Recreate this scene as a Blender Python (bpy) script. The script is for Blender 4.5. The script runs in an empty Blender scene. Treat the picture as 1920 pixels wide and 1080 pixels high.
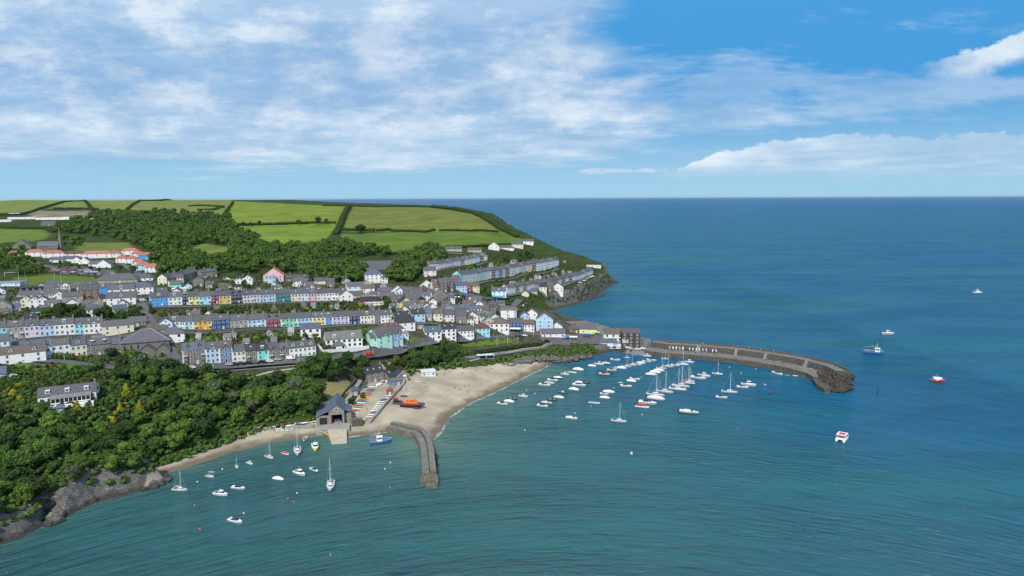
import bpy, math, random
import numpy as np
from mathutils import Vector, Matrix, noise as mnoise
R = math.radians
PI = math.pi
rnd = random.Random(7)
scene = bpy.context.scene
COL = scene.collection

# ------------------------------------------------------------------ camera
CAM = Vector((0, 0, 115.0))
FPX = 1280.0
PITCH = math.atan((540 - 371) / FPX)
ROLL = R(0.24)
cf = Vector((0, math.cos(PITCH), -math.sin(PITCH)))
cu0 = Vector((0, math.sin(PITCH), math.cos(PITCH)))
cr0 = Vector((1, 0, 0))
cr = cr0 * math.cos(ROLL) + cu0 * math.sin(ROLL) * -1
cu = cu0 * math.cos(ROLL) + cr0 * math.sin(ROLL)
cr, cu = (cr0 * math.cos(ROLL) - cu0 * math.sin(ROLL)), (cu0 * math.cos(ROLL) + cr0 * math.sin(ROLL))
cam_data = bpy.data.cameras.new("camera")
cam_data.sensor_width = 36
cam_data.lens = 24.0
cam_data.clip_start = 1.0
cam_data.clip_end = 200000
cam = bpy.data.objects.new("camera", cam_data)
COL.objects.link(cam)
M = Matrix.Identity(4)
for i in range(3):
    M[i][0] = cr[i]; M[i][1] = cu[i]; M[i][2] = -cf[i]; M[i][3] = CAM[i]
cam.matrix_world = M
scene.camera = cam

def ray(px, py):
    return cr * ((px - 960) / FPX) + cu * ((540 - py) / FPX) + cf

def WD(px, py, d):
    "world point on the line of sight at world distance Y = d"
    r = ray(px, py)
    return CAM + r * (d / r.y)

def WZ(px, py, z=0.0):
    r = ray(px, py)
    return CAM + r * ((z - CAM.z) / r.z)

def PX(x, y, z):
    "world -> pixel, arrays welcome"
    dx, dy, dz = x - CAM.x, y - CAM.y, z - CAM.z
    w = dx * cf.x + dy * cf.y + dz * cf.z
    u = (dx * cr.x + dy * cr.y + dz * cr.z) / w
    v = (dx * cu.x + dy * cu.y + dz * cu.z) / w
    return 960 + FPX * u, 540 - FPX * v

# ------------------------------------------------------------------ numpy noise
_rng = np.random.RandomState(3)
_tab = _rng.rand(256, 256)
def vnoise(x, y):
    x = np.asarray(x, float); y = np.asarray(y, float)
    xi = np.floor(x).astype(int); yi = np.floor(y).astype(int)
    fx = x - xi; fy = y - yi
    fx = fx * fx * (3 - 2 * fx); fy = fy * fy * (3 - 2 * fy)
    a = _tab[xi % 256, yi % 256]; b = _tab[(xi + 1) % 256, yi % 256]
    c = _tab[xi % 256, (yi + 1) % 256]; d = _tab[(xi + 1) % 256, (yi + 1) % 256]
    return (a * (1 - fx) + b * fx) * (1 - fy) + (c * (1 - fx) + d * fx) * fy
def fbm(x, y, o=4):
    s = 0; a = 0.5; f = 1.0
    for i in range(o):
        s = s + a * vnoise(x * f + 17.3 * i, y * f + 9.1 * i); a *= 0.5; f *= 2.03
    return s

# ------------------------------------------------------------------ materials
MATS = {}
def nodes_of(m):
    m.use_nodes = True
    nt = m.node_tree
    return nt, nt.nodes["Principled BSDF"]
def mat(name, rgb, rough=0.8, var=0.25, scale=0.6, rgb2=None, spec=0.3, metal=0.0, bump=0.0, bscale=None, stretch=None, rand=0.0, detail=4.0, lo=0.3, hi=0.7):
    if name in MATS: return MATS[name]
    m = bpy.data.materials.new(name)
    nt, b = nodes_of(m)
    b.inputs['Roughness'].default_value = rough
    b.inputs['Specular IOR Level'].default_value = spec
    b.inputs['Metallic'].default_value = metal
    N = nt.nodes.new; L = nt.links.new
    tc = N('ShaderNodeNewGeometry')
    src = tc.outputs['Position']
    if stretch:
        mp = N('ShaderNodeVectorMath'); mp.operation = 'MULTIPLY'; mp.inputs[1].default_value = stretch
        L(src, mp.inputs[0]); src = mp.outputs[0]
    nz = N('ShaderNodeTexNoise'); nz.inputs['Scale'].default_value = scale; nz.inputs['Detail'].default_value = detail
    nz.inputs['Roughness'].default_value = 0.6
    L(src, nz.inputs['Vector'])
    rp = N('ShaderNodeValToRGB')
    rp.color_ramp.elements[0].position = lo; rp.color_ramp.elements[1].position = hi
    c2 = rgb2 if rgb2 else tuple(min(1, c * (1 + var * 0.6)) for c in rgb)
    c1 = rgb if rgb2 else tuple(c * (1 - var) for c in rgb)
    rp.color_ramp.elements[0].color = (*c1, 1); rp.color_ramp.elements[1].color = (*c2, 1)
    L(nz.outputs['Fac'], rp.inputs['Fac'])
    out = rp.outputs['Color']
    if rand:
        oi = N('ShaderNodeObjectInfo')
        mr = N('ShaderNodeMapRange'); mr.inputs['To Min'].default_value = 1 - rand; mr.inputs['To Max'].default_value = 1 + rand
        L(oi.outputs['Random'], mr.inputs['Value'])
        vm = N('ShaderNodeVectorMath'); vm.operation = 'SCALE'
        L(out, vm.inputs[0]); L(mr.outputs[0], vm.inputs['Scale']); out = vm.outputs[0]
    L(out, b.inputs['Base Color'])
    if bump:
        n2 = N('ShaderNodeTexNoise'); n2.inputs['Scale'].default_value = bscale or scale * 2; n2.inputs['Detail'].default_value = 5
        L(src, n2.inputs['Vector'])
        bp = N('ShaderNodeBump'); bp.inputs['Strength'].default_value = 1.0; bp.inputs['Distance'].default_value = bump
        L(n2.outputs['Fac'], bp.inputs['Height']); L(bp.outputs['Normal'], b.inputs['Normal'])
    MATS[name] = m
    return m

# ------------------------------------------------------------------ mesh builder
class MB:
    def __init__(s):
        s.v = []; s.f = []; s.m = []
    def face(s, pts, mi=0):
        n = len(s.v); s.v += [tuple(p) for p in pts]; s.f.append(tuple(range(n, n + len(pts)))); s.m.append(mi)
    def box(s, x0, y0, z0, x1, y1, z1, mi=0):
        n = len(s.v)
        s.v += [(x0, y0, z0), (x1, y0, z0), (x1, y1, z0), (x0, y1, z0), (x0, y0, z1), (x1, y0, z1), (x1, y1, z1), (x0, y1, z1)]
        for q in ((0, 3, 2, 1), (4, 5, 6, 7), (0, 1, 5, 4), (1, 2, 6, 5), (2, 3, 7, 6), (3, 0, 4, 7)):
            s.f.append(tuple(n + i for i in q)); s.m.append(mi)
    def slab(s, pts, th, mi=0):
        "polygon pts (upper surface, ccw from above) thickened downwards"
        n = len(s.v); k = len(pts)
        s.v += [tuple(p) for p in pts] + [(p[0], p[1], p[2] - th) for p in pts]
        s.f.append(tuple(range(n, n + k))); s.m.append(mi)
        s.f.append(tuple(range(n + 2 * k - 1, n + k - 1, -1))); s.m.append(mi)
        for i in range(k):
            j = (i + 1) % k
            s.f.append((n + i, n + k + i, n + k + j, n + j)); s.m.append(mi)
    def prism(s, poly, z0, z1, mi=0):
        s.slab([(p[0], p[1], z1) for p in poly], z1 - z0, mi)
    def loft(s, rings, mi=0, cap=True, closed=True):
        n = len(s.v); k = len(rings[0])
        for r in rings: s.v += [tuple(p) for p in r]
        for i in range(len(rings) - 1):
            for j in range(k if closed else k - 1):
                a = n + i * k + j; b = n + i * k + (j + 1) % k
                s.f.append((a, b, b + k, a + k)); s.m.append(mi)
        if cap:
            s.f.append(tuple(range(n + k - 1, n - 1, -1))); s.m.append(mi)
            e = n + (len(rings) - 1) * k
            s.f.append(tuple(range(e, e + k))); s.m.append(mi)
    def tube(s, p0, p1, r0, r1=None, k=6, mi=0):
        r1 = r0 if r1 is None else r1
        p0 = Vector(p0); p1 = Vector(p1); d = (p1 - p0).normalized()
        a = d.orthogonal().normalized(); b = d.cross(a)
        rs = []
        for p, r in ((p0, r0), (p1, r1)):
            rs.append([p + (a * math.cos(2 * PI * i / k) + b * math.sin(2 * PI * i / k)) * r for i in range(k)])
        s.loft(rs, mi)
    def mesh(s, name, mats, smooth=False):
        me = bpy.data.meshes.new(name)
        me.from_pydata(s.v, [], s.f)
        for m in mats: me.materials.append(m)
        if len(mats) > 1: me.polygons.foreach_set('material_index', s.m)
        if smooth: me.polygons.foreach_set('use_smooth', [True] * len(me.polygons))
        me.update()
        return me

def ob(name, me, parent=None, loc=(0, 0, 0), rz=0.0, sc=None, label=None, cat=None, group=None, kind=None):
    o = bpy.data.objects.new(name, me)
    COL.objects.link(o)
    if parent is not None: o.parent = parent
    o.location = loc
    if rz: o.rotation_euler = (0, 0, rz)
    if sc is not None: o.scale = sc if hasattr(sc, '__len__') else (sc, sc, sc)
    if label: o['label'] = label
    if cat: o['category'] = cat
    if group: o['group'] = group
    if kind: o['kind'] = kind
    return o

def copy_tree(o, loc, rz, label=None, group=None, sc=None):
    c = o.copy(); COL.objects.link(c); c.location = loc; c.rotation_euler = (0, 0, rz)
    if sc is not None: c.scale = (sc, sc, sc) if not hasattr(sc, '__len__') else sc
    if label: c['label'] = label
    if group: c['group'] = group
    for ch in o.children:
        k = ch.copy(); COL.objects.link(k); k.parent = c
        for g in ch.children:
            q = g.copy(); COL.objects.link(q); q.parent = k
    return c

ONES = ['', 'first', 'second', 'third', 'fourth', 'fifth', 'sixth', 'seventh', 'eighth', 'ninth', 'tenth', 'eleventh', 'twelfth', 'thirteenth', 'fourteenth', 'fifteenth', 'sixteenth', 'seventeenth', 'eighteenth', 'nineteenth']
TENS = {20: ('twentieth', 'twenty'), 30: ('thirtieth', 'thirty'), 40: ('fortieth', 'forty'), 50: ('fiftieth', 'fifty'), 60: ('sixtieth', 'sixty'), 70: ('seventieth', 'seventy'), 80: ('eightieth', 'eighty'), 90: ('ninetieth', 'ninety')}
def nth(n):
    if n < 20: return ONES[n]
    t = n // 10 * 10
    return TENS[t][0] if n == t else TENS[t][1] + '-' + ONES[n - t]
# ------------------------------------------------------------------ coastline (world XY from sight lines to sea level)
# (px, py at sea level, kind of the stretch that STARTS here)
COAST = [(-420, 1210, 'c'), (-60, 1062, 'c'), (0, 1022, 'c'), (45, 1006, 'c'), (88, 982, 'c'), (92, 963, 'c'), (122, 972, 'c'), (150, 956, 'c'), (195, 938, 'c'), (262, 922, 'c'),
         (318, 900, 'c'), (285, 893, 'n'), (330, 884, 'n'), (380, 868, 'n'), (430, 850, 'n'), (500, 833, 'n'), (560, 822, 'n'), (600, 818, 'b'), (650, 820, 'b'), (700, 813, 'b'),
         (762, 806, 'b'), (790, 840, 'b'), (806, 832, 'b'), (828, 808, 'b'), (848, 780, 'b'), (880, 757, 'b'), (930, 735, 'b'), (980, 709, 'b'), (1022, 689, 'b'),
         (1034, 681, 'p'), (1062, 681, 'p'), (1100, 673, 'p'), (1130, 663, 'p'), (1150, 658, 'p'), (1172, 662, 'q'), (1210, 667, 'q')]
BACK = [(1222, 641), (1205, 638), (1150, 624), (1110, 612), (1070, 603), (1046, 592), (1038, 584)]
COAST2 = [(1035, 583, 'p'), (1048, 578, 'p'), (1070, 573, 'p'), (1092, 568, 'p'), (1112, 558, 'p'), (1132, 545, 'p'), (1150, 533, 'p'), (1153, 525, 'p')]
FARC = [(1146, 1000), (1100, 1070), (1050, 1120), (1012, 1210), (975, 1330), (950, 1480), (890, 1700), (800, 1950), (670, 2200), (540, 2450), (450, 2600), (-500, 2900)]
poly = []; kinds = []
for px, py, k in COAST:
    p = WZ(px, py); poly.append((p.x, p.y)); kinds.append(k)
for px, py in BACK:
    p = WZ(px, py); poly.append((p.x, p.y)); kinds.append('q' if py > 620 else 'p')
for px, py, k in COAST2:
    p = WZ(px, py); poly.append((p.x, p.y)); kinds.append(k)
for px, d in FARC:
    poly.append(((px - 960) / FPX * d, d)); kinds.append('c')
poly.append((-1800, 2900)); kinds.append('c')
poly.append((-1800, poly[0][1] - 30)); kinds.append('c')
POLY = np.array(poly)

def coast_dist(x, y):
    "signed distance to the coast (+ inside land) and index of the closest stretch"
    x = np.asarray(x, float); y = np.asarray(y, float)
    best = np.full(x.shape, 1e9); idx = np.zeros(x.shape, int); inside = np.zeros(x.shape, bool)
    n = len(POLY)
    for i in range(n):
        ax, ay = POLY[i]; bx, by = POLY[(i + 1) % n]
        dx, dy = bx - ax, by - ay
        t = np.clip(((x - ax) * dx + (y - ay) * dy) / (dx * dx + dy * dy), 0, 1)
        d = np.hypot(x - ax - t * dx, y - ay - t * dy)
        m = d < best; best = np.where(m, d, best); idx = np.where(m, i, idx)
        c = ((ay > y) != (by > y)) & (x < (bx - ax) * (y - ay) / (by - ay + 1e-12) + ax)
        inside ^= c
    return np.where(inside, best, -best), idx

# ------------------------------------------------------------------ terrain control points: (px, py, distance)
CP = [(0,968,220),(0,930,236),(0,900,249),(0,820,282),(50,962,226),(0,745,302),(0,690,352),(0,670,370),(0,640,400),(0,585,485),(0,560,530),(0,535,610),(0,510,725),(0,490,830),(0,465,1000),(0,440,1200),(0,415,1450),(0,395,1700),(0,380,2100),(0,373.5,2350),
 (-300,965,214),(-300,900,246),(-300,745,310),(-300,670,375),(-300,585,485),(-300,510,725),(-300,465,1000),(-300,415,1450),(-300,380,2200),
 (100,925,244),(100,900,252),(150,886,246),(130,830,275),(130,760,304),(150,720,330),(40,705,340),(120,683,362),(100,640,397),(110,590,470),(100,560,525),(100,535,615),(110,510,730),(100,490,830),(95,467,985),(100,440,1190),(100,415,1430),(100,395,1720),(110,380,2150),
 (200,882,256),(240,882,262),(200,850,268),(200,790,299),(200,730,330),(215,680,376),(200,665,387),(200,625,428),(200,590,468),(210,572,490),(200,545,560),(200,520,670),(215,505,760),(250,500,790),(260,480,900),(200,465,1000),(200,440,1200),(200,410,1520),(220,378,2200),
 (300,850,293),(300,800,315),(300,740,334),(270,680,380),(345,686,365),(300,640,410),(300,618,425),(290,590,470),(290,572,489),(300,545,550),(300,520,660),(320,490,830),(320,460,1010),(300,430,1280),(300,400,1660),(300,381,2080),
 (380,810,310),(400,770,330),(400,720,352),(450,800,322),(450,740,346),(480,712,372),(480,690,377),(480,678,384),(430,640,403),(400,618,440),(400,592,468),(400,571,508),(400,545,565),(400,520,650),(400,490,830),(400,470,935),(400,440,1150),(400,400,1600),(450,378,2200),
 (550,786,334),(550,740,352),(560,710,376),(600,705,382),(600,687,393),(600,670,402),(600,650,414),(560,630,426),(560,612,466),(560,590,495),(560,565,548),(500,545,575),(500,525,622),(500,505,710),(500,470,940),(500,430,1250),(500,400,1600),(560,383,2100),(550,445,1130),
 (627,800,326),(600,745,360),(625,772,340),(640,700,400),(660,780,341),(700,740,378),(735,700,419),(700,705,412),(690,690,418),(693,668,421),(740,661,434),(640,660,415),(640,640,432),(690,620,462),(690,606,483),(640,585,520),(640,562,569),(640,545,600),(640,520,680),(620,500,755),(700,500,780),(700,480,900),(700,470,960),(700,450,1060),(700,430,1230),(700,405,1520),(660,386,1900),
 (790,785,342),(830,760,364),(850,720,403),(800,690,438),(760,712,412),(900,700,430),(950,692,444),(770,690,430),
 (780,660,447),(780,645,456),(850,652,465),(850,637,480),(860,665,458),(900,668,460),(900,634,495),(950,640,494),(950,620,535),(1000,650,492),(1030,640,514),(1020,622,545),(1060,655,498),(1100,645,510),(1170,648,506),(1150,628,550),(1120,620,560),(1230,655,500),(1280,655,500),
 (760,620,480),(770,602,500),(830,602,516),(750,580,548),(750,560,580),(750,540,620),(740,520,690),(850,575,562),(850,548,612),(850,520,668),(850,500,760),(850,480,880),(850,470,957),(800,517,690),(820,506,733),(914,488,822),(800,440,1130),(800,400,1500),(800,388.5,1700),
 (900,450,1060),(900,430,1180),(880,400,1450),(930,418,1320),(950,432,1240),(900,600,550),(930,595,578),(930,570,625),(900,550,645),(950,550,665),(950,520,775),(950,490,885),(950,470,1010),(985,461,1090),(1000,476,1040),(1000,500,860),(1050,489,1000),(863,532,667),(980,512,768),(1048,500,852),
 (1000,546,700),(1045,537,752),(1088,525,815),(1112,514,868),(1060,550,716),(1100,536,770),(1130,522,860),(1135,510,920),(1100,500,960),(960,585,600),(990,575,640),(1020,566,674)]
cp = []
for px, py, d in CP:
    p = WD(px, py, d); cp.append((p.x, p.y, p.z))
cp = np.array(cp)
_c = 12.0
def _phi(r2): return np.sqrt(r2 + _c * _c)
_A = _phi((cp[:, None, 0] - cp[None, :, 0]) ** 2 + (cp[:, None, 1] - cp[None, :, 1]) ** 2)
_P = np.c_[np.ones(len(cp)), cp[:, 0], cp[:, 1]]
_n = len(cp)
_K = np.zeros((_n + 3, _n + 3)); _K[:_n, :_n] = _A - np.eye(_n) * 0.8; _K[:_n, _n:] = _P; _K[_n:, :_n] = _P.T
_w = np.linalg.solve(_K, np.r_[cp[:, 2], 0, 0, 0])
def rbf(x, y):
    x = np.asarray(x, float); y = np.asarray(y, float)
    o = _w[_n] + _w[_n + 1] * x + _w[_n + 2] * y
    for i in range(_n):
        o = o + _w[i] * _phi((x - cp[i, 0]) ** 2 + (y - cp[i, 1]) ** 2)
    return o

def height(x, y, want=False):
    T = rbf(x, y)
    T = np.maximum(T, 1.2)
    T = np.where(y > 2300, np.minimum(T, 108 - (y - 2300) * 0.05 + 12 * fbm(x / 300, y / 300)), T)
    d, idx = coast_dist(x, y)
    kk = np.array([{'c': 0, 'b': 1, 'p': 2, 'q': 3, 'n': 4}[k] for k in kinds])[idx]
    nz = fbm(x / 9.0, y / 9.0, 4); nz2 = vnoise(x / 3.1, y / 3.1)
    dd = np.maximum(d, 0)
    gc = 0.2 + dd * 0.35 + np.maximum(dd - 1.5, 0) * (1.3 + 2.6 * nz) + 3.0 * (nz2 - 0.5) * np.minimum(dd / 3, 1) + 1.6 * (vnoise(x / 1.7 + y / 5, y / 6.0) - .5) * np.minimum(dd / 2, 1)
    gp = np.where(dd < 5, dd * 0.16 + 0.8 * nz2 * np.minimum(dd, 1), 0.9 + (dd - 5) * (1.0 + 2.4 * nz) + 2 * (nz2 - .5))
    gb = 0.05 + dd * 0.085 + np.maximum(dd - 75, 0) * 1.2
    gn = 0.05 + dd * 0.1 + np.maximum(dd - 15, 0) * (0.6 + nz)
    gq = np.minimum(4.4, 0.2 + dd * 9)
    g = np.choose(kk, [gc, gb, gp, np.where(dd < 6, gq, 99), gn])
    g = np.maximum(g, 0.05)
    z = np.where(d > 0, np.minimum(T, g), np.maximum(-4, -0.3 + d * np.choose(kk, [0.5, 0.05, 0.35, 2.0, 0.06])))
    if want: return z, d, kk, g < T - 0.2, T
    return z

# ------------------------------------------------------------------ grid
def axis(a, b, s0, c0, c1, grow):
    xs = [c0]
    while xs[-1] < c1: xs.append(xs[-1] + s0)
    s = s0
    while xs[-1] < b: s *= grow; xs.append(xs[-1] + min(s, 24))
    s = s0; lo = [c0]
    while lo[-1] > a: s *= grow; lo.append(lo[-1] - min(s, 24))
    return np.array(lo[:0:-1] + xs)
GX = axis(-1650, 330, 1.9, -205, 250, 1.022)
GY = axis(170, 2980, 1.8, 200, 560, 1.012)
XX, YY = np.meshgrid(GX, GY)
ZZ, DD, KK, LIM, TT = height(XX, YY, True)
# gentle roughness on land away from beach
rough_amt = np.where((DD > 3) & (KK != 1) & (KK != 4), np.clip((YY - 300) / 600, 0.1, 1), 0)
ZZ = ZZ + rough_amt * (fbm(XX / 14, YY / 14, 3) - 0.45) * 1.0

def ground(x, y):
    "height of the terrain mesh at a point (bilinear)"
    i = int(np.clip(np.searchsorted(GX, x) - 1, 0, len(GX) - 2)); j = int(np.clip(np.searchsorted(GY, y) - 1, 0, len(GY) - 2))
    u = (x - GX[i]) / (GX[i + 1] - GX[i]); v = (y - GY[j]) / (GY[j + 1] - GY[j])
    return float((ZZ[j, i] * (1 - u) + ZZ[j, i + 1] * u) * (1 - v) + (ZZ[j + 1, i] * (1 - u) + ZZ[j + 1, i + 1] * u) * v)
def groundv(x, y):
    i = np.clip(np.searchsorted(GX, x) - 1, 0, len(GX) - 2); j = np.clip(np.searchsorted(GY, y) - 1, 0, len(GY) - 2)
    u = (x - GX[i]) / (GX[i + 1] - GX[i]); v = (y - GY[j]) / (GY[j + 1] - GY[j])
    return (ZZ[j, i] * (1 - u) + ZZ[j, i + 1] * u) * (1 - v) + (ZZ[j + 1, i] * (1 - u) + ZZ[j + 1, i + 1] * u) * v
_ds = np.concatenate([np.arange(200, 620, 1.0), np.arange(620, 1300, 3.0), np.arange(1300, 2600, 8.0)])
def hit(px, py, zmin=0.0):
    r = ray(px, py)
    xs = CAM.x + r.x / r.y * _ds; zs = CAM.z + r.z / r.y * _ds
    g = np.maximum(groundv(xs, _ds), zmin)
    k = np.argmax(zs <= g)
    if zs[k] > g[k]: k = len(_ds) - 1
    if k == 0: return WZ(px, py, 0)
    a0 = zs[k - 1] - g[k - 1]; a1 = zs[k] - g[k]
    t = a0 / (a0 - a1) if a0 != a1 else 0
    d = _ds[k - 1] + t * (_ds[k] - _ds[k - 1])
    p = WD(px, py, d)
    return p

def in_poly(px, py, pol):
    c = np.zeros(np.shape(px), bool); n = len(pol)
    for i in range(n):
        ax, ay = pol[i]; bx, by = pol[(i + 1) % n]
        c ^= ((ay > py) != (by > py)) & (px < (bx - ax) * (py - ay) / (by - ay + 1e-9) + ax)
    return c

FIELDS = [  # name, polygon, colour a, colour b, noise scale; greens brightened to stand for sun on the hill
 ('f1', [(432,377),(560,383),(655,387),(642,421),(600,420),(436,420),(428,404)], (.12,.18,.024), (.21,.265,.04)),
 ('f2', [(440,424),(636,419),(600,462),(560,466),(470,445)], (.115,.18,.024), (.20,.26,.04)),
 ('f3', [(662,387),(800,388),(890,400),(940,434),(800,436),(640,434)], (.10,.14,.028), (.18,.195,.05)),
 ('f4', [(640,438),(800,434),(935,432),(985,450),(950,463),(820,464),(730,476),(640,462)], (.075,.13,.022), (.14,.19,.035)),
 ('f5', [(-400,365),(115,365),(118,379),(60,398),(-400,402)], (.13,.17,.04), (.20,.235,.06)),
 ('f6', [(118,379),(115,365),(262,365),(262,376),(238,393),(90,391)], (.13,.175,.04), (.205,.24,.06)),
 ('f7', [(262,376),(262,365),(440,365),(430,380),(420,404),(238,393)], (.15,.17,.045), (.20,.22,.06)),
 ('f8', [(-100,426),(78,428),(92,440),(80,450),(-100,463)], (.095,.15,.028), (.15,.20,.04)),
 ('f9', [(145,455),(245,455),(250,470),(215,478),(140,474)], (.11,.15,.035), (.16,.19,.05)),
 ('f10', [(335,470),(385,457),(440,466),(440,480),(380,488)], (.11,.16,.03), (.17,.21,.045)),
 ('bare', [(40,394),(120,396),(205,394),(212,402),(150,411),(60,406)], (.13,.12,.07), (.30,.26,.19)),
 ('f11', [(20,534),(30,519),(62,513),(150,517),(215,522),(215,537)], (.08,.125,.025), (.115,.165,.035)),
]
def build_ground():
    ny, nx = XX.shape
    qx = 0.25 * (XX[:-1, :-1] + XX[1:, :-1] + XX[:-1, 1:] + XX[1:, 1:])
    qy = 0.25 * (YY[:-1, :-1] + YY[1:, :-1] + YY[:-1, 1:] + YY[1:, 1:])
    qz = 0.25 * (ZZ[:-1, :-1] + ZZ[1:, :-1] + ZZ[:-1, 1:] + ZZ[1:, 1:])
    zr = np.max([ZZ[:-1, :-1], ZZ[1:, :-1], ZZ[:-1, 1:], ZZ[1:, 1:]], axis=0) - np.min([ZZ[:-1, :-1], ZZ[1:, :-1], ZZ[:-1, 1:], ZZ[1:, 1:]], axis=0)
    px, py = PX(qx, qy, qz)
    reg = np.zeros(qx.shape, int)  # 0 town ground
    D = DD[:-1, :-1]; K = KK[:-1, :-1]; LM = LIM[:-1, :-1]
    reg[(qy > 640)] = 1            # scrub
    reg[(px < 620) & (py > 690) & (qy < 400)] = 1
    reg[(qy < 480) & (px > 740) & (px < 1040) & (py > 640)] = 1
    reg[(px > 1030) & (qy > 690)] = 1
    reg[in_poly(px, py, [(-100,684),(60,690),(60,700),(230,690),(260,700),(240,760),(-100,800)])] = 1
    for i, fpoly in enumerate(FIELDS):
        reg[in_poly(px, py, fpoly[1]) & (qy > 560)] = 10 + i
    SAND = [(270,905),(280,880),(330,858),(400,838),(470,812),(500,806),(590,790),(640,770),(665,752),(705,700),(725,676),(745,690),(770,700),(800,694),(880,688),(930,682),(1000,678),(1045,676),(1060,690),(850,860),(770,880),(300,930)]
    reg[in_poly(px, py, SAND)] = 2
    slope = zr / np.maximum(1.5, np.hypot(XX[1:, 1:] - XX[:-1, :-1], YY[1:, 1:] - YY[:-1, :-1]) * 0.7)
    rock = ((K == 0) & (D > -20) & (D < 18) & LM & (qz < 12)) | ((K == 2) & (D < 16) & LM)
    reg[rock & (reg != 2)] = 3
    reg[(D < 11) & (K == 0) & (qy < 300) & (qz < 14) & (reg != 2)] = 3
    reg[(D < 9) & (K == 2) & (reg != 2)] = 3
    reg[(D < 30) & (K == 3) & (qy < 620)] = 4
    reg[(D < -25)] = 5             # sea bed
    idx = np.arange(ny * nx).reshape(ny, nx)
    quads = np.stack([idx[:-1, :-1], idx[:-1, 1:], idx[1:, 1:], idx[1:, :-1]], -1).reshape(-1, 4)
    regf = reg.reshape(-1)
    V = np.stack([XX, YY, ZZ], -1).reshape(-1, 3)
    keep_sea = ~((D < -45) | (qy > 2960))
    regf = np.where(keep_sea.reshape(-1), regf, -1)
    names = {0: ('ground', M_['town']), 1: ('hillside', M_['scrub']), 2: ('beach', M_['sand']), 3: ('rocky_shore', M_['rock']), 4: ('quayside', M_['quay']), 5: ('sea_bed', M_['sand'])}
    for i, fp in enumerate(FIELDS):
        names[10 + i] = ('bare_slope' if fp[0] == 'bare' else 'field', mat('grass_' + fp[0], fp[2], rough=.95, rgb2=fp[3], scale=0.022, detail=12, spec=.05, lo=.35, hi=.65))
    for r, (nm, m) in names.items():
        sel = quads[regf == r]
        if not len(sel): continue
        used, inv = np.unique(sel.reshape(-1), return_inverse=True)
        me = bpy.data.meshes.new(nm)
        vv = V[used]; n = len(used); fcs = inv.reshape(-1, 4)
        me.vertices.add(n); me.vertices.foreach_set('co', vv.reshape(-1))
        me.loops.add(len(fcs) * 4); me.loops.foreach_set('vertex_index', fcs.reshape(-1).astype(np.int32))
        me.polygons.add(len(fcs)); me.polygons.foreach_set('loop_start', np.arange(0, len(fcs) * 4, 4, dtype=np.int32))
        me.polygons.foreach_set('use_smooth', np.full(len(fcs), r not in (3,)))
        me.materials.append(m); me.update(calc_edges=True)
        ob(nm, me, kind='structure')
# ------------------------------------------------------------------ shared materials
M_ = {}
M_['town'] = mat('town_ground', (.028, .042, .016), rough=.95, rgb2=(.12, .115, .08), scale=.16, detail=8, spec=.1, lo=.35, hi=.68)
M_['scrub'] = mat('scrub_ground', (.022, .040, .012), rough=1, rgb2=(.065, .088, .026), scale=.08, detail=8, spec=.05)
M_['sand'] = mat('sand', (.32, .275, .20), rough=.95, rgb2=(.48, .42, .315), scale=.07, detail=9, spec=.1, lo=.35, hi=.65)
M_['quay'] = mat('quay_ground', (.12, .115, .105), rough=.9, rgb2=(.24, .23, .21), scale=.25, detail=8)
M_['tarmac'] = mat('tarmac', (.085, .085, .088), rough=.9, rgb2=(.14, .14, .14), scale=.15, detail=7)
M_['concrete'] = mat('concrete', (.22, .215, .195), rough=.9, rgb2=(.36, .35, .32), scale=.35, detail=8)
M_['stonewall'] = mat('rubble_stone', (.04, .037, .032), rough=.95, rgb2=(.16, .148, .125), scale=1.3, detail=8, bump=.15, lo=.35, hi=.7)
M_['pierpave'] = mat('worn_pier_paving', (.115, .11, .10), rough=.92, rgb2=(.235, .225, .20), scale=.5, detail=10)
M_['path'] = mat('path_gravel', (.27, .245, .21), rough=.95, rgb2=(.38, .355, .31), scale=.5)
M_['lawn'] = mat('lawn_grass', (.07, .13, .02), rough=.95, rgb2=(.14, .20, .035), scale=.3, detail=7, spec=.05)
M_['drygrass'] = mat('dry_grass', (.17, .16, .06), rough=.95, rgb2=(.30, .26, .12), scale=.4, detail=7, spec=.05)
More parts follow.
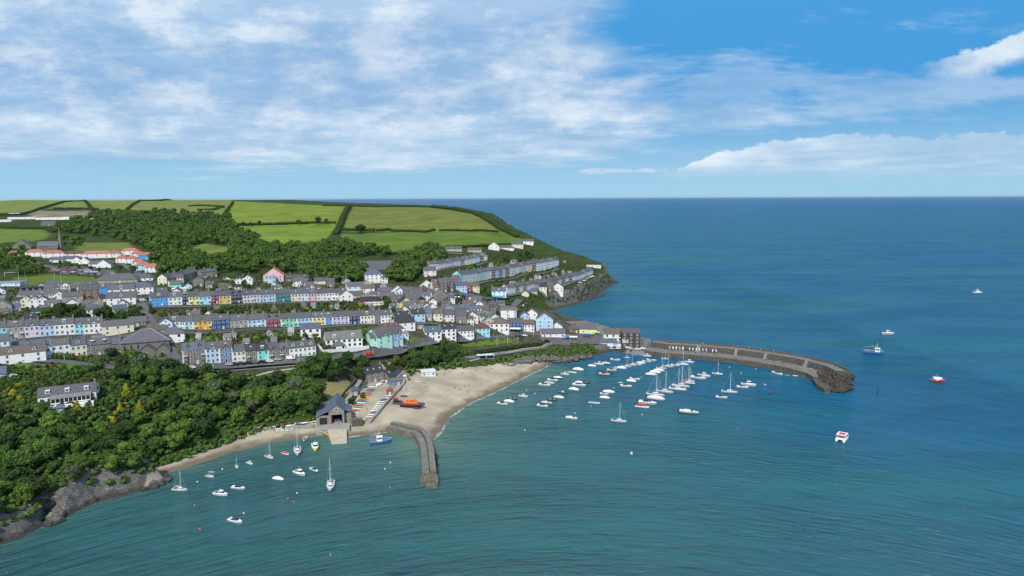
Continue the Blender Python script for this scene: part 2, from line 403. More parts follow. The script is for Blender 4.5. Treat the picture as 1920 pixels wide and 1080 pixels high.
# layered rock
def rock_mat(name, c1, c2, c3, tilt):
    m = bpy.data.materials.new(name); nt, b = nodes_of(m); N = nt.nodes.new; L = nt.links.new
    b.inputs['Roughness'].default_value = .9
    g = N('ShaderNodeNewGeometry')
    w = N('ShaderNodeTexWave'); w.wave_type = 'BANDS'; w.bands_direction = 'Z'
    mp = N('ShaderNodeMapping'); mp.inputs['Rotation'].default_value = tilt
    L(g.outputs['Position'], mp.inputs['Vector']); L(mp.outputs[0], w.inputs['Vector'])
    w.inputs['Scale'].default_value = .45; w.inputs['Distortion'].default_value = 16; w.inputs['Detail'].default_value = 5; w.inputs['Detail Scale'].default_value = .8
    n = N('ShaderNodeTexNoise'); n.inputs['Scale'].default_value = .35; n.inputs['Detail'].default_value = 9
    L(g.outputs['Position'], n.inputs['Vector'])
    r = N('ShaderNodeValToRGB'); r.color_ramp.elements[0].color = (*c1, 1); r.color_ramp.elements[1].color = (*c2, 1)
    r.color_ramp.elements[0].position = .25; r.color_ramp.elements[1].position = .75
    mx = N('ShaderNodeMix'); mx.data_type = 'FLOAT'; mx.inputs[0].default_value = .28
    L(n.outputs['Fac'], mx.inputs[2]); L(w.outputs['Fac'], mx.inputs[3]); L(mx.outputs[0], r.inputs['Fac'])
    # tide line: weed and wet rock close to the water
    sx = N('ShaderNodeSeparateXYZ'); L(g.outputs['Position'], sx.inputs[0])
    mr = N('ShaderNodeMapRange'); mr.inputs['From Min'].default_value = .6; mr.inputs['From Max'].default_value = 2.4; L(sx.outputs['Z'], mr.inputs['Value'])
    m2 = N('ShaderNodeMix'); m2.data_type = 'RGBA'; m2.inputs[6].default_value = (*c3, 1)
    L(mr.outputs[0], m2.inputs[0]); L(r.outputs[0], m2.inputs[7]); L(m2.outputs[2], b.inputs['Base Color'])
    bp = N('ShaderNodeBump'); bp.inputs['Distance'].default_value = .8; L(mx.outputs[0], bp.inputs['Height']); L(bp.outputs[0], b.inputs['Normal'])
    return m
M_['rock'] = rock_mat('layered_rock', (.045, .042, .040), (.27, .25, .22), (.05, .045, .034), (.5, .25, 0))
M_['armour'] = mat('dark_boulders', (.018, .016, .013), rough=.9, rgb2=(.12, .105, .085), scale=.9, detail=6, bump=.25, lo=.4, hi=.66)

WALLS = {}
def wall(c):
    "c: colour word -> (material, word)"
    T = dict(white=(.78, .78, .76), cream=(.72, .68, .54), lightblue=(.42, .60, .80), paleblue=(.60, .72, .82), blue=(.08, .33, .75), aqua=(.30, .68, .76),
             navy=(.02, .035, .12), darkblue=(.015, .08, .27), orange=(.72, .40, .05), yellow=(.75, .66, .24), gold=(.66, .47, .10), lilac=(.55, .46, .66),
             palelilac=(.64, .60, .68), maroon=(.26, .02, .06), mint=(.46, .80, .64), turquoise=(.16, .72, .60), seagreen=(.18, .62, .42), teal=(.01, .20, .20),
             black=(.03, .03, .035), pink=(.72, .46, .50), palepink=(.74, .62, .62), grey=(.34, .33, .30), greystone=(.20, .19, .165), brownstone=(.15, .125, .105),
             darkstone=(.075, .068, .062), brick=(.35, .10, .06), palegreen=(.60, .72, .50), redwall=(.55, .05, .08), beige=(.50, .46, .38), green=(.20, .32, .14), slateblue=(.16, .24, .38), timber=(.24, .14, .08))
    if c not in WALLS:
        st = 'stone' in c or c == 'brick'
        WALLS[c] = mat('wall_' + c, T[c], rough=.85, var=.30 if st else .10, scale=1.6 if st else .35, detail=7, spec=.15, bump=.05 if st else 0, lo=.35, hi=.65)
    return WALLS[c]
ROOFS = {}
def roofm(c):
    T = dict(slate=(.11, .112, .122), dark=(.045, .047, .055), blueslate=(.10, .125, .17), brown=(.13, .105, .09), red=(.40, .155, .115), grey=(.19, .19, .19), purple=(.12, .11, .13),
             orange=(.45, .16, .09), flat=(.30, .30, .30), white=(.72, .72, .72), green=(.20, .27, .22), maroon=(.15, .062, .055))
    if c not in ROOFS:
        ROOFS[c] = mat('roof_' + c, T[c], rough=.65, var=.35, scale=.9, detail=8, spec=.3, rand=.14, lo=.3, hi=.7)
    return ROOFS[c]
def flatmat(name, rgb, rough=.5, **k): return mat(name, rgb, rough=rough, var=k.pop('var', .08), scale=k.pop('scale', .8), **k)
GLASS = mat('window_glass', (.02, .025, .03), rough=.12, var=.3, scale=.5, spec=.6)
WHITE = flatmat('white_paint', (.80, .80, .79))
BLACKM = flatmat('black_trim', (.02, .02, .022))
CHIM = mat('chimney_stone', (.26, .23, .18), rough=.9, var=.3, scale=1.5)
POT = mat('terracotta', (.42, .17, .09), rough=.85, var=.2)

def sand_wet():
    m = M_['sand']; nt = m.node_tree; b = nt.nodes["Principled BSDF"]; N = nt.nodes.new; L = nt.links.new
    src = b.inputs['Base Color'].links[0].from_socket
    g = N('ShaderNodeNewGeometry'); sx = N('ShaderNodeSeparateXYZ'); L(g.outputs['Position'], sx.inputs[0])
    n = N('ShaderNodeTexNoise'); n.inputs['Scale'].default_value = .12; n.inputs['Detail'].default_value = 5; L(g.outputs['Position'], n.inputs['Vector'])
    a = N('ShaderNodeMath'); a.operation = 'MULTIPLY_ADD'; a.inputs[1].default_value = -1.1; L(n.outputs['Fac'], a.inputs[0]); L(sx.outputs['Z'], a.inputs[2])
    mr = N('ShaderNodeMapRange'); mr.interpolation_type = 'SMOOTHSTEP'; mr.inputs['From Min'].default_value = -.35; mr.inputs['From Max'].default_value = .35; L(a.outputs[0], mr.inputs['Value'])
    mx = N('ShaderNodeMix'); mx.data_type = 'RGBA'; mx.inputs[6].default_value = (.17, .135, .095, 1); L(mr.outputs[0], mx.inputs[0]); L(src, mx.inputs[7]); L(mx.outputs[2], b.inputs['Base Color'])
sand_wet()
def glassy():  # some panes catch the sky more than others
    b = GLASS.node_tree.nodes["Principled BSDF"]; b.inputs['Roughness'].default_value = .08; b.inputs['Specular IOR Level'].default_value = 1.0
glassy()
build_ground()
# ------------------------------------------------------------------ houses
_mc = {}
def cached(key, fn):
    if key not in _mc: _mc[key] = fn()
    return _mc[key]
def window_mesh(frame='white'):
    fm = {'white': WHITE, 'black': BLACKM}.get(frame) or wall(frame)
    def f():
        b = MB(); w, h = 1.0, 1.35
        b.box(-w / 2, -.02, 0, w / 2, .04, h, 1)
        t = .11
        b.box(-w / 2 - t, -.09, -t, w / 2 + t, -.005, 0, 0); b.box(-w / 2 - t, -.07, h, w / 2 + t, -.005, h + t, 0)
        b.box(-w / 2 - t, -.07, 0.001, -w / 2, -.005, h - .001, 0); b.box(w / 2, -.07, .001, w / 2 + t, -.005, h - .001, 0)
        b.box(-w / 2 + .002, -.05, h / 2 - .04, w / 2 - .002, -.021, h / 2 + .04, 0)
        return b.mesh('window', [fm, GLASS])
    return cached(('win', frame), f)
def door_mesh(c):
    def f():
        b = MB(); b.box(-.45, -.06, 0, .45, .03, 2.0, 0); b.box(-.6, -.09, 0, -.451, .03, 2.2, 1); b.box(.451, -.09, 0, .6, .03, 2.2, 1); b.box(-.45, -.09, 2.001, .45, .03, 2.2, 1)
        b.box(-.3, -.075, 1.3, .3, -.061, 1.8, 2)
        return b.mesh('door', [c if not isinstance(c, str) else flatmat('door_' + c, dict(blue=(.03, .10, .35), red=(.5, .03, .03), black=(.02, .02, .02), white=(.7, .7, .7), green=(.03, .15, .08), brown=(.16, .08, .04))[c]), WHITE, GLASS])
    return cached(('door', c), f)
def chimney_mesh(tall=1.3, m=None):
    def f():
        b = MB(); b.box(-.38, -.55, -1.2, .38, .55, tall, 0); b.box(-.46, -.63, tall, .46, .63, tall + .18, 0)
        for y in (-.3, .3): b.tube((0, y, tall + .18), (0, y, tall + .6), .14, .11, 6, 1)
        return b.mesh('chimney', [m or CHIM, POT])
    return cached(('ch', tall, m.name if m else 0), f)
def dormer_mesh(rc, wc, kind='gable'):
    def f():
        b = MB(); w = .85; h = 1.25
        b.box(-w, 0, -.9, w, 2.6, h, 0)
        if kind == 'gable':
            b.face([(-w, 0, h), (w, 0, h), (0, 0, h + .75)], 0)
            b.slab([(-w - .15, -.2, h - .1), (0, -.2, h + .85), (0, 2.6, h + .85), (-w - .15, 2.6, h - .1)][::-1], .1, 1)
            b.slab([(0, -.2, h + .85), (w + .15, -.2, h - .1), (w + .15, 2.6, h - .1), (0, 2.6, h + .85)][::-1], .1, 1)
        else:
            b.box(-w - .12, -.2, h, w + .12, 2.7, h + .14, 2)
        b.box(-.5, -.04, .15, .5, -.003, h - .1, 3)
        b.box(-.04, -.06, .15, .04, -.041, h - .1, 2)
        return b.mesh('dormer', [wall(wc), roofm(rc), WHITE, GLASS])
    return cached(('dorm', rc, wc, kind), f)
def skylight_mesh():
    def f():
        b = MB(); b.box(-.4, -.5, 0, .4, .5, .08, 0); b.box(-.3, -.4, .081, .3, .4, .1, 1); return b.mesh('skylight', [flatmat('skylight_frame', (.5, .5, .52)), flatmat('skylight_glass', (.45, .5, .55), rough=.1)])
    return cached('sky', f)
def bay_mesh(c, h=2.3):
    def f():
        b = MB(); p = [(-1.1, 0), (-.7, -.8), (.7, -.8), (1.1, 0)]
        b.prism(p, -3, h, 0)
        b.prism([(-1.2, 0), (-.78, -.92), (.78, -.92), (1.2, 0)], h + .002, h + .2, 2)
        z = .8
        while z < h - .6:
            b.box(-.55, -.86, z, .55, -.805, z + 1.25, 1); b.box(-.65, -.88, z - .12, .65, -.806, z - .003, 2); b.box(-.04, -.89, z, .04, -.861, z + 1.25, 2)
            z += 2.7
        return b.mesh('bay_window', [wall(c), GLASS, WHITE])
    return cached(('bay', c, h), f)

def house(p, rz, w, dep, st, wc, rc='slate', kind='terrace', front='gable_side', label='', group=None, nwin=None, fr='white', door='white', feats='', fh=2.75, pitch=36, name='terraced_house', cat='house', lod=0, side='', trim=None):
    """p: front-left base corner, rz: direction of the front. front: gable_side (ridge along the front), gable_front, hip, flat"""
    t = ob(name, None, loc=p, rz=rz, label=label, cat=cat, group=group)
    H = st * fh + .3
    wm = wall(wc)
    tp = math.tan(R(pitch))
    b = MB()
    ov = .28
    r = MB()
    if front == 'gable_side':
        rise = dep / 2 * tp
        b.box(0, 0, -5, w, dep, H)
        b.face([(0, dep, H), (0, 0, H), (0, dep / 2, H + rise)]); b.face([(w, 0, H), (w, dep, H), (w, dep / 2, H + rise)])
        e = ov * tp
        so = 0.0 if kind == 'terrace' else .22
        r.slab([(-so, -ov, H - e + .12), (w + so, -ov, H - e + .12), (w + so, dep / 2, H + rise + .12), (-so, dep / 2, H + rise + .12)], .16)
        r.slab([(-so, dep / 2 + .001, H + rise + .12), (w + so, dep / 2 + .001, H + rise + .12), (w + so, dep + ov, H - e + .12), (-so, dep + ov, H - e + .12)], .16)
        r.box(-so, dep / 2 - .12, H + rise + .06, w + so, dep / 2 + .12, H + rise + .2)
    elif front == 'gable_front':
        rise = w / 2 * tp
        b.box(0, 0, -5, w, dep, H)
        b.face([(0, 0, H), (w, 0, H), (w / 2, 0, H + rise)]); b.face([(w, dep, H), (0, dep, H), (w / 2, dep, H + rise)])
        e = ov * tp
        r.slab([(-ov, -.25, H - e + .12), (w / 2, -.25, H + rise + .12), (w / 2, dep + .25, H + rise + .12), (-ov, dep + .25, H - e + .12)], .16)
        r.slab([(w / 2 + .001, -.25, H + rise + .12), (w + ov, -.25, H - e + .12), (w + ov, dep + .25, H - e + .12), (w / 2 + .001, dep + .25, H + rise + .12)], .16)
        if 'B' in feats:  # pale barge boards
            tb = MB()
            for s_ in (0, 1):
                x0, x1 = (-ov, w / 2) if s_ == 0 else (w + ov, w / 2)
                tb.loft([[(x0, -.32, H - e - .1), (x0, -.26, H - e - .1), (x0, -.26, H - e + .16), (x0, -.32, H - e + .16)], [(x1, -.32, H + rise - .1), (x1, -.26, H + rise - .1), (x1, -.26, H + rise + .16), (x1, -.32, H + rise + .16)]])
            ob('barge_board', tb.mesh('barge_board', [WHITE]), t)
    elif front == 'hip':
        k = min(w, dep) / 2; rise = k * tp
        b.box(0, 0, -5, w, dep, H)
        A = [(-ov, -ov), (w + ov, -ov), (w + ov, dep + ov), (-ov, dep + ov)]
        if w >= dep: r1, r2 = (k, dep / 2), (w - k, dep / 2)
        else: r1, r2 = (w / 2, k), (w / 2, dep - k)
        z = H - ov * tp + .1; Z = H + rise + .1
        g = lambda q, zz: (q[0], q[1], zz)
        if w >= dep:
            fs = [[g(A[0], z), g(A[1], z), g(r2, Z), g(r1, Z)], [g(A[1], z), g(A[2], z), g(r2, Z)], [g(A[2], z), g(A[3], z), g(r1, Z), g(r2, Z)], [g(A[3], z), g(A[0], z), g(r1, Z)]]
        else:
            fs = [[g(A[0], z), g(A[1], z), g(r1, Z)], [g(A[1], z), g(A[2], z), g(r2, Z), g(r1, Z)], [g(A[2], z), g(A[3], z), g(r2, Z)], [g(A[3], z), g(A[0], z), g(r1, Z), g(r2, Z)]]
        for q in fs: r.face(q)
        r.face([g(a, z - .02) for a in A[::-1]])
        r.box(-ov, -ov - .06, z - .16, w + ov, -ov, z + .02)
    else:
        rise = 0.3
        b.box(0, 0, -5, w, dep, H)
        r.box(-.3, -.4, H + .002, w + .3, dep + .3, H + .28)
    ob('wall', b.mesh('wall', [wm]), t)
    ro = ob('roof', r.mesh('roof', [roofm(rc)]), t)
    if trim:  # corner stones and eaves band in a second colour
        q = MB(); q.box(-.0, -.06, -.5, .35, -.004, H - .15); q.box(w - .35, -.06, -.5, w, -.004, H - .15); q.box(.351, -.06, H - .45, w - .351, -.004, H - .15)
        ob('corner_trim', q.mesh('corner_trim', [wall(trim)]), t)
    # chimneys
    if front == 'gable_side':
        zt = H + rise
        if 'L' in feats: ob('chimney', chimney_mesh(), ro, loc=(.42, dep / 2, zt))
        if 'R' in feats: ob('chimney', chimney_mesh(), ro, loc=(w - .42, dep / 2, zt))
        if 'C' in feats: ob('chimney', chimney_mesh(), ro, loc=(w / 2, dep / 2, zt))
        nd = feats.count('d') or feats.count('D')
        for i in range(nd):
            x = w * (i + .5) / nd
            ob('dormer', dormer_mesh(rc, 'white' if 'w' in feats else wc, 'gable' if 'd' in feats else 'flat'), ro, loc=(x, dep * .12, H + .12 * dep * tp + .2))
        for i in range(feats.count('s')):
            x = w * (i + .5) / feats.count('s') + .2; y = dep * .27
            s_ = ob('skylight', skylight_mesh(), ro, loc=(x, y, H + y * tp + .13)); s_.rotation_euler = (R(pitch), 0, 0)
        for i in range(feats.count('G')):  # gabled front bay rising through the eaves
            ng = feats.count('G'); x = w * (i + .5) / ng; gw = min(3.4, w / ng * .8) / 2; gh = gw * 1.15
            g_ = MB()
            g_.face([(-gw, -.12, H - .3), (gw, -.12, H - .3), (0, -.12, H - .3 + gh)])
            g_.face([(gw * .18, -.13, H + gh * .2), (-gw * .18, -.13, H + gh * .2), (-gw * .18, -.13, H + gh * .2 + .7), (gw * .18, -.13, H + gh * .2 + .7)][::-1], 2)
            g_.slab([(-gw - .2, -.35, H - .5), (0, -.35, H - .2 + gh), (0, dep * .45, H - .2 + gh), (-gw - .2, dep * .2, H - .5)], .12, 1)
            g_.slab([(0, -.35, H - .2 + gh), (gw + .2, -.35, H - .5), (gw + .2, dep * .2, H - .5), (0, dep * .45, H - .2 + gh)], .12, 1)
            ob('gable', g_.mesh('gable', [wm, roofm(rc), GLASS]), ro, loc=(x, 0, 0))
    elif 'C' in feats or 'L' in feats:
        ob('chimney', chimney_mesh(1.6), ro, loc=(w / 2 if 'C' in feats else .5, dep * .6, H + rise * (.9 if 'C' in feats else .2)))
    # openings
    if lod < 2:
        n = nwin or max(2, round(w / 2.6))
        sp = w / n; ww = min(1.15, sp * .5) if w > 3 else .7
        wmh = window_mesh(fr)
        di = n // 2 if n != 2 else 1
        for s_ in range(st):
            for i in range(n):
                x = (i + .5) * sp
                if s_ == 0 and i == di and door:
                    ob('door', door_mesh(door), t, loc=(x, -.01, .05), sc=(1, 1, .95)); continue
                if s_ == 0 and 'b' in feats and (i == 0 or i == n - 1) and w > 4:
                    ob('bay_window', bay_mesh(wc if 'W' not in feats else 'white', 2.3 if 'T' not in feats else 5.0), t, loc=(x, 0, 0)); continue
                if s_ == 1 and 'T' in feats and 'b' in feats and (i == 0 or i == n - 1): continue
                ob('window', wmh, t, loc=(x, -.01, s_ * fh + .95), sc=(ww, 1, 1.0))
        if side:
            m_ = max(1, round(dep / 3.5))
            for s_ in range(st):
                for i in range(m_):
                    y = (i + .5) * dep / m_
                    if 'l' in side: o_ = ob('window', wmh, t, loc=(-.01, y, s_ * fh + .95), rz=-PI / 2, sc=(.8, 1, .95))
                    if 'r' in side: o_ = ob('window', wmh, t, loc=(w + .01, y, s_ * fh + .95), rz=PI / 2, sc=(.8, 1, .95))
        if front == 'gable_front' and 'a' in feats:
            ob('window', wmh, t, loc=(w / 2, -.01, H + .2), sc=(.8, 1, .8))
        if 'p' in feats:
            q = MB(); q.box(-.9, -1.1, 2.25, .9, -.004, 2.4); q.box(-.85, -1.05, -.3, -.73, -.93, 2.249); q.box(.73, -1.05, -.3, .85, -.93, 2.249)
            ob('porch', cached('porch', lambda: q.mesh('porch', [WHITE])), t, loc=((di + .5) * sp, 0, 0))
    return t

NICE = dict(lightblue='light blue', paleblue='pale blue', darkblue='dark blue', palelilac='pale lilac', seagreen='sea green', palepink='pale pink', greystone='grey stone', brownstone='brown stone', darkstone='dark stone', palegreen='pale green', redwall='red', slateblue='slate blue', timber='brown timber')
def nice(c): return NICE.get(c, c)
def featwords(f, st, front):
    o = []
    if 'GG' in f: o.append('twin gables')
    elif 'G' in f: o.append('a gable')
    if 'ddd' in f: o.append('three dormers')
    elif 'dd' in f: o.append('two dormers')
    elif 'd' in f: o.append('a dormer')
    elif 'D' in f: o.append('a flat dormer')
    elif 's' in f: o.append('roof lights')
    elif 'b' in f: o.append('bay windows')
    return o[0] if o else ''

HOUSE_AT = []
def row(nodes, cuts, cols, st=2, dep=8, where='', group='', rc='slate', lod=0, fh=2.75, feats=None, doors=None, rcs=None, trims=None, pitch=36, sts=None, name='terraced_house', ds=None):
    """a terrace along the sight-line polyline nodes, cut at pixel columns"""
    P = [WD(n[0], n[1], ds[i]) if ds else hit(*n) for i, n in enumerate(nodes)]
    def at(px):
        k = 0
        while k < len(nodes) - 2 and px > nodes[k + 1][0]: k += 1
        a, b = P[k], P[k + 1]
        r = ray(px, nodes[k][1] + (nodes[k + 1][1] - nodes[k][1]) * (px - nodes[k][0]) / (nodes[k + 1][0] - nodes[k][0]))
        m_ = r.x / r.y
        # a.x + t*dx = m*(a.y + t*dy)
        dx, dy = b.x - a.x, b.y - a.y
        tt = (m_ * a.y - a.x) / (dx - m_ * dy)
        return a + (b - a) * tt
    out = []
    for i in range(len(cuts) - 1):
        a, b = at(cuts[i]), at(cuts[i + 1])
        dx, dy = b.x - a.x, b.y - a.y; w = math.hypot(dx, dy); rz = math.atan2(dy, dx)
        c = cols[i % len(cols)]; f = (feats[i % len(feats)] if feats else '')
        s_ = sts[i % len(sts)] if sts else st
        r_ = rcs[i % len(rcs)] if rcs else rc
        z = (a.z + b.z) / 2
        fw = featwords(f, s_, '')
        lab = f"{nice(c)} house{' with ' + fw if fw else ''}, {nth(i + 1)} from left, {where}"
        j = rnd.uniform(-.25, .25) if lod else rnd.uniform(-.12, .12)
        h = house((a.x, a.y, z), rz, w - .02, dep, s_, c, r_, 'terrace', label=lab, group=group, feats=f, lod=lod, fh=fh + rnd.uniform(-.16, .16), pitch=pitch,
                  door=doors[i % len(doors)] if doors else 'white', trim=trims[i % len(trims)] if trims else None, name=name,
                  side='l' if i == 0 else ('r' if i == len(cuts) - 2 else ''))
        HOUSE_AT.append(((a.x + b.x) / 2 - math.sin(rz) * dep / 2, (a.y + b.y) / 2 + math.cos(rz) * dep / 2, max(w, dep)))
        out.append(h)
    return out
def single(px, py, wpx, dep, st, rot, wc, rc, front, where, feats='', n=None, door='white', name='house', cat='house', desc=None, lod=0, fh=2.75, fr='white', pitch=36, side='r', group=None, trim=None):
    "front facade centred on the pixel; wpx its width in pixels; rot in degrees"
    p = hit(px, py)
    a = R(rot); w = wpx / FPX * p.y / max(.3, math.cos(a))
    x0, y0 = p.x - math.cos(a) * w / 2, p.y - math.sin(a) * w / 2
    if desc is None:
        fw = featwords(feats, st, front)
        sh = {'gable_side': 'gabled', 'gable_front': 'gable-fronted', 'hip': 'hipped-roof', 'flat': 'flat-roofed'}[front]
        desc = f"{nice(wc)} {sh} house{' with ' + fw if fw else ''}"
    HOUSE_AT.append((p.x - math.sin(a) * dep / 2, p.y + math.cos(a) * dep / 2, max(w * .8, dep)))
    return house((x0, y0, p.z), a, w, dep, st, wc, rc, 'single', front, label=f"{desc}{', ' + where if where else ''}", group=group, feats=feats, nwin=n, door=door, name=name, cat=cat, lod=lod, fh=fh, fr=fr, pitch=pitch, side=side, trim=trim)
# ------------------------------------------------------------------ terraces
GT = 'houses of the painted terraces'
row([(344,684),(470,676),(593,668)], [344,387,412.5,437,461,483,505,524,543,593],
    ['greystone','lightblue','slateblue','cream','greystone','turquoise','greystone','greystone','white'], st=3, sts=[3,3,3,2,2,2,2,2,2], dep=8.5, ds=[366,383,402],
    feats=['RddbbT','sGR','sGR','RL','sb','DR','GRb','GRb','dddR'], doors=['white','black','black','white','brown','white','black','black','white'],
    rcs=['blueslate','slate','brown','slate','dark','dark','slate','slate','slate'], where='the lowest terrace', group='houses of the lowest terrace', trims=['white','white','white','white',None,'white',None,None,None], fh=2.8)
row([(318,620),(465,616),(590,611),(700,607),(734,604)], [318,338,347,363,398,431.7,465,498,528,557.5,586.7,610,624,654,676.7,701.7,715,734],
    ['paleblue','white','aqua','orange','darkblue','grey','lightblue','maroon','seagreen','lightblue','yellow','blue','lilac','navy','cream','greystone','white'], st=2, dep=8.5, ds=[428,450,470,484,490],
    feats=['DL','','R','GbR','sR','sR','pR','ddR','GbR','R','ssR','D','GR','R','D','R','sR'], doors=['white','white','white','white','white','white','white','white','green','blue','white','blue','blue','white','white','black','white'],
    where='the middle terrace', group='houses of the middle terrace', trims=['white','white','white','white',None,None,'white','white','white','white','white','white','white','white','white','white',None], fh=2.9)
row([(283,574),(432,568.5),(546,564.5),(645,562)], [283,316.7,341,355,373,396.7,411,432.5,456.7,488,516,546.7,565,578,595,612,628,645],
    ['blue','white','navy','yellow','aqua','maroon','gold','black','palelilac','lightblue','teal','cream','paleblue','pink','white','white','white'], st=2, dep=8.5, ds=[485,515,545,570],
    feats=['DwR','D','D','bR','bR','bR','R','ddR','sspR','sR','R','sR','R','sR','R','bR','bR'], where='the top terrace', group='houses of the top terrace', trims=['lightblue','white','white','cream','white',None,'cream','white','white','white','white'] + [None] * 6, fh=2.95)
row([(-40,636.5),(0,634),(195,623)], [-40,-18,15,46.7,75,103,141,158,195], ['white','aqua','grey','palelilac','lightblue','white','aqua','white'], st=2, dep=8.5, ds=[392,400,428],
    feats=['R','sR','DRb','GR','GR','DRL','G','GssR'], doors=['white','blue','white','white','brown','blue','blue','blue'], where='the second terrace', group='houses of the second terrace', fh=3.1)
row([(97,668),(164,667.5),(230,665)], [97,133,164,210,230], ['white','cream','greystone','greystone'], st=2, dep=8, ds=[372,382,392], feats=['R','dR','DD','R'], doors=['white','red','white','brown'],
    where='the row beside the chapel', group='houses beside the chapel', fh=3.2, rcs=['slate','blueslate','slate','slate'])
row([(951,552),(985,546),(1045,535),(1088,524),(1112,513.5)], [951,959,967,974,981,988,996,1003,1011,1019,1027,1034,1041,1047,1053,1060,1067,1073,1079,1085,1091,1097,1103,1108,1112],
    ['white','paleblue','brownstone','cream','greystone','cream','palepink','lilac','cream','greystone','palelilac','brownstone','greystone','cream','brownstone','white','darkstone','white','lightblue','palepink','white','lightblue','white','cream'],
    st=2, dep=7.5, feats=['L','sR','R','','R','s','R',''], where='the headland cliff terrace', group='houses of the headland cliff terrace', fh=3.0, lod=0)
row([(863,532),(915,524),(980,512),(1048,500)], [863,869,876,883,889,896,902,909,915,922,929,936,942,948,955,961,967,974,980,986,992,998,1005,1011,1018,1024,1030,1036,1042,1048],
    ['aqua','white','white','white','paleblue','cream','lightblue','paleblue','white','brownstone','lightblue','brownstone','lightblue','brownstone','cream','palelilac','white','lightblue','beige','cream','yellow','brownstone','white','paleblue','white','palelilac','white','paleblue','white'],
    st=3, dep=8, feats=['R','','sR','','R','L'], where='the middle headland terrace', group='houses of the middle headland terrace', fh=2.9)
row([(800,508),(820,505.5),(870,497),(914,488)], [798,806,814,822,829,836,843,850,857,864,871,878,885,893,900,907,914], ['palepink','white','palepink','white','white','white','paleblue','white','white','grey','white','palegreen','palegreen','lightblue','brownstone','white'],
    st=2, dep=8, feats=['R','','sR','','R',''], where='the upper headland terrace', group='houses of the upper headland terrace', fh=3.1)
# roofs and houses behind the top terrace, seen from above
row([(10,562),(70,560),(130,556)], [32,60,92,125], ['white','grey','white'], st=1, dep=8, feats=['R','s','RC'], where='the low grey row', group='low grey cottages')
row([(80,547),(182,541)], [82,100,118,136,156,180], ['greystone','grey','white','greystone','grey'], st=1, dep=8, feats=['R','s','C','R','s'], where='the row under the sports field', group='cottages under the sports field')
row([(315,533),(345,526),(378,519)], [313,325,337,349,361,373], ['cream','greystone','greystone','grey','greystone'], st=2, dep=8, feats=['R','R','R','R','R'], where='the stepped row by the wood', group='houses of the stepped row')
row([(378,522),(408,519)], [378,388,398,408], ['greystone','grey','greystone'], st=2, dep=7, feats=['R','s','R'], where='the short row by the wood', group='houses of the short row')
row([(535,528),(613,525)], [535,550,566,580,596,613], ['greystone','white','grey','greystone','white'], st=1, dep=8, feats=['R','G','s','R','R'], where='the row beyond the pink villa', group='low houses beyond the pink house')

# ------------------------------------------------------------------ single houses: px, py, width px, depth, storeys, rot, wall, roof, type, place, feats ...
S = single
gs, gf, hp, fl = 'gable_side', 'gable_front', 'hip', 'flat'
S(6,588,24,7,2,30,'grey','slate',gf,'by the frame edge under the low grey row', 'L', 2)
S(22,584,24,6,1,30,'paleblue','blueslate',gs,'next to the grey gable above the second terrace', 's')
S(50,576,16,8,2,30,'cream','slate',gf,'first in the line of gables above the second terrace','a', 2, fr='white')
S(66,577,15,8,2,30,'white','slate',gf,'second in the line of gables above the second terrace','a', 2)
S(80,576,14,8,2,30,'white','dark',gf,'third in the line of gables above the second terrace','a', 2)
S(94,573,15,6,1,30,'white','slate',gs,'a low glazed sun room beside the third gable','', 4, desc='small white sun room house')
S(112,568,19,8,2,28,'white','slate',gf,'fourth gable above the second terrace, by the round garden tree','a', 2)
S(137,570,30,8,2,28,'grey','slate',gs,'between the gables and the balcony house','R', 2)
S(167,565,28,9,3,28,'timber','slate',gs,'with open brown balconies beside the bright blue house','', 3, desc='brown three-storey house', fr='white')
S(194,553,24,8,2,28,'blue','slate',gs,'behind the big white house','DwR', 2)
S(228,573,44,10,2,25,'white','slate',gs,'standing over the garden trees','dRLps', 3, desc='big white double-fronted house')
S(228,556,40,9,2,25,'white','slate',gs,'behind the big white double-fronted house','GD', 3)
S(266,552,36,9,2,25,'white','blueslate',hp,'at the top of the steep street','', 4)
S(63,546,48,8,1,20,'black','dark',fl,'with round white dormer windows below the sports field','', 5, desc='long black flat-roofed building', cat='building', name='building')
S(8,537,50,14,1,15,'paleblue','flat',fl,'beside the sports field','', 4, desc='pale sports hall with a low roof', cat='building', name='sports_hall')
S(218,531,70,14,1,15,'grey','slate',hp,'below the crowded car park','ss', 6, desc='wide grey school building', cat='building', name='building')
S(262,527,44,10,1,15,'white','slate',hp,'right of the wide grey school','', 5, desc='low white-walled building', cat='building', name='building')
S(222,627,46,8,2,30,'cream','slate',gs,'above the chapel roof','RL', 3)
S(258,612,26,8,1,30,'greystone','slate',gs,'behind the cream house above the chapel','', 3, fr='white')
S(312,622,20,9,2,25,'paleblue','slate',gf,'left of the orange house in the middle terrace','a', 2)
S(296,628,30,10,1,30,'grey','brown',gs,'large brown roof beside the steep street','', 2)
S(326,643,36,9,2,20,'white','purple',hp,'beside the chapel','', 2, fr='black')
S(44,681,62,9,2,32,'white','brown',gs,'at the end of the flower garden','ddRL', 3, desc='big whitewashed inn', cat='inn')
S(14,678,40,7,1,32,'white','slate',gs,'leaning against the whitewashed inn','', 5, desc='white glazed conservatory', cat='conservatory', name='conservatory')
S(84,672,22,8,2,32,'paleblue','slate',gf,'wedged behind the whitewashed inn','', 2)
S(4,668,22,9,3,32,'paleblue','slate',gs,'partly cut by the frame behind the inn','R', 2)
S(68,658,44,8,1,32,'lightblue','blueslate',gs,'roof with two dormers behind the inn','dd', 2)
S(2,712,14,8,1,30,'grey','blueslate',gs,'with slate roof below the inn, at the frame edge','', 1)
S(583,633,36,8,2,14,'white','blueslate',gs,'in the green gardens over the lowest terrace','', 3, desc='modern white house', fr='black')
S(646,652,64,11,2,22,'white','grey',gs,'with glass front and wide sun terrace','DD', 7, desc='long modern white villa', fr='black', door='black')
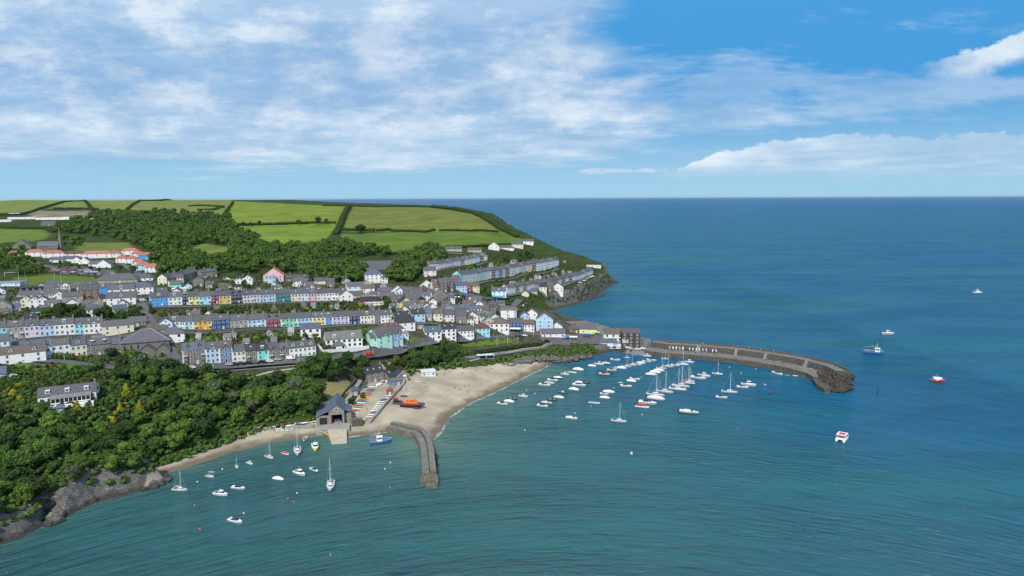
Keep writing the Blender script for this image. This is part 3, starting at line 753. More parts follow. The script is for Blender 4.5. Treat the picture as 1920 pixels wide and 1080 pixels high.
S(636,657,22,6,1,22,'white','slate',hp,'glazed corner room of the long white villa','', 3, desc='small octagon-like annex', fr='black')
# mint pair: gable towards the shore, painted fronts towards the bay
S(722,653,24,12,3,48,'mint','slate',gs,'at the bend of the shore road','RG', 2, desc='tall mint green end house')
S(737,650,18,12,3,48,'lightblue','slate',gs,'attached to the mint green end house','RG', 2)
S(748,648,14,12,3,48,'paleblue','slate',gs,'last of the tall row beside the mint house','RG', 2)
S(704,650,16,8,2,30,'mint','slate',gs,'low wing behind the mint green end house','', 1)
S(733,625,48,10,1,20,'white','maroon',hp,'behind the mint green house','C', 4, desc='white house under a big dark red hipped roof')
S(760,620,36,9,2,24,'white','dark',gs,'right of the dark red hipped roof','L', 3)
S(785,603,24,9,2,24,'lightblue','dark',gs,'end of the dark-roofed row','sR', 3)
S(758,601,36,9,1,24,'white','dark',gs,'low link in the dark-roofed row','ss', 3)
S(755,634,22,6,1,20,'paleblue','flat',fl,'garden room below the dark-roofed white house','', 3)
S(782,617,26,7,1,20,'grey','brown',fl,'open garage level by the alley','', 2, desc='low flat-roofed garage', cat='garage', name='garage')
S(800,601,20,9,2,14,'grey','blueslate',gs,'with blue slate roof at the town crossroads','R', 2)
S(819,602,22,8,2,10,'cream','brown',gs,'first of three cottages behind the shore road','R', 3)
S(841,604,22,8,2,10,'palepink','slate',gs,'second of three cottages behind the shore road','R', 3)
S(863,606,24,8,2,10,'greystone','slate',gs,'third of three cottages behind the shore road','', 3)
S(886,606,22,10,2,8,'cream','slate',gf,'sharp gable beside the stone cottage','L', 2)
S(813,637,30,9,2,20,'white','blueslate',gs,'with balcony and glass front over the wooded bank','s', 3, desc='modern slate-roofed house', fr='black', door='black')
S(842,638,27,10,3,18,'white','dark',gs,'tall shopfront house with dark attic on the shore road','ss', 3, fr='black', door='black')
S(872,634,34,9,2,14,'white','slate',gs,'long house in the middle of the shore road row','R', 5, fr='white')
S(904,629,30,9,2,8,'aqua','maroon',hp,'with white shopfront below on the shore road','', 4, door='black')
S(936,622,38,11,2,5,'white','brown',hp,'with black window frames facing the green','C', 4, desc='large white inn under a weathered brown hipped roof', fr='black', door='black', fh=3.2, cat='inn')
S(968,619,28,9,2,2,'darkblue','slate',gs,'with white sash windows beside the inn','RL', 4)
S(992,622,20,9,2,0,'white','brown',gs,'with verandah beside the navy blue one','', 3)
S(1021,622,32,14,3,-4,'lightblue','slate',gf,'at the corner of the quay road','aB', 2, desc='tall light blue gabled shop', fh=3.2, name='shop', cat='shop', trim='white')
S(1044,619,22,9,1,-8,'white','slate',gf,'with a big dark glass front beside the tall blue shop','', 1, desc='low white shop', name='shop', cat='shop', fr='black')
S(1038,633,46,9,1,6,'white','purple',gs,'on the slipway head below the tall blue shop','', 4, desc='long low slate-roofed kiosk', name='kiosk', cat='kiosk')
S(952,600,26,12,3,2,'white','grey',fl,'blank tall block behind the shore road inn','', 0 or 1, door=None)
S(965,600,8,12,3,2,'lightblue','grey',fl,'blue end of the blank tall block','', 1, door=None)
S(921,600,20,9,1,4,'green','green',gf,'green tin gable behind the inn','', 1, desc='small green shed', cat='shed', name='shed')
S(984,604,16,8,2,0,'lightblue','slate',gf,'small blue gable behind the dark blue house','', 2)
S(997,600,22,8,2,-4,'white','brown',gf,'brown-roofed gable left of the tall blue shop','', 2)
# town centre
C_ = 'in the old town centre'
S(762,580,22,9,2,26,'yellow','dark',gf,'above the crossroads','', 2)
S(778,573,30,11,2,20,'greystone','purple',gs,'behind the bright yellow gable','R', 3)
S(748,568,24,9,1,20,'grey','purple',gs,'low, left of the yellow gable','C', 3)
S(812,572,15,9,1,10,'white','slate',gf,'in front of the stone chapel hall','a', 1)
S(825,568,26,14,2,10,'greystone','purple',gf,'with pale barge boards beside the car park','B', 2, desc='stone chapel hall', cat='chapel', name='chapel')
S(862,588,40,10,1,5,'cream','blueslate',gs,'with a long blue slate roof above the cottages','LR', 5)
S(840,590,26,10,1,8,'white','purple',gs,'with two purple slate roofs by the small tree','C', 2)
S(827,592,22,9,1,12,'grey','purple',gs,'low purple-roofed one left of the small tree','', 2)
S(873,596,14,9,2,5,'cream','slate',gf,'with a big end chimney by the long slate roof','L', 2)
S(899,582,14,10,2,5,'white','slate',gf,'with an open loft window in the town centre','a', 1)
S(924,584,22,11,2,2,'brownstone','brown',hp,'square, above the shore road inn','', 2, cat='house')
S(893,569,20,8,1,5,'white','slate',gs,'between the car park and the white gable','', 2)
S(908,588,18,9,1,2,'grey','brown',gs,'squeezed between gable and square brown house','C', 1)
S(944,588,20,9,1,0,'grey','slate',gs,'right of the square brown house','C', 2)
S(864,547,24,8,2,10,'lightblue','blueslate',gs,'above the crowded town car park','LR', 5)
S(880,547,7,8,2,10,'redwall','brown',gs,'squeezed in above the car park','', 1)
S(891,548,16,8,2,10,'cream','brown',gs,'right end of the row above the car park','R', 3)
S(936,557,27,9,2,6,'white','blueslate',gs,'over the bright blue awning','LRd', 3)
S(832,548,14,10,3,20,'brownstone','purple',gs,'first of the tall stone houses above the chapel hall','R', 2, fr='white')
S(844,546,14,10,3,20,'brownstone','slate',gs,'second of the tall stone houses above the chapel hall','R', 2, fr='white')
S(857,540,13,9,3,20,'greystone','slate',gs,'last of the tall stone houses, tallest chimneys','RL', 2, fr='white')
S(815,546,16,8,1,18,'cream','brown',gs,'small roof beside the church spire','', 2)
S(790,553,24,9,1,18,'grey','brown',gs,'low one below the leafy garden, near the spire','C', 3)
S(775,549,14,8,1,18,'white','grey',fl,'among shrubs over the old town','', 2)
S(1000,551,16,7,1,-4,'grey','blueslate',hp,'under the headland cliff terrace','s', 2, desc='low house with dark blue pyramid roof')
S(1018,548,14,9,2,-4,'cream','dark',gs,'first of the group at the cliff edge','', 2)
S(1031,546,11,9,2,-4,'brownstone','slate',gs,'middle of the group at the cliff edge','', 1)
S(1046,548,20,10,2,-6,'white','slate',gf,'big gable at the cliff edge','', 3, desc='white gabled hotel')
S(985,556,14,7,1,0,'cream','brown',gf,'small gable left of the pyramid roof','', 1)
S(847,471,38,9,1,8,'beige','blueslate',gs,'top of the headland, first from the dark trees','s', 5, desc='long low bungalow', cat='bungalow')
S(890,473,26,9,1,6,'beige','brown',gs,'top of the headland, second from the dark trees','', 3, desc='brown-roofed bungalow', cat='bungalow')
S(926,469,20,10,2,4,'white','brown',gf,'top of the headland beside the hedge','a', 2, desc='steep white gabled chalet', cat='chalet')
S(948,468,32,9,1,2,'white','brown',hp,'right of the steep white chalet','', 5, desc='low white bungalow', cat='bungalow')
S(970,465,22,10,2,0,'cream','blueslate',gs,'near the headland top by the sea','R', 3)
S(990,459,20,9,2,-6,'white','slate',gs,'highest and last before the headland drops','R', 2)
S(702,531,30,12,3,20,'white','blueslate',hp,'standing alone before the dark wood','GG', 4, desc='tall white guest house')
S(722,532,10,10,2,20,'white','slate',hp,'small annex of the tall guest house','', 2)
S(807,518,22,9,2,14,'palepink','slate',gs,'foot of the upper headland terrace','', 2, desc='tall pale pink house')
S(513,528,36,12,2,12,'pink','orange',gf,'over the top terrace','aC', 3, desc='large pink villa with orange tiled roof')
S(507,531,18,6,2,12,'lightblue','flat',fl,'blue annex of the pink villa','', 3)
S(465,534,16,8,2,12,'white','slate',gf,'with three tall windows in the leafy gardens','a', 2)
S(440,532,24,8,1,12,'white','grey',fl,'low, with dark opening left of the tall-windowed gable','', 2)
S(372,537,18,9,2,18,'greystone','slate',gf,'stone gable at the foot of the stepped row','', 2)
S(336,549,24,8,1,18,'cream','white',fl,'with white flat roof over the top terrace','', 1)
S(330,540,18,8,1,18,'turquoise','slate',gs,'small turquoise hut under the stepped row','', 1)
S(667,549,28,9,2,24,'paleblue','slate',gs,'right of the top terrace end','', 3)
S(690,553,24,8,2,20,'white','brown',gs,'with pale end wall by the orange chimneys','RL', 2)
S(664,560,34,8,1,24,'grey','brown',gs,'with two orange chimneys','RL', 3)
S(692,571,28,8,1,20,'brick','dark',gs,'dark roof and brick gable over the long white wall','', 3)
S(706,573,38,4,1,20,'white','white',fl,'long white garden room before the brick gable','', 5, fh=2.0)
S(722,553,26,8,1,18,'paleblue','slate',gs,'end of the hillside lane','', 3)
S(746,552,26,8,1,18,'white','dark',gf,'bungalow with pale barge boards','B', 3)
S(768,552,22,8,1,16,'beige','brown',gs,'dark-roofed one over the leafy bank','', 3)
S(728,562,26,8,1,20,'grey','purple',gs,'purple roof behind the leafy bank','C', 3)
S(800,540,24,8,1,16,'white','dark',gf,'small gable before the dark wood, by the tall stone houses','', 2)
S(816,545,20,8,1,16,'brownstone','brown',gs,'left of the tall stone houses','C', 2)
S(650,566,22,7,2,24,'white','slate',gf,'big white gable ending the top terrace','L', 2)
S(637,527,22,8,1,15,'brownstone','brown',gs,'low, between the white-ended row and the guest house','', 2)
S(600,533,20,8,1,14,'cream','slate',gs,'under the low row beyond the pink villa','', 2)
S(560,533,18,8,1,14,'white','brown',gs,'hidden in shrubs behind the top terrace','', 2)
S(420,545,20,7,1,14,'timber','brown',gs,'garden house in the leafy gardens','', 2, desc='brown garden house')
S(393,540,14,7,1,14,'grey','slate',gs,'roof beside the stone gable','', 2)
# estate of red roofs
E = 'on the red-roofed estate'
for i, (px, py, w, st, wc, rc, d) in enumerate([
    (28,480,26,1,'white','red','partly behind the big bush'), (65,481,29,2,'white','red','below the church'), (100,483,33,2,'white','red','before the church wall'),
    (140,484,32,2,'white','maroon','the only one with a brown-red roof'), (182,484,46,2,'white','red','the longest one'), (215,483,20,2,'white','red','ending the long one'),
    (243,478,28,2,'white','red','highest by the wood'), (275,487,30,2,'blue','red','the bright blue one'), (228,493,20,2,'white','red','at the curve of the road'),
    (245,494,20,2,'white','red','one step down the curved road'), (258,500,20,2,'paleblue','red','two steps down the curved road'), (268,507,26,2,'lightblue','red','nearest the wood'),
    (285,511,24,2,'white','red','last under the dark trees'), (257,484,22,2,'white','red','between highest and blue one')]):
    S(px,py,w,9,st,18 if px < 220 else 10,wc,rc,hp,'', 'C' if i % 2 == 0 else '', 3, desc=f"{nice(wc)} estate house under a {'brown-red' if rc == 'maroon' else 'red tiled'} hipped roof, {d}", group='red-roofed estate houses')
for i, (px, py, w, d) in enumerate([(105,492,22,'nearest the church'), (144,493,18,'with blue gable window'), (158,495,20,'second of the white gables'), (176,500,18,'small slate one by the road'), (194,502,26,'widest, beside the parked cars'), (130,490,24,'long low slate roof')]):
    S(px,py,w,9,1,10,'white','slate' if i % 2 else 'blueslate',gf if i in (1, 2, 4) else gs,'', 'B' if i == 4 else '', 2, desc=f"white bungalow below the red roofs, {d}", cat='bungalow', group='white bungalows')
S(40,466,34,10,1,6,'greystone','slate',gf,'at the meadow edge left of the church','', 3, desc='grey stone schoolhouse', cat='schoolhouse')
S(92,423,30,14,1,4,'greystone','slate',gs,'below the long white sheds','', 3, desc='grey stone barn', cat='barn', name='barn')
for i, (px, py, w) in enumerate([(8,416,24),(25,403,20),(40,411,50),(100,412,64),(128,411,22),(182,413,24)]):
    S(px,py,w,10,1,3,'white','white',gs,'', '', 4, pitch=14, door=None, desc=f"long low white holiday building on the ridge, {nth(i+1)} from the left", cat='building', name='building', group='white buildings on the ridge')
S(453,472,12,9,2,6,'grey','slate',gs,'alone at the wood edge under the bright meadow','C', 2)

# ------------------------------------------------------------------ (cottages and sheds packed into the gaps come after the roads)
ROADS = [
 ([(-30,674),(100,678),(190,686),(235,692),(290,692),(345,694),(400,690),(480,684),(560,679),(600,677),(640,673),(700,669),(745,664),(765,652),(800,646),(850,640),(900,636),(960,630),(1010,628),(1060,634),(1110,636)], 6.5, .3),
 ([(-20,643),(60,642),(150,638),(215,633),(260,628),(300,626),(360,625),(430,622.5),(520,618),(620,613),(734,609),(790,607),(850,612)], 5, .3),
 ([(283,578),(360,576),(432,573),(520,569),(600,566),(660,565),(720,572),(780,575),(830,578)], 4.5, .3),
 ([(255,560),(268,574),(275,592),(290,612),(305,630),(318,655),(334,684)], 6, .35),
 ([(52,488),(80,498),(130,506),(190,514),(235,520)], 9, .35),
 ([(80,486),(130,487),(200,488),(235,498),(262,515)], 6, .35),
 ([(951,556),(985,550),(1045,539),(1088,528),(1113,517.5)], 6, .35),
 ([(822,556),(880,556),(930,561),(951,558)], 6, .35),
 ([(975,562),(962,575),(955,590),(945,605),(960,628)], 7, .35),
 ([(602,690),(612,680),(600,664),(596,655)], 5, .4),
 ([(863,536),(915,528),(980,516),(1048,503.5)], 4.5, .35),
 ([(805,512),(870,501),(914,492)], 4.5, .35),
]
CLEAR = []   # points that must stay free of bushes
def _clear():
    for pts, w_, lf in ROADS + [([(1010,640),(1060,636),(1120,634),(1200,645)], 20, 0), ([(668,790),(690,765),(715,735),(735,710)], 9, 0), ([(875,672),(930,664),(990,655),(1036,646)], 7, 0), ([(850,644),(900,641),(970,636)], 12, 0)]:
        P = [hit(*q) for q in pts]
        for a, b in zip(P[:-1], P[1:]):
            n = max(1, int(math.hypot(b.x - a.x, b.y - a.y) / 3))
            for i in range(n + 1): CLEAR.append((a.x + (b.x - a.x) * i / n, a.y + (b.y - a.y) * i / n, w_ / 2 + 1.6))
    for pol in [[(618,489),(735,489),(738,506),(640,507)], [(826,553),(880,551),(925,560),(870,569),(815,569)], [(90,503),(150,500),(215,508),(218,520),(120,515)]]:
        for i in range(60):
            f = rnd.random(); g = rnd.random(); q0, q1, q2, q3 = pol[:4]
            px = (q0[0] * (1 - f) + q1[0] * f) * (1 - g) + (q3[0] * (1 - f) + q2[0] * f) * g; py = (q0[1] * (1 - f) + q1[1] * f) * (1 - g) + (q3[1] * (1 - f) + q2[1] * f) * g
            h = hit(px, py); CLEAR.append((h.x, h.y, 7))
_clear()
CLEARA = np.array(CLEAR)

def infill(pol, n, gap, where, cols, rcs, wr, st, rot, seed, kinds_=(gs, gs, gf), name='cottage', lod=0):
    rg = random.Random(seed); xs = [q[0] for q in pol]; ys = [q[1] for q in pol]; out = []; tries = 0
    while len(out) < n and tries < n * 60:
        tries += 1; px = rg.uniform(min(xs), max(xs)); py = rg.uniform(min(ys), max(ys))
        if not in_poly(px, py, pol): continue
        h = hit(px, py); HA = np.array(HOUSE_AT)
        if np.any((h.x - HA[:, 0]) ** 2 + (h.y + 3 - HA[:, 1]) ** 2 < (HA[:, 2] * .5 + gap) ** 2): continue
        if np.any((h.x - CLEARA[:, 0]) ** 2 + (h.y + 2 - CLEARA[:, 1]) ** 2 < (CLEARA[:, 2] + 2.2) ** 2): continue
        w = rg.uniform(*wr); out.append((px, py, w)); HOUSE_AT.append((h.x, h.y + 3, w))
    out.sort(); cn = {}
    for px, py, w in out:
        h = hit(px, py); c = rg.choice(cols); r_ = rg.choice(rcs); s_ = rg.choice(st); cn[(c, r_)] = cn.get((c, r_), 0) + 1
        a = R(rot + rg.uniform(-12, 12)); f = rg.choice(['', 'R', 'L', 's', 'C', ''])
        house((h.x - math.cos(a) * w / 2, h.y - math.sin(a) * w / 2, h.z), a, w, rg.uniform(4.5, 7.5), s_, c, r_, 'single', rg.choice(kinds_), feats=f, side='r', fh=2.5,
              label=f"{nice(c)} {name} with {r_} roof {where}, {nth(cn[(c, r_)])} such from left", group=name + 's ' + where, name=name, cat=name, door=rg.choice(['white', 'black', 'brown', 'blue']))
RC_ = ['slate', 'slate', 'grey', 'brown', 'dark', 'purple', 'blueslate']; WC_ = ['white', 'white', 'cream', 'grey', 'greystone', 'paleblue', 'brownstone', 'white', 'beige']
infill([(740,550),(830,535),(960,575),(965,612),(900,618),(800,612),(730,590)], 44, 1.2, 'in the old town', WC_, RC_, (5, 9), (1, 2, 2), 12, 5)
infill([(-30,535),(180,540),(290,560),(285,600),(120,592),(-30,620)], 30, 1.0, 'over the second terrace', WC_, RC_, (5, 9), (1, 1, 2), 28, 6)
infill([(560,545),(650,530),(740,545),(745,580),(650,560),(560,560)], 16, 1.2, 'behind the top terrace', WC_, RC_, (5, 8), (1, 1, 2), 18, 7)
infill([(380,545),(560,535),(610,540),(600,556),(380,560)], 14, 1.5, 'in the gardens under the wood', WC_, RC_, (4, 7), (1,), 15, 8)
infill([(318,605),(360,584),(650,578),(740,585),(730,600),(560,605)], 20, 1.0, 'between the two long terraces', ['white', 'timber', 'grey', 'beige', 'brownstone'], ['flat', 'grey', 'brown', 'slate'], (2.4, 4), (1,), 20, 9, name='shed')
infill([(940,545),(1000,520),(1040,512),(1090,517),(1040,528),(985,540)], 14, 1.5, 'on the headland gardens', ['white', 'grey', 'cream', 'greystone'], ['slate', 'grey'], (3, 5.5), (1,), 5, 10, name='shed')
infill([(860,520),(950,498),(1040,488),(1090,500),(1040,496),(960,508),(870,528)], 12, 1.5, 'above the middle headland terrace', ['white', 'cream', 'greystone'], ['slate', 'grey'], (4, 7), (1, 2), 8, 11)
infill([(345,640),(560,628),(590,650),(500,655),(345,662)], 9, 1.0, 'over the lowest terrace', ['white', 'grey', 'timber'], ['flat', 'grey'], (2.4, 4), (1,), 20, 12, name='shed')
infill([(280,565),(300,530),(470,525),(480,545),(380,560)], 12, 1.2, 'by the stepped row', WC_, RC_, (5, 8), (1, 2), 18, 13)
infill([(-20,655),(100,650),(330,640),(330,665),(230,660),(90,664)], 8, 1.0, 'near the chapel', WC_, RC_, (4, 7), (1, 1), 28, 14)
# ------------------------------------------------------------------ vegetation
def leafmat(name, c1, c2, rand=.18):
    return mat(name, c1, rough=.9, rgb2=c2, scale=.45, detail=5, spec=.12, rand=rand, lo=.32, hi=.68)
LEAF = {'dark': leafmat('leaves_dark', (.022, .048, .014), (.055, .10, .026)), 'mid': leafmat('leaves_mid', (.034, .072, .015), (.095, .16, .034)),
        'bright': leafmat('leaves_bright', (.06, .115, .018), (.15, .23, .04)), 'yellow': leafmat('leaves_golden', (.20, .19, .015), (.42, .38, .04)),
        'bronze': leafmat('leaves_bronze', (.045, .03, .018), (.11, .075, .04)), 'grey': leafmat('leaves_silver', (.06, .09, .04), (.14, .18, .09)),
        'hedge': leafmat('leaves_hedge', (.018, .04, .010), (.05, .085, .022), .08), 'heath': leafmat('leaves_heath', (.03, .05, .014), (.10, .12, .035), .05)}
BARK = mat('bark', (.10, .085, .065), rough=.95, var=.3, scale=3)
PALEBARK = mat('pale_bark', (.30, .27, .22), rough=.95, var=.25, scale=3)

def leafquads(V, F, c, rx, ry, rz, n, ls, rg, zmin=-.55):
    "leaf clumps on and just under the surface of one lobe"
    u = rg.normal(size=(n, 3)); u /= np.linalg.norm(u, axis=1)[:, None]
    u[:, 2] = np.where(u[:, 2] < zmin, -u[:, 2], u[:, 2])
    rr = 1.12 - .42 * rg.rand(n) ** 1.3
    P = c + u * rr[:, None] * np.array([rx, ry, rz])
    nrm = u / np.array([rx, ry, rz]); nrm /= np.linalg.norm(nrm, axis=1)[:, None]
    nrm = nrm + rg.normal(size=(n, 3)) * .45; nrm /= np.linalg.norm(nrm, axis=1)[:, None]
    t = np.cross(nrm, rg.normal(size=(n, 3))); t /= np.linalg.norm(t, axis=1)[:, None]
    b = np.cross(nrm, t)
    s = ls * (.6 + .8 * rg.rand(n))[:, None]
    base = sum(len(v) for v in V)
    q = np.stack([P - t * s - b * s * .6, P + t * s * .9 - b * s * .7, P + t * s * .7 + b * s, P - t * s * .8 + b * s * .8], 1).reshape(-1, 3)
    V.append(q); F.append(np.arange(n * 4).reshape(-1, 4) + base)
_ico = None
def core(V, F4, c, rx, ry, rz, rg, sub=1):
    "coarse lat/long ball added inside the leaves to block light passing through"
    k, m = 7, 4
    base = sum(len(v) for v in V)
    pts = []
    for i in range(m + 1):
        th = PI * (i + .35) / (m + .7)
        for j in range(k):
            a = 2 * PI * j / k + i * .4
            s = .80 + .12 * rg.rand()
            pts.append((c[0] + rx * s * math.sin(th) * math.cos(a), c[1] + ry * s * math.sin(th) * math.sin(a), c[2] + rz * s * math.cos(th)))
    V.append(np.array(pts))
    f = [(base + i * k + j, base + (i + 1) * k + j, base + (i + 1) * k + (j + 1) % k, base + i * k + (j + 1) % k) for i in range(m) for j in range(k)]
    F4.append(np.array(f))
def np_mesh(name, V, F, m, smooth=False):
    V = np.concatenate(V); F = np.concatenate(F)
    me = bpy.data.meshes.new(name)
    me.vertices.add(len(V)); me.vertices.foreach_set('co', V.reshape(-1).astype(np.float32))
    me.loops.add(len(F) * 4); me.loops.foreach_set('vertex_index', F.reshape(-1).astype(np.int32))
    me.polygons.add(len(F)); me.polygons.foreach_set('loop_start', np.arange(0, len(F) * 4, 4, dtype=np.int32))
    if smooth: me.polygons.foreach_set('use_smooth', np.ones(len(F), bool))
    me.materials.append(m); me.update(calc_edges=True)
    return me
def crown_geo(V, F, x, y, z, r, h, rg, lobes=9, n=900, ls=.34, cone=False):
    "crown of radius r and height h whose lowest leaves are at z"
    if cone:
        for i in range(7):
            f = i / 6; rr = r * (1 - f * .86)
            leafquads(V, F, np.array([x, y, z + h * (.08 + .86 * f)]), rr, rr, h * .13, n // 7, ls, rg, -1)
            core(V, F, (x, y, z + h * (.08 + .8 * f)), rr * .8, rr * .8, h * .12, rg)
        return
    cz = z + h * .5
    core(V, F, (x, y, cz), r * .72, r * .72, h * .42, rg)
    for i in range(lobes):
        a = 2 * PI * (i * .618 + rg.rand() * .12); q = (rg.rand() ** .6) * .62; e = rg.rand()
        lr = r * (.36 + .22 * rg.rand())
        c = np.array([x + r * q * math.cos(a), y + r * q * math.sin(a), cz + h * (.34 - .5 * q * q + .20 * (e - .5)) * (1 if e > .25 else -.6)])
        leafquads(V, F, c, lr, lr, lr * .82, n // lobes, ls, rg)
        core(V, F, c, lr * .8, lr * .8, lr * .66, rg)
def tree_mesh(key, col, seed, r=4.0, h=6.5, cone=False, n=950, ls=.34, lobes=11):
    def f():
        rg = np.random.RandomState(seed); V = []; F = []
        crown_geo(V, F, 0, 0, 0, r, h, rg, lobes, n, ls, cone)
        return np_mesh('crown', V, F, LEAF[col])
    return cached(('tree', key, col), f)
def trunk_mesh(pale=False, seed=0):
    def f():
        b = MB(); rg = random.Random(seed)
        b.tube((0, 0, -2), (.1, .05, 2.2), .30, .2, 7)
        b.tube((.1, .05, 2.2), (.0, .2, 5.5), .2, .08, 6)
        for i in range(5):
            a = i * 1.26 + rg.random(); z = 1.8 + .5 * i
            b.tube((.08, .1, z), (math.cos(a) * 2.1, math.sin(a) * 2.1, z + 2.0), .1, .03, 5)
        return b.mesh('trunk', [PALEBARK if pale else BARK])
    return cached(('trunk', pale, seed), f)
TREES = []
TVAR = []
for i in range(5):
    TVAR.append((4.0 + .3 * i, 6.0 + .5 * (i % 3)))
def put_tree(x, y, s, col, v=None, cone=False, clear=1.3, label=None, zz=None, sx=1.0):
    v = rnd.randrange(5) if v is None else v
    z = ground(x, y) if zz is None else zz
    t = ob('tree', None, loc=(x, y, z - .2), rz=rnd.uniform(0, 6.28), cat='tree')
    q_ = rnd.uniform(.84, 1.2); t.scale = (s * sx * q_, s * sx * q_ * rnd.uniform(.85, 1.15), s * rnd.uniform(.8, 1.25))
    r, h = TVAR[v]
    if cone: me = tree_mesh('cone', col, 50, 2.3, 7.0, True, 900, .26)
    else: me = tree_mesh(v, col, 10 + v, r, h)
    ob('trunk', trunk_mesh(rnd.random() < .12 and not cone, v), t, sc=(1, 1, clear / 1.6) if cone else None)
    ob('crown', me, t, loc=(0, 0, .3 if cone else clear))
    if label: t['label'] = label
    TREES.append((t, col, cone, s, label is not None))
    return t
def scatter(polyg, gap, count, exclude=(), seed=1, dmax=None, free=True):
    "points on the land under a sight-line polygon with a minimum spacing in metres"
    rg = random.Random(seed); xs = [p[0] for p in polyg]; ys = [p[1] for p in polyg]; out = []; tries = 0; cells = {}
    HA = np.array(HOUSE_AT)
    while len(out) < count and tries < count * 14:
        tries += 1
        px = rg.uniform(min(xs), max(xs)); py = rg.uniform(min(ys), max(ys))
        if not in_poly(px, py, polyg): continue
        if any(in_poly(px, py, e) for e in exclude): continue
        p = hit(px, py)
        if p.z < .8: continue
        ci, cj = int(p.x // gap), int(p.y // gap)
        if any((p.x - q[0]) ** 2 + (p.y - q[1]) ** 2 < gap * gap for i in (-1, 0, 1) for j in (-1, 0, 1) for q in cells.get((ci + i, cj + j), ())): continue
        if np.any((p.x - HA[:, 0]) ** 2 + (p.y - HA[:, 1]) ** 2 < (HA[:, 2] * .5 + min(3, gap * .5)) ** 2): continue
        if free and np.any((p.x - CLEARA[:, 0]) ** 2 + (p.y - CLEARA[:, 1]) ** 2 < CLEARA[:, 2] ** 2): continue
        cells.setdefault((ci, cj), []).append((p.x, p.y)); out.append((p.x, p.y, p.z))
    return out
BELT = []
def wooded(polyg, gap, count, s, pal, belt, exclude=(), seed=1, **k):
    pts = scatter(polyg, gap, count, exclude, seed)
    for x, y, z in pts:
        c = rnd.choice(pal); t = put_tree(x, y, rnd.uniform(*s), c, **k)
        BELT.append((t, belt, c))
PALN = ['mid', 'mid', 'dark', 'mid', 'bright', 'dark', 'bright', 'mid', 'dark', 'grey'] if False else ['mid', 'mid', 'dark', 'mid', 'bright', 'dark', 'bright', 'mid', 'mid', 'bright', 'dark', 'grey']
HOUSEGAP = [(60, 775), (90, 690), (190, 690), (230, 745), (190, 775)]
GARD = [(180, 700), (235, 690), (285, 770), (250, 800), (190, 815), (150, 790)]
wooded([(-60,790),(-60,985),(0,975),(75,948),(110,915),(190,888),(252,888),(300,868),(335,850),(400,812),(450,797),(520,788),(585,780),(590,735),(560,722),(480,722),(430,712),(350,706),(300,712),(262,690),(232,695),(205,700),(235,760),(160,780),(60,775)],
       5.6, 175, (.55, 1.08), PALN, 'on the slope above the near shore', exclude=(HOUSEGAP, GARD), seed=4)
wooded([(235,685),(262,684),(330,700),(330,715),(230,722)], 6, 8, (.9, 1.2), ['dark', 'mid'], 'below the chapel', seed=5)
wooded([(505,775),(590,775),(600,745),(585,722),(520,722)], 6.5, 9, (1.0, 1.35), ['mid', 'mid', 'dark'], 'left of the stone boathouse', seed=6)
wooded([(560,708),(598,690),(640,690),(700,700),(690,712),(610,722)], 6, 16, (.8, 1.2), ['dark', 'dark', 'mid'], 'under the shore road by the cottages', seed=7)
wooded([(745,670),(760,660),(840,648),(870,668),(835,686),(790,697),(768,690)], 5, 26, (.65, 1.0), ['dark', 'dark', 'mid'], 'on the bank behind the sandy beach', seed=8)
wooded([(655,758),(700,735),(712,742),(668,778)], 3.5, 8, (.4, .55), ['mid', 'dark'], 'along the boat park lane', seed=9)
wooded([(705,672),(740,668),(760,700),(722,706)], 4.5, 5, (.5, .7), ['mid', 'bronze'], 'around the slate-roofed cottages', seed=10)
wooded([(75,592),(100,580),(140,583),(200,585),(285,590),(285,602),(190,600),(70,603)], 5, 22, (.5, .9), ['dark', 'mid', 'dark'], 'in the gardens above the second terrace', seed=11)
wooded([(380,590),(480,582),(560,580),(700,582),(700,596),(560,603),(460,603),(400,607)], 5, 24, (.4, .62), ['mid', 'dark', 'mid', 'bright'], 'between the top and middle terraces', seed=12)
wooded([(385,556),(420,535),(470,540),(480,560)], 5, 14, (.5, .75), ['mid', 'dark', 'mid'], 'in the leafy gardens over the top terrace', seed=13)
wooded([(700,575),(720,560),(800,560),(800,570),(750,590),(710,595)], 5, 14, (.5, .8), ['dark', 'mid'], 'on the leafy bank in the old town', seed=14)
wooded([(880,516),(860,500),(930,495),(960,492),(990,500),(940,510)], 7, 16, (.5, .8), ['dark', 'mid', 'bright'], 'between the two upper headland terraces', seed=15)
wooded([(900,560),(905,545),(940,540),(1000,528),(1040,520),(1000,540),(950,545)], 7, 12, (.5, .7), ['dark', 'mid'], 'above the headland cliff terrace', seed=16)
wooded([(930,486),(990,478),(1020,488),(950,497)], 9, 10, (.7, 1.0), ['dark'], 'below the headland bungalows', seed=17)
wooded([(540,640),(600,640),(690,640),(690,632),(640,626)], 5, 8, (.35, .5), ['mid', 'dark'], 'in the lawns over the lowest terrace', seed=18)
for px, py, s, d in [(146,772,1.0,'lowest, standing apart'), (238,738,.9,'highest, beside the dark tree'), (263,772,1.05,'rightmost of the four'), (226,770,.85,'middle of the four')]:
    p = hit(px, py + 6); t = put_tree(p.x, p.y, s * .95, 'yellow', cone=True, sx=1.15, label=f"golden yellow conifer below the shore bungalow, {d}")
for px, py, c, s, l in [(284,588,'dark',1.0,'tall dark conical evergreen at the start of the top terrace'), (675,578,'yellow',.5,'round golden tree under the brick gable'), (577,585,'yellow',.45,'round golden tree below the teal end of the top terrace')]:
    p = hit(px, py); t = put_tree(p.x, p.y, s, c, cone=(c == 'dark'), label=l)
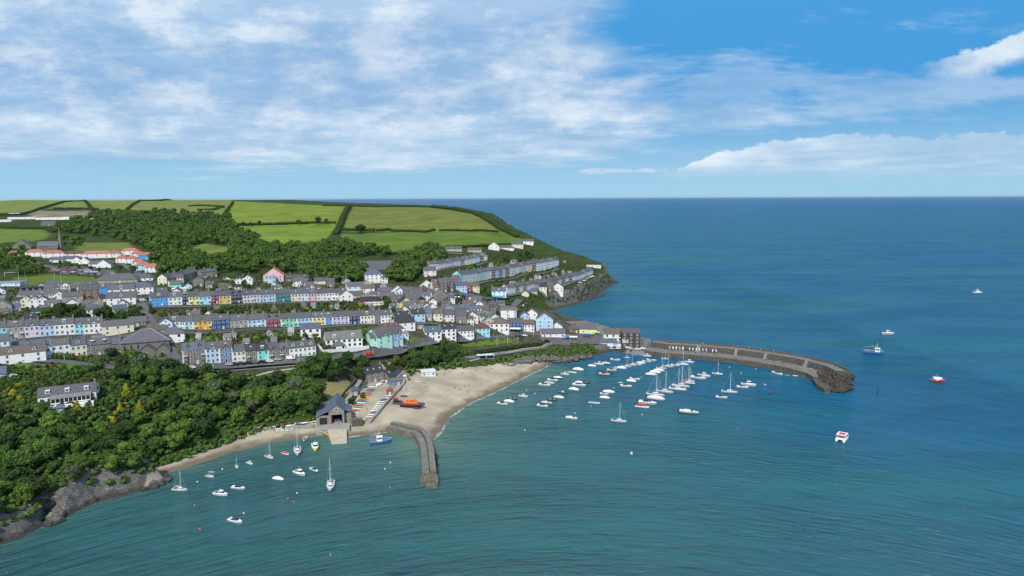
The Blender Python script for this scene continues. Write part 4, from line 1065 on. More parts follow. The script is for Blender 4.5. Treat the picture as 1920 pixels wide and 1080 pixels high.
for px, py, s, l in [(868,567,.75,'dark round tree right of its twin beside the town car park'), (857,567,.6,'smaller dark round tree at the town car park'), (208,668,.6,'dark garden tree beside the ivy-grown stone house'), (832,582,.45,'small bushy tree between purple slate roofs'), (118,590,.95,'big round dark tree above the lilac house'), (735,704,.85,'leaning ivy-green tree beside the beach kiosk'), (262,582,.5,'small tree under the steep street')]:
    p = hit(px, py); put_tree(p.x, p.y, s, 'dark', label=l)
for px, py, s in [(60,492,.7),(66,496,.6),(113,497,.6),(134,500,.5),(148,505,.5),(170,507,.6),(250,512,1.0),(225,508,.7),(186,510,.5)]:
    p = hit(px, py); t = put_tree(p.x, p.y, s, 'bronze' if px % 2 else 'dark'); BELT.append((t, 'around the estate of red roofs', 'dark'))
# labels by belt: counted from the left in each belt
_CW = {'dark': 'dark green', 'mid': 'mid green', 'bright': 'bright green', 'bronze': 'bronze-leaved', 'grey': 'silvery green', 'yellow': 'golden'}
def belt_labels():
    by = {}
    for t, b, c in BELT: by.setdefault((b, c), []).append(t)
    for (b, c), ts in by.items():
        ts.sort(key=lambda o: PX(o.location.x, o.location.y, o.location.z)[0])
        for i, t in enumerate(ts):
            size = 'tall' if t.scale[2] > .9 else ('small' if t.scale[2] < .5 else 'bushy')
            t['label'] = f"{size} {_CW[c]} tree {b}, {nth(i + 1)} such from left"
            t['group'] = 'trees ' + b
belt_labels()

for i, (px, py, s) in enumerate([(447,424,.9),(457,424,1.1),(470,423,.8),(487,423,1.0),(560,423,1.5),(597,422,1.6),(612,421,1.2),(677,438,1.9),(700,437,.8)]):
    p = hit(px, py); put_tree(p.x, p.y, s, 'dark' if i % 2 else 'mid', label=f"bushy hedgerow tree on the hill fields, {nth(i + 1)} from left")
# the far wood: one mass
def mass(name, polys, gap, count, r, h, n, ls, m, seed, label, cat='woodland', z0=0.5, lobes=4, exclude=()):
    rg = np.random.RandomState(seed); V = []; F = []
    for k, (pl, g_, c_) in enumerate([(p, gap, count) if not isinstance(p, tuple) else p for p in polys]):
        for x, y, z in scatter(pl, g_, c_, exclude, seed + k):
            s = .7 + .6 * rg.rand()
            crown_geo(V, F, x, y, z + z0, r * s, h * s, rg, lobes, n, ls * s)
    me = np_mesh(name, V, F, m)
    return ob(name, me, kind='stuff', label=label, cat=cat)
mass('woodland', [([(110,426),(190,402),(290,399),(345,400),(430,410),(440,425),(475,446),(490,470),(440,482),(425,462),(385,455),(340,470),(300,478),(240,455),(200,448),(150,440),(100,436)], 8.6, 520),
                  ([(290,500),(300,480),(345,478),(400,490),(470,472),(560,465),(640,462),(700,470),(735,478),(738,500),(640,490),(560,512),(460,512),(330,516),(290,515)], 8.5, 230),
                  ([(620,505),(735,505),(800,470),(830,478),(830,500),(790,512),(770,530),(700,530),(560,528),(560,510)], 8, 120)], 9, 300, 6.8, 10.5, 420, .60,
     leafmat('leaves_wood', (.022, .050, .012), (.10, .165, .032)), 21, 'dense mixed green wood filling the hillside between the fields and the town', exclude=([(590,482),(735,484),(735,508),(620,508)], [(680,505),(730,505),(730,535),(680,535)]))
mass('scrub', [([(-20,470),(45,470),(52,505),(-20,510)], 5, 40), ([(45,512),(75,505),(78,516),(20,520)], 5, 14), ([(105,448),(150,442),(160,462),(120,462)], 6, 16)], 5, 40, 4.6, 6.5, 200, .6, LEAF['mid'], 33,
     'bushy green scrub at the edge of the sports field', cat='scrub')
# undergrowth
mass('undergrowth', [([(-60,800),(-60,1020),(0,992),(60,968),(90,945),(130,905),(190,912),(255,906),(298,882),(335,867),(400,843),(440,828),(480,812),(590,794),(590,720),(420,700),(235,690),(150,775),(60,775)], 2.5, 1800), ([(300,878),(345,860),(400,840),(440,826),(440,818),(400,832),(345,852),(300,868)], 1.5, 120),
     ([(745,672),(850,648),(872,655),(880,690),(800,697),(765,705)], 2.6, 300), ([(880,690),(930,677),(1040,651),(1052,662),(1000,672),(930,684)], 2.4, 160), ([(1068,645),(1110,650),(1120,660),(1070,664)], 2.2, 60), ([(1040,660),(1060,655),(1110,652),(1130,662),(1090,668),(1045,672)], 2.4, 130)],
     3, 100, 1.7, 2.2, 26, .42, LEAF['mid'], 41, 'low green bushes and brambles covering the slope under the trees', z0=-.3, lobes=1)
mass('headland_scrub', [([(950,566),(1000,556),(1040,558),(1060,553),(1110,532),(1130,520),(1138,515),(1146,527),(1120,545),(1090,560),(1055,570),(1010,562),(990,590),(960,590)], 3.4, 420),
     ([(900,512),(1000,500),(1040,490),(1110,503),(1120,508),(1090,517),(1050,528),(990,538),(940,545),(920,530)], 4.5, 420), ([(820,485),(860,476),(930,476),(985,466),(1010,478),(1045,490),(960,508),(915,484)], 5, 260),
     ([(740,560),(700,545),(640,570),(560,572),(440,585),(400,600),(520,600),(700,595),(760,575)], 3.2, 420), ([(740,540),(780,520),(870,515),(860,530),(820,535),(760,550)], 5, 150)],
     3, 100, 2.0, 2.0, 26, .5, LEAF['heath'], 47, 'low scrub and garden bushes on the headland and between the terraces', cat='scrub', z0=-.4, lobes=1)

mass('garden_bushes', [([(-30,535),(180,540),(290,560),(290,605),(200,622),(-30,625)], 3.2, 420), ([(283,579),(650,568),(740,580),(745,600),(560,608),(318,612)], 3.0, 460), ([(345,630),(560,622),(740,612),(745,640),(600,660),(345,668)], 3.2, 380),
     ([(300,520),(540,512),(650,530),(740,545),(660,560),(540,562),(290,570)], 3.6, 420), ([(740,545),(830,530),(960,575),(960,615),(800,625),(740,600)], 3.2, 300), ([(-20,640),(220,640),(330,640),(330,670),(-20,665)], 3, 160), ([(20,488),(300,486),(300,530),(200,530)], 4.5, 160),
     ([(-60,684),(60,690),(200,684),(240,700),(235,760),(150,780),(-60,790)], 2.4, 420), ([(745,575),(760,560),(720,545),(690,560)], 3, 60)], 3, 100, 1.5, 1.7, 22, .42, leafmat('leaves_garden', (.022, .048, .013), (.095, .135, .035), .05), 61,
     'low mixed bushes filling the gardens between the houses', cat='bushes', z0=-.4, lobes=1)
# hedges: each one thing
def hedge(pts, w, h, label, col='hedge', name='hedge', dens=1.5, ls=.5, group=None, z0=0, cat='hedge'):
    P = [hit(*p) for p in pts]; V = []; F = []; rg = np.random.RandomState(len(label))
    for a, b in zip(P[:-1], P[1:]):
        L = math.hypot(b.x - a.x, b.y - a.y); n = max(1, int(L / (w * .55)))
        for i in range(n):
            t = (i + rg.rand() * .5) / n; x = a.x + (b.x - a.x) * t; y = a.y + (b.y - a.y) * t; z = ground(x, y)
            s = .75 + .5 * rg.rand()
            c = np.array([x, y, z + h * .35 + z0])
            leafquads(V, F, c, w * .55 * s, w * .55 * s, h * .65 * s, int(30 * dens), ls, rg, -.3); core(V, F, c, w * .5 * s, w * .5 * s, h * .6 * s, rg)
    return ob(name, np_mesh('hedge', V, F, LEAF[col]), label=label, cat=cat, group=group)
hedge([(655,388),(645,405),(638,425),(630,440)], 13, 7, 'wide overgrown hedge climbing between the two bright and the two dull fields')
hedge([(640,432),(700,434),(735,432)], 8, 5, 'hedge along the foot of the olive field, western half')
hedge([(735,434),(800,436),(815,432)], 7, 4, 'hedge along the foot of the olive field, middle part before the gap')
hedge([(825,433),(880,434),(935,436)], 7, 3.5, 'hedge along the foot of the olive field, seaward end after the gap')
hedge([(440,422),(480,422),(520,421),(580,419),(630,419)], 9, 5, 'hedge with bushy trees between the two bright green fields')
hedge([(605,386),(655,387),(700,388),(760,388),(810,389)], 9, 4, 'dark hedge on the skyline of the hill')
hedge([(810,389),(850,393),(880,399),(905,408),(930,423),(950,436),(970,446)], 16, 8, 'dark cliff-top scrub belt down the seaward edge of the hill')
hedge([(437,380),(430,390),(422,402)], 8, 4, 'hedge beside the dirt track on the hill')
hedge([(355,387),(380,386),(418,388),(400,394),(370,394)], 14, 5, 'gorse patch in the tan field on the ridge')
hedge([(262,377),(250,384),(238,394)], 8, 4, 'hedge between two ridge fields above the wood')
hedge([(262,377),(300,374),(350,373)], 8, 5, 'hedge on the skyline of the ridge over the wood')
hedge([(0,404),(40,403),(60,398),(90,388),(120,379),(160,377),(190,375)], 9, 4.5, 'long curved hedge crossing the ridge above the white buildings')
hedge([(0,373.5),(38,373.5)], 9, 5, 'first skyline hedge at the end of the ridge')
hedge([(45,374),(75,374)], 9, 4, 'second skyline hedge at the end of the ridge')
hedge([(100,392),(150,392),(185,393)], 12, 5, 'scrub belt over the pale quarry slope')
hedge([(0,428),(45,429),(90,430),(100,436)], 10, 5, 'dark hedge along the top of the bright meadow')
hedge([(650,462),(700,468),(740,478),(790,470),(830,466)], 8, 4, 'ragged hedge at the lower edge of the headland field')
hedge([(830,466),(880,464),(930,462),(960,460)], 8, 4, 'hedge behind the headland bungalows')
hedge([(893,664),(930,659),(980,652),(1030,643)], 3.2, 2.8, 'long clipped hedge between the green and the beach path', ls=.35, dens=2.2)
hedge([(72,702),(90,706),(120,706),(160,700),(188,690),(185,682),(150,676),(100,670)], 4, 3.2, 'thick clipped hedge around the flower garden', col='mid', ls=.35, dens=2)
hedge([(8,690),(30,700),(60,702)], 3, 2.6, 'hedge at the lower side of the flower garden', col='mid', ls=.35, dens=2)
hedge([(500,636),(540,636),(560,634)], 2.5, 1.8, 'low hedge across the terrace gardens', ls=.35)
hedge([(640,626),(690,631),(700,640)], 3, 2, 'hedge around the lawn behind the white villa', ls=.35)
# garden shrubs of many kinds
SH = []
def shrubs(polyg, gap, n, pal, where, s=(.28, .42), seed=3):
    for x, y, z in scatter(polyg, gap, n, (), seed):
        c = rnd.choice(pal); v = rnd.randrange(5); r, h = TVAR[v]
        k = rnd.uniform(*s)
        o = ob('shrub', tree_mesh('s%d' % v, c, 70 + v, 3.6, 4.6, False, 380, .5, 6), loc=(x, y, z - .3 * k * 4), rz=rnd.uniform(0, 6), sc=(k, k, k * .9), cat='shrub')
        SH.append((o, where, c))
shrubs([(180,745),(200,705),(232,700),(275,760),(250,795),(195,800),(160,780)], 2.6, 46, ['mid', 'dark', 'grey', 'bright', 'bronze', 'yellow'], 'in the shore bungalow garden', (.3, .55))
shrubs([(0,745),(0,700),(50,715),(70,745),(40,765)], 3, 14, ['mid', 'yellow', 'bright', 'dark'], 'beside the frame edge below the inn', (.35, .6))
shrubs([(430,590),(560,584),(700,585),(690,598),(560,606),(440,608)], 3.6, 40, ['mid', 'bright', 'dark', 'bronze', 'yellow'], 'in the gardens over the middle terrace', seed=5)
shrubs([(60,590),(280,590),(280,603),(60,606)], 3.6, 30, ['mid', 'bright', 'dark'], 'above the second terrace', seed=6)
shrubs([(400,628),(600,622),(740,630),(720,650),(600,648),(420,646)], 4, 24, ['mid', 'dark'], 'in the long lawns', seed=7)
shrubs([(135,676),(228,672),(228,682),(140,683)], 2.6, 10, ['mid', 'bronze', 'dark'], 'before the row beside the chapel', seed=8)
shrubs([(560,558),(650,552),(740,545),(740,560),(650,566),(560,562)], 5, 24, ['mid', 'dark', 'bright'], 'behind the top terrace', seed=9)
shrubs([(860,690),(930,672),(1000,664),(1010,672),(940,684),(880,694)], 3.2, 20, ['mid', 'bright'], 'on the rocks behind the beach', seed=10)
by = {}
for o, w_, c in SH: by.setdefault((w_, c), []).append(o)
for (w_, c), os_ in by.items():
    os_.sort(key=lambda o: PX(o.location.x, o.location.y, o.location.z)[0])
    for i, o in enumerate(os_):
        o['label'] = f"{ {'grey': 'silvery', 'yellow': 'golden', 'bronze': 'bronze'}.get(c, _CW.get(c, c)) } shrub {w_}, {nth(i + 1)} such from left"; o['group'] = 'shrubs ' + w_
# ------------------------------------------------------------------ sun and sky
SUN_AZ = R(-170)   # from +Y clockwise is positive x; the sun stands behind the camera to the left
SUN_EL = R(46)
sd = Vector((math.sin(SUN_AZ) * math.cos(SUN_EL), math.cos(SUN_AZ) * math.cos(SUN_EL), math.sin(SUN_EL)))
sl = bpy.data.lights.new('sun', 'SUN'); sl.energy = 2.9; sl.angle = R(3.0); sl.color = (1, .955, .88)
so = bpy.data.objects.new('sun', sl); COL.objects.link(so)
so.rotation_euler = sd.to_track_quat('Z', 'Y').to_euler()
so.location = (0, 0, 400)
w = bpy.data.worlds.new("World"); scene.world = w; w.use_nodes = True
nt = w.node_tree; N = nt.nodes.new; L = nt.links.new
bg = nt.nodes['Background']; bg.inputs['Strength'].default_value = .11
sky = N('ShaderNodeTexSky'); sky.sky_type = 'NISHITA'; sky.sun_disc = False
sky.sun_elevation = SUN_EL; sky.sun_rotation = SUN_AZ; sky.altitude = 100; sky.air_density = 1.0; sky.dust_density = .3; sky.ozone_density = 3.0
class X:
    def __init__(s, k): s.k = k
def _m(op, *a):
    n = N('ShaderNodeMath'); n.operation = op
    for i, v in enumerate(a):
        if isinstance(v, X): L(v.k, n.inputs[i])
        else: n.inputs[i].default_value = v
    return X(n.outputs[0])
X.__add__ = lambda s, o: _m('ADD', s, o); X.__radd__ = X.__add__
X.__sub__ = lambda s, o: _m('SUBTRACT', s, o); X.__rsub__ = lambda s, o: _m('SUBTRACT', o, s)
X.__mul__ = lambda s, o: _m('MULTIPLY', s, o); X.__rmul__ = X.__mul__
X.__truediv__ = lambda s, o: _m('DIVIDE', s, o)
def clamp01(a): n = _m('ADD', a, 0.0); n.k.node.use_clamp = True; return n
def smooth(a, lo, hi):
    n = N('ShaderNodeMapRange'); n.interpolation_type = 'SMOOTHSTEP'; L(a.k, n.inputs[0]); n.inputs[1].default_value = lo; n.inputs[2].default_value = hi
    return X(n.outputs[0])
tc = N('ShaderNodeTexCoord'); sp = N('ShaderNodeSeparateXYZ'); L(tc.outputs['Generated'], sp.inputs[0])
x, y, z = X(sp.outputs[0]), X(sp.outputs[1]), X(sp.outputs[2])
yy = _m('MAXIMUM', y, .05)
az = x / yy; el = z / yy
zc = _m('MAXIMUM', z, 0.0) + .055
def nz(u, v, sc, det=6, rough=.55, wv=0.0, dist=0.0):
    c = N('ShaderNodeCombineXYZ'); L(u.k, c.inputs[0]); L(v.k, c.inputs[1]); c.inputs[2].default_value = wv
    n = N('ShaderNodeTexNoise'); n.inputs['Scale'].default_value = sc; n.inputs['Detail'].default_value = det; n.inputs['Roughness'].default_value = rough; n.inputs['Distortion'].default_value = dist
    L(c.outputs[0], n.inputs['Vector']); return X(n.outputs['Fac'])
U, V_ = x / zc, y / zc
base = nz(U, V_, .55, 12, .62, 3.7, .3)
fine = nz(U * .8 , V_ , 1.9, 12, .66, 8.1, .2)
streak = nz(az * .8, el * 5.0, 3.2, 12, .66, 1.3, .35)
# coverage over the sky: broken deck to the left, clear blue gap, a cumulus bank low on the right, thin veils between
def blob(a0, e0, ra, re, tilt=0.0):
    a = (az - a0) / ra; e = (el - e0 - (az - a0) * tilt) / re
    return _m('MAXIMUM', 1.0 - (a * a + e * e), 0.0)
left = smooth(az * -1.0 + el * .35, -.24, .10)
lift = smooth(el + (streak - .5) * .05, .018, .085)
bank = nz(az, el * 2.6, 5.5, 12, .62, 9.4, .2)
lump = nz(az, el * 1.5, 16.0, 12, .62, 5.1, .1)
cov = left * lift * .35 + blob(.24, .13, .26, .05) * .16 - blob(.36, .25, .30, .09) * .25
dens = base * .48 + fine * .24 + streak * .24 + bank * .14 + cov
deck = clamp01(smooth(dens, .56, .80) * smooth(z, .004, .05))
veil = smooth(streak * .6 + bank * .5 + blob(.45, .14, .55, .05) * .16, .58, .72) * .40 * smooth(az, .02, .2)
# the long bank: billowed crisp top, flat soft base
topl = .036 + smooth(az, .17, .45) * .050 + (lump - .5) * .060
bk = smooth(topl - el, .0, .0045) * smooth(el + (bank - .5) * .03, .016, .046) * smooth(az + (lump - .5) * .08, .19, .25)
bk = clamp01(bk * (.50 + lump * .45 + smooth(az, .75, .25) * .25 - smooth(streak, .62, .45) * .25))
edge = smooth(topl - el, .028, .0)
tip = blob(.27, .05, .10, .03) * .6
e2 = (.205 + (az - .70) * .32) + (lump - .5) * .045
rc = smooth(e2 + .020 - el, .0, .006) * smooth(el - e2 + .036, .0, .030) * smooth(az + (lump - .5) * .12, .57, .66)
sm1 = smooth(blob(.06, .095, .085, .014) + (lump - .5) * 2.2, .55, .80) * smooth(blob(.06, .095, .085, .02), 0.0, .3)
sm2 = smooth(blob(-.44, .155, .035, .018) + (lump - .5) * 2.2, .55, .80) * smooth(blob(-.44, .155, .035, .02), 0.0, .3)
sm3 = smooth(blob(-.385, .115, .04, .014) + (lump - .5) * 2.2, .55, .80) * smooth(blob(-.385, .115, .04, .016), 0.0, .3)
sm4 = smooth(blob(.15, .038, .12, .007) + (lump - .5) * 2.0, .55, .80) * smooth(blob(.15, .038, .12, .009), 0.0, .3)
crisp = clamp01(_m('MAXIMUM', _m('MAXIMUM', _m('MAXIMUM', bk, rc), sm1 * .8), _m('MAXIMUM', _m('MAXIMUM', sm2, sm3) * .30, sm4 * .7)))
puff = smooth(nz(az * 1.0, el * 2.2, 9.0, 12, .66, 2.2), .40, .66)
shade = smooth(nz(U + .18, V_ - .1, 1.3, 12, .66, 6.3, .15) * .5 + streak * .5, .42, .60)
soft = clamp01(_m('MAXIMUM', deck * (.58 + puff * .34), veil))
behind = smooth(y * -1.0, -.05, .25) * smooth(base, .38, .55) * .85  # unseen cloud behind the camera, added to make the ambient light less blue
ramp = N('ShaderNodeMix'); ramp.data_type = 'RGBA'
bright = _m('MAXIMUM', shade * .50 + puff * .32 + .06, crisp * (edge * .42 + .30 + tip + (puff - .5) * .35))
L(clamp01(bright).k, ramp.inputs[0])
ramp.inputs[6].default_value = (2.7, 3.75, 5.15, 1); ramp.inputs[7].default_value = (5.9, 6.5, 7.0, 1)
cm = clamp01(_m('MAXIMUM', _m('MAXIMUM', soft, crisp * .92), behind))
# deepen the clear blue slightly
hs = N('ShaderNodeHueSaturation'); hs.inputs['Saturation'].default_value = 1.22; hs.inputs['Value'].default_value = 1.0; L(sky.outputs[0], hs.inputs['Color'])
hz_ = N('ShaderNodeMix'); hz_.data_type = 'RGBA'; L((1.0 - smooth(z, .22, .60)).k, hz_.inputs[0]); L(hs.outputs[0], hz_.inputs[6])
hg = N('ShaderNodeMix'); hg.data_type = 'RGBA'; L(smooth(z, .0, .16).k, hg.inputs[0]); hg.inputs[6].default_value = (2.5, 4.3, 5.6, 1); hg.inputs[7].default_value = (.48, 2.35, 4.95, 1); L(hg.outputs[2], hz_.inputs[7])
mx = N('ShaderNodeMix'); mx.data_type = 'RGBA'; L(cm.k, mx.inputs[0]); L(hz_.outputs[2], mx.inputs[6]); L(ramp.outputs[2], mx.inputs[7])
L(mx.outputs[2], bg.inputs['Color'])
scene.view_settings.view_transform = 'Standard'; scene.view_settings.look = 'None'; scene.view_settings.exposure = 0.42; scene.view_settings.gamma = 1

# ------------------------------------------------------------------ sea
def sea_mat():
    m = bpy.data.materials.new('sea_water'); nt, b = nodes_of(m)
    global N, L
    N = nt.nodes.new; L = nt.links.new
    b.inputs['Roughness'].default_value = .22; b.inputs['IOR'].default_value = 1.33; b.inputs['Specular IOR Level'].default_value = .32
    g = N('ShaderNodeNewGeometry'); s = N('ShaderNodeSeparateXYZ'); L(g.outputs['Position'], s.inputs[0])
    x, y = X(s.outputs[0]), X(s.outputs[1])
    # bed: shallow, sandy and green inshore, deep blue away from land
    big = nz(x, y, .006, 5, .5)
    far = smooth(y + x * 1.7 + (big - .5) * 200.0, 240.0, 720.0)
    c1 = N('ShaderNodeMix'); c1.data_type = 'RGBA'; L(far.k, c1.inputs[0]); c1.inputs[6].default_value = (.030, .106, .118, 1); c1.inputs[7].default_value = (.012, .105, .200, 1)
    vfar = smooth(y, 1200.0, 9000.0)
    c2 = N('ShaderNodeMix'); c2.data_type = 'RGBA'; L(vfar.k, c2.inputs[0]); L(c1.outputs[2], c2.inputs[6]); c2.inputs[7].default_value = (.005, .088, .22, 1)
    pt = smooth(nz(x * .16, y, .011, 6, .6), .42, .62)
    c3 = N('ShaderNodeMix'); c3.data_type = 'RGBA'; L((pt * .42).k, c3.inputs[0]); L(c2.outputs[2], c3.inputs[6]); c3.inputs[7].default_value = (.02, .16, .15, 1)
    sh = N('ShaderNodeAttribute'); sh.attribute_name = 'shallow'
    c4 = N('ShaderNodeMix'); c4.data_type = 'RGBA'; L(clamp01(X(sh.outputs['Fac']) * (.75 + nz(x, y, .15, 4, .5) * .4)).k, c4.inputs[0]); L(c3.outputs[2], c4.inputs[6]); c4.inputs[7].default_value = (.10, .19, .15, 1)
    foam = smooth(X(sh.outputs['Fac']) + nz(x, y, .5, 5, .6) * .16, 1.02, 1.06)
    c5 = N('ShaderNodeMix'); c5.data_type = 'RGBA'; L(clamp01(foam * .6).k, c5.inputs[0]); L(c4.outputs[2], c5.inputs[6]); c5.inputs[7].default_value = (.6, .62, .60, 1)
    df = N('ShaderNodeBsdfDiffuse'); L(c5.outputs[2], df.inputs['Color'])
    gl = N('ShaderNodeBsdfGlossy'); gl.inputs['Roughness'].default_value = .16; gl.inputs['Color'].default_value = (.9, .95, 1, 1)
    fr = N('ShaderNodeFresnel'); fr.inputs['IOR'].default_value = 1.33
    ms = N('ShaderNodeMixShader'); L(clamp01(_m('MINIMUM', X(fr.outputs[0]) * .7, .21)).k, ms.inputs[0]); L(df.outputs[0], ms.inputs[1]); L(gl.outputs[0], ms.inputs[2])
    L(ms.outputs[0], nt.nodes['Material Output'].inputs['Surface'])
    # ripples running from the open sea towards the shore, long crests
    xc = _m('MINIMUM', _m('MAXIMUM', x, -250.0), 300.0)
    v = y - xc * .14 + xc * xc * .0024
    w1 = nz(x * .22, v, .42, 4, .6, 0, .5); w2 = nz(x * .4, v, .10, 3, .5, 0, .4); w3 = nz(x, y, 1.3, 3, .6); w4 = nz(x * .35, v, .02, 3, .5)
    gust = smooth(nz(x * .7, y * 1.6, .012, 5, .6, 4.4), .35, .65) * .7 + .5
    hgt = (w1 * 2.6 + w3 * .35) * gust + w2 * 3.6 + w4 * 4.0
    bp = N('ShaderNodeBump'); bp.inputs['Strength'].default_value = 1.0; bp.inputs['Distance'].default_value = 1.0
    L(hgt.k, bp.inputs['Height']); L(bp.outputs[0], gl.inputs['Normal']); L(bp.outputs[0], fr.inputs['Normal']); L(bp.outputs[0], df.inputs['Normal'])
    return m
def build_sea():
    xs = np.concatenate([[-90000, -20000, -6000, -1800, -700], np.arange(-330, 300, 6.0), [330, 380, 460, 620, 1000, 1800, 6000, 20000, 90000]])
    ys = np.concatenate([[-2000, 0, 120], np.arange(170, 780, 6.0), [800, 850, 900, 1000, 1200, 1500, 2000, 3000, 6000, 15000, 40000, 110000]])
    A, B = np.meshgrid(xs, ys)
    d, idx = coast_dist(A, B)
    kk = np.array([kinds[i] for i in idx.reshape(-1)]).reshape(idx.shape)
    wdt = np.select([kk == 'b', kk == 'n', kk == 'c', kk == 'q'], [24.0, 11.0, 6.0, 4.0], 9.0)
    sh = np.exp(-np.maximum(-d, 0) / wdt) * np.select([kk == 'b', kk == 'n', kk == 'c'], [1.0, .7, .35], .3)
    n, m = A.shape
    V = np.stack([A, B, np.zeros_like(A)], -1).reshape(-1, 3); I = np.arange(n * m).reshape(n, m)
    F = np.stack([I[:-1, :-1], I[:-1, 1:], I[1:, 1:], I[1:, :-1]], -1).reshape(-1, 4)
    me = np_mesh('sea', [V], [F], sea_mat())
    at = me.attributes.new('shallow', 'FLOAT', 'POINT'); at.data.foreach_set('value', sh.reshape(-1).astype(np.float32))
    ob('sea', me, kind='structure')
build_sea()
# ------------------------------------------------------------------ roads, paths, lawns (thin sheets on the terrain)
def ribbon(name, pts, w, m, lift=.14, ds=None):
    P = [WD(p[0], p[1], ds[i]) if ds else hit(*p) for i, p in enumerate(pts)]
    Q = []
    for a, b in zip(P[:-1], P[1:]):
        n = max(1, int(math.hypot(b.x - a.x, b.y - a.y) / 2.2))
        for i in range(n): t = i / n; Q.append((a.x + (b.x - a.x) * t, a.y + (b.y - a.y) * t))
    Q.append((P[-1].x, P[-1].y)); Q = np.array(Q)
    for _ in range(3): Q[1:-1] = (Q[:-2] + 2 * Q[1:-1] + Q[2:]) / 4
    T = np.gradient(Q, axis=0); T /= np.maximum(np.linalg.norm(T, axis=1)[:, None], 1e-6); Nn = np.c_[-T[:, 1], T[:, 0]]
    k = 5; V = []
    for j in range(k):
        o = (j / (k - 1) - .5) * w
        xy = Q + Nn * o; z = groundv(xy[:, 0], xy[:, 1])
        V.append(np.c_[xy, z])
    V = np.stack(V, 1)
    zc = V[:, :, 2].mean(1, keepdims=True); V[:, :, 2] = np.maximum(V[:, :, 2], zc) + lift
    n = len(Q); I = np.arange(n * k).reshape(n, k)
    F = np.stack([I[:-1, :-1], I[1:, :-1], I[1:, 1:], I[:-1, 1:]], -1).reshape(-1, 4)
    me = np_mesh(name, [V.reshape(-1, 3)], [F], m, True)
    return ob(name, me, kind='structure')
def patch(name, pol, m, lift=.2, step=2.0):
    "a lawn or yard: terrain cells inside a sight-line polygon"
    H = [hit(*p) for p in pol]
    xs = np.arange(min(h.x for h in H), max(h.x for h in H) + step, step); ys = np.arange(min(h.y for h in H), max(h.y for h in H) + step, step)
    wp = [(h.x, h.y) for h in H]
    A, B = np.meshgrid(xs, ys); Z = groundv(A, B) + lift
    I = np.arange(A.size).reshape(A.shape)
    cx = (A[:-1, :-1] + A[1:, 1:]) / 2; cy = (B[:-1, :-1] + B[1:, 1:]) / 2
    ins = in_poly(cx, cy, wp)
    F = np.stack([I[:-1, :-1], I[:-1, 1:], I[1:, 1:], I[1:, :-1]], -1)[ins]
    if len(F) == 0: return
    ob(name, np_mesh(name, [np.stack([A, B, Z], -1).reshape(-1, 3)], [F], m, True), kind='structure')
ta = M_['tarmac']
for pts, w_, lf in ROADS: ribbon('road', pts, w_, ta, lf)
patch('car_park', [(618,489),(735,489),(738,506),(640,507)], ta, .5, 3)
patch('car_park', [(826,553),(880,551),(925,560),(870,569),(815,569)], ta, .4, 2)
patch('car_park', [(90,503),(150,500),(215,508),(218,520),(120,515)], ta, .5, 3)
patch('road', [(1010,632),(1060,628),(1120,626),(1170,630),(1205,636),(1210,658),(1160,652),(1110,645),(1060,648),(1020,644)], M_['tarmac'], .25, 2)
ribbon('path', [(738,700),(790,694),(830,690),(862,682),(920,668),(980,655),(1036,644)], 2.6, M_['path'], .25)
ribbon('path', [(875,672),(930,664),(990,655),(1036,646)], 7, mat('weathered_tarmac', (.13,.115,.11), rough=.95, rgb2=(.20,.18,.17), scale=.3), .2)
ribbon('path', [(640,768),(662,735),(676,712),(684,700)], 2.4, M_['path'], .3)
ribbon('lane', [(668,790),(690,765),(715,735),(735,710)], 9, M_['sand'], .25)
ribbon('path', [(455,712),(500,700),(560,692),(600,688)], 2, M_['path'], .4)
for pol in ([(360,632),(460,628),(452,636),(352,642)], [(470,628),(560,622),(568,634),(470,640)], [(625,622),(690,616),(708,628),(700,640),(640,634)], [(752,634),(780,632),(790,642),(757,646)],
            [(855,643),(930,632),(975,634),(960,643),(900,650),(860,651)], [(20,682),(100,686),(150,680),(158,692),(90,700),(20,700)], [(500,540),(545,538),(540,546),(500,547)], [(660,582),(700,578),(705,586),(665,590)], [(440,705),(580,690),(590,702),(480,716)]):
    patch('lawn', pol, M_['lawn'], .3, 1.5)
patch('lawn', [(604,722),(655,716),(662,735),(615,752)], M_['drygrass'], .35, 1.5)

# ------------------------------------------------------------------ walls along roads and banks
def rwall(pts, w, h, m, label, name='retaining_wall', cat='wall', ds=None, down=3, group=None, top=None):
    P = [WD(p[0], p[1], ds[i]) if ds else hit(*p) for i, p in enumerate(pts)]
    Q = []
    for a, b in zip(P[:-1], P[1:]):
        n = max(1, int(math.hypot(b.x - a.x, b.y - a.y) / 3))
        for i in range(n): Q.append(a + (b - a) * (i / n))
    Q.append(P[-1])
    rings = []; caps = []
    for i, q in enumerate(Q):
        t = (Q[min(i + 1, len(Q) - 1)] - Q[max(i - 1, 0)]); t.z = 0; t.normalize(); n = Vector((-t.y, t.x, 0))
        z = q.z if ds else max(q.z, ground(q.x, q.y))
        a, b = q - n * w / 2, q + n * w / 2
        rings.append([(a.x, a.y, z - down), (b.x, b.y, z - down), (b.x, b.y, z + h), (a.x, a.y, z + h)])
        a, b = q - n * (w / 2 + .06), q + n * (w / 2 + .06)
        caps.append([(a.x, a.y, z + h + .003), (b.x, b.y, z + h + .003), (b.x, b.y, z + h + .12), (a.x, a.y, z + h + .12)])
    b = MB(); b.loft(rings)
    o = ob(name, b.mesh(name, [m]), label=label, cat=cat, group=group)
    if top:
        c = MB(); c.loft(caps); ob('coping', c.mesh('coping', [top]), o)
    return o
SWL = M_['stonewall']
rwall([(380,700),(440,697),(520,691),(575,687),(600,684)], .8, .9, SWL, 'long dark stone retaining wall carrying the shore road', down=7, top=M_['concrete'])
rwall([(345,698),(300,696),(262,697)], .6, .9, SWL, 'stone parapet at the road corner left of the lowest terrace', down=3)
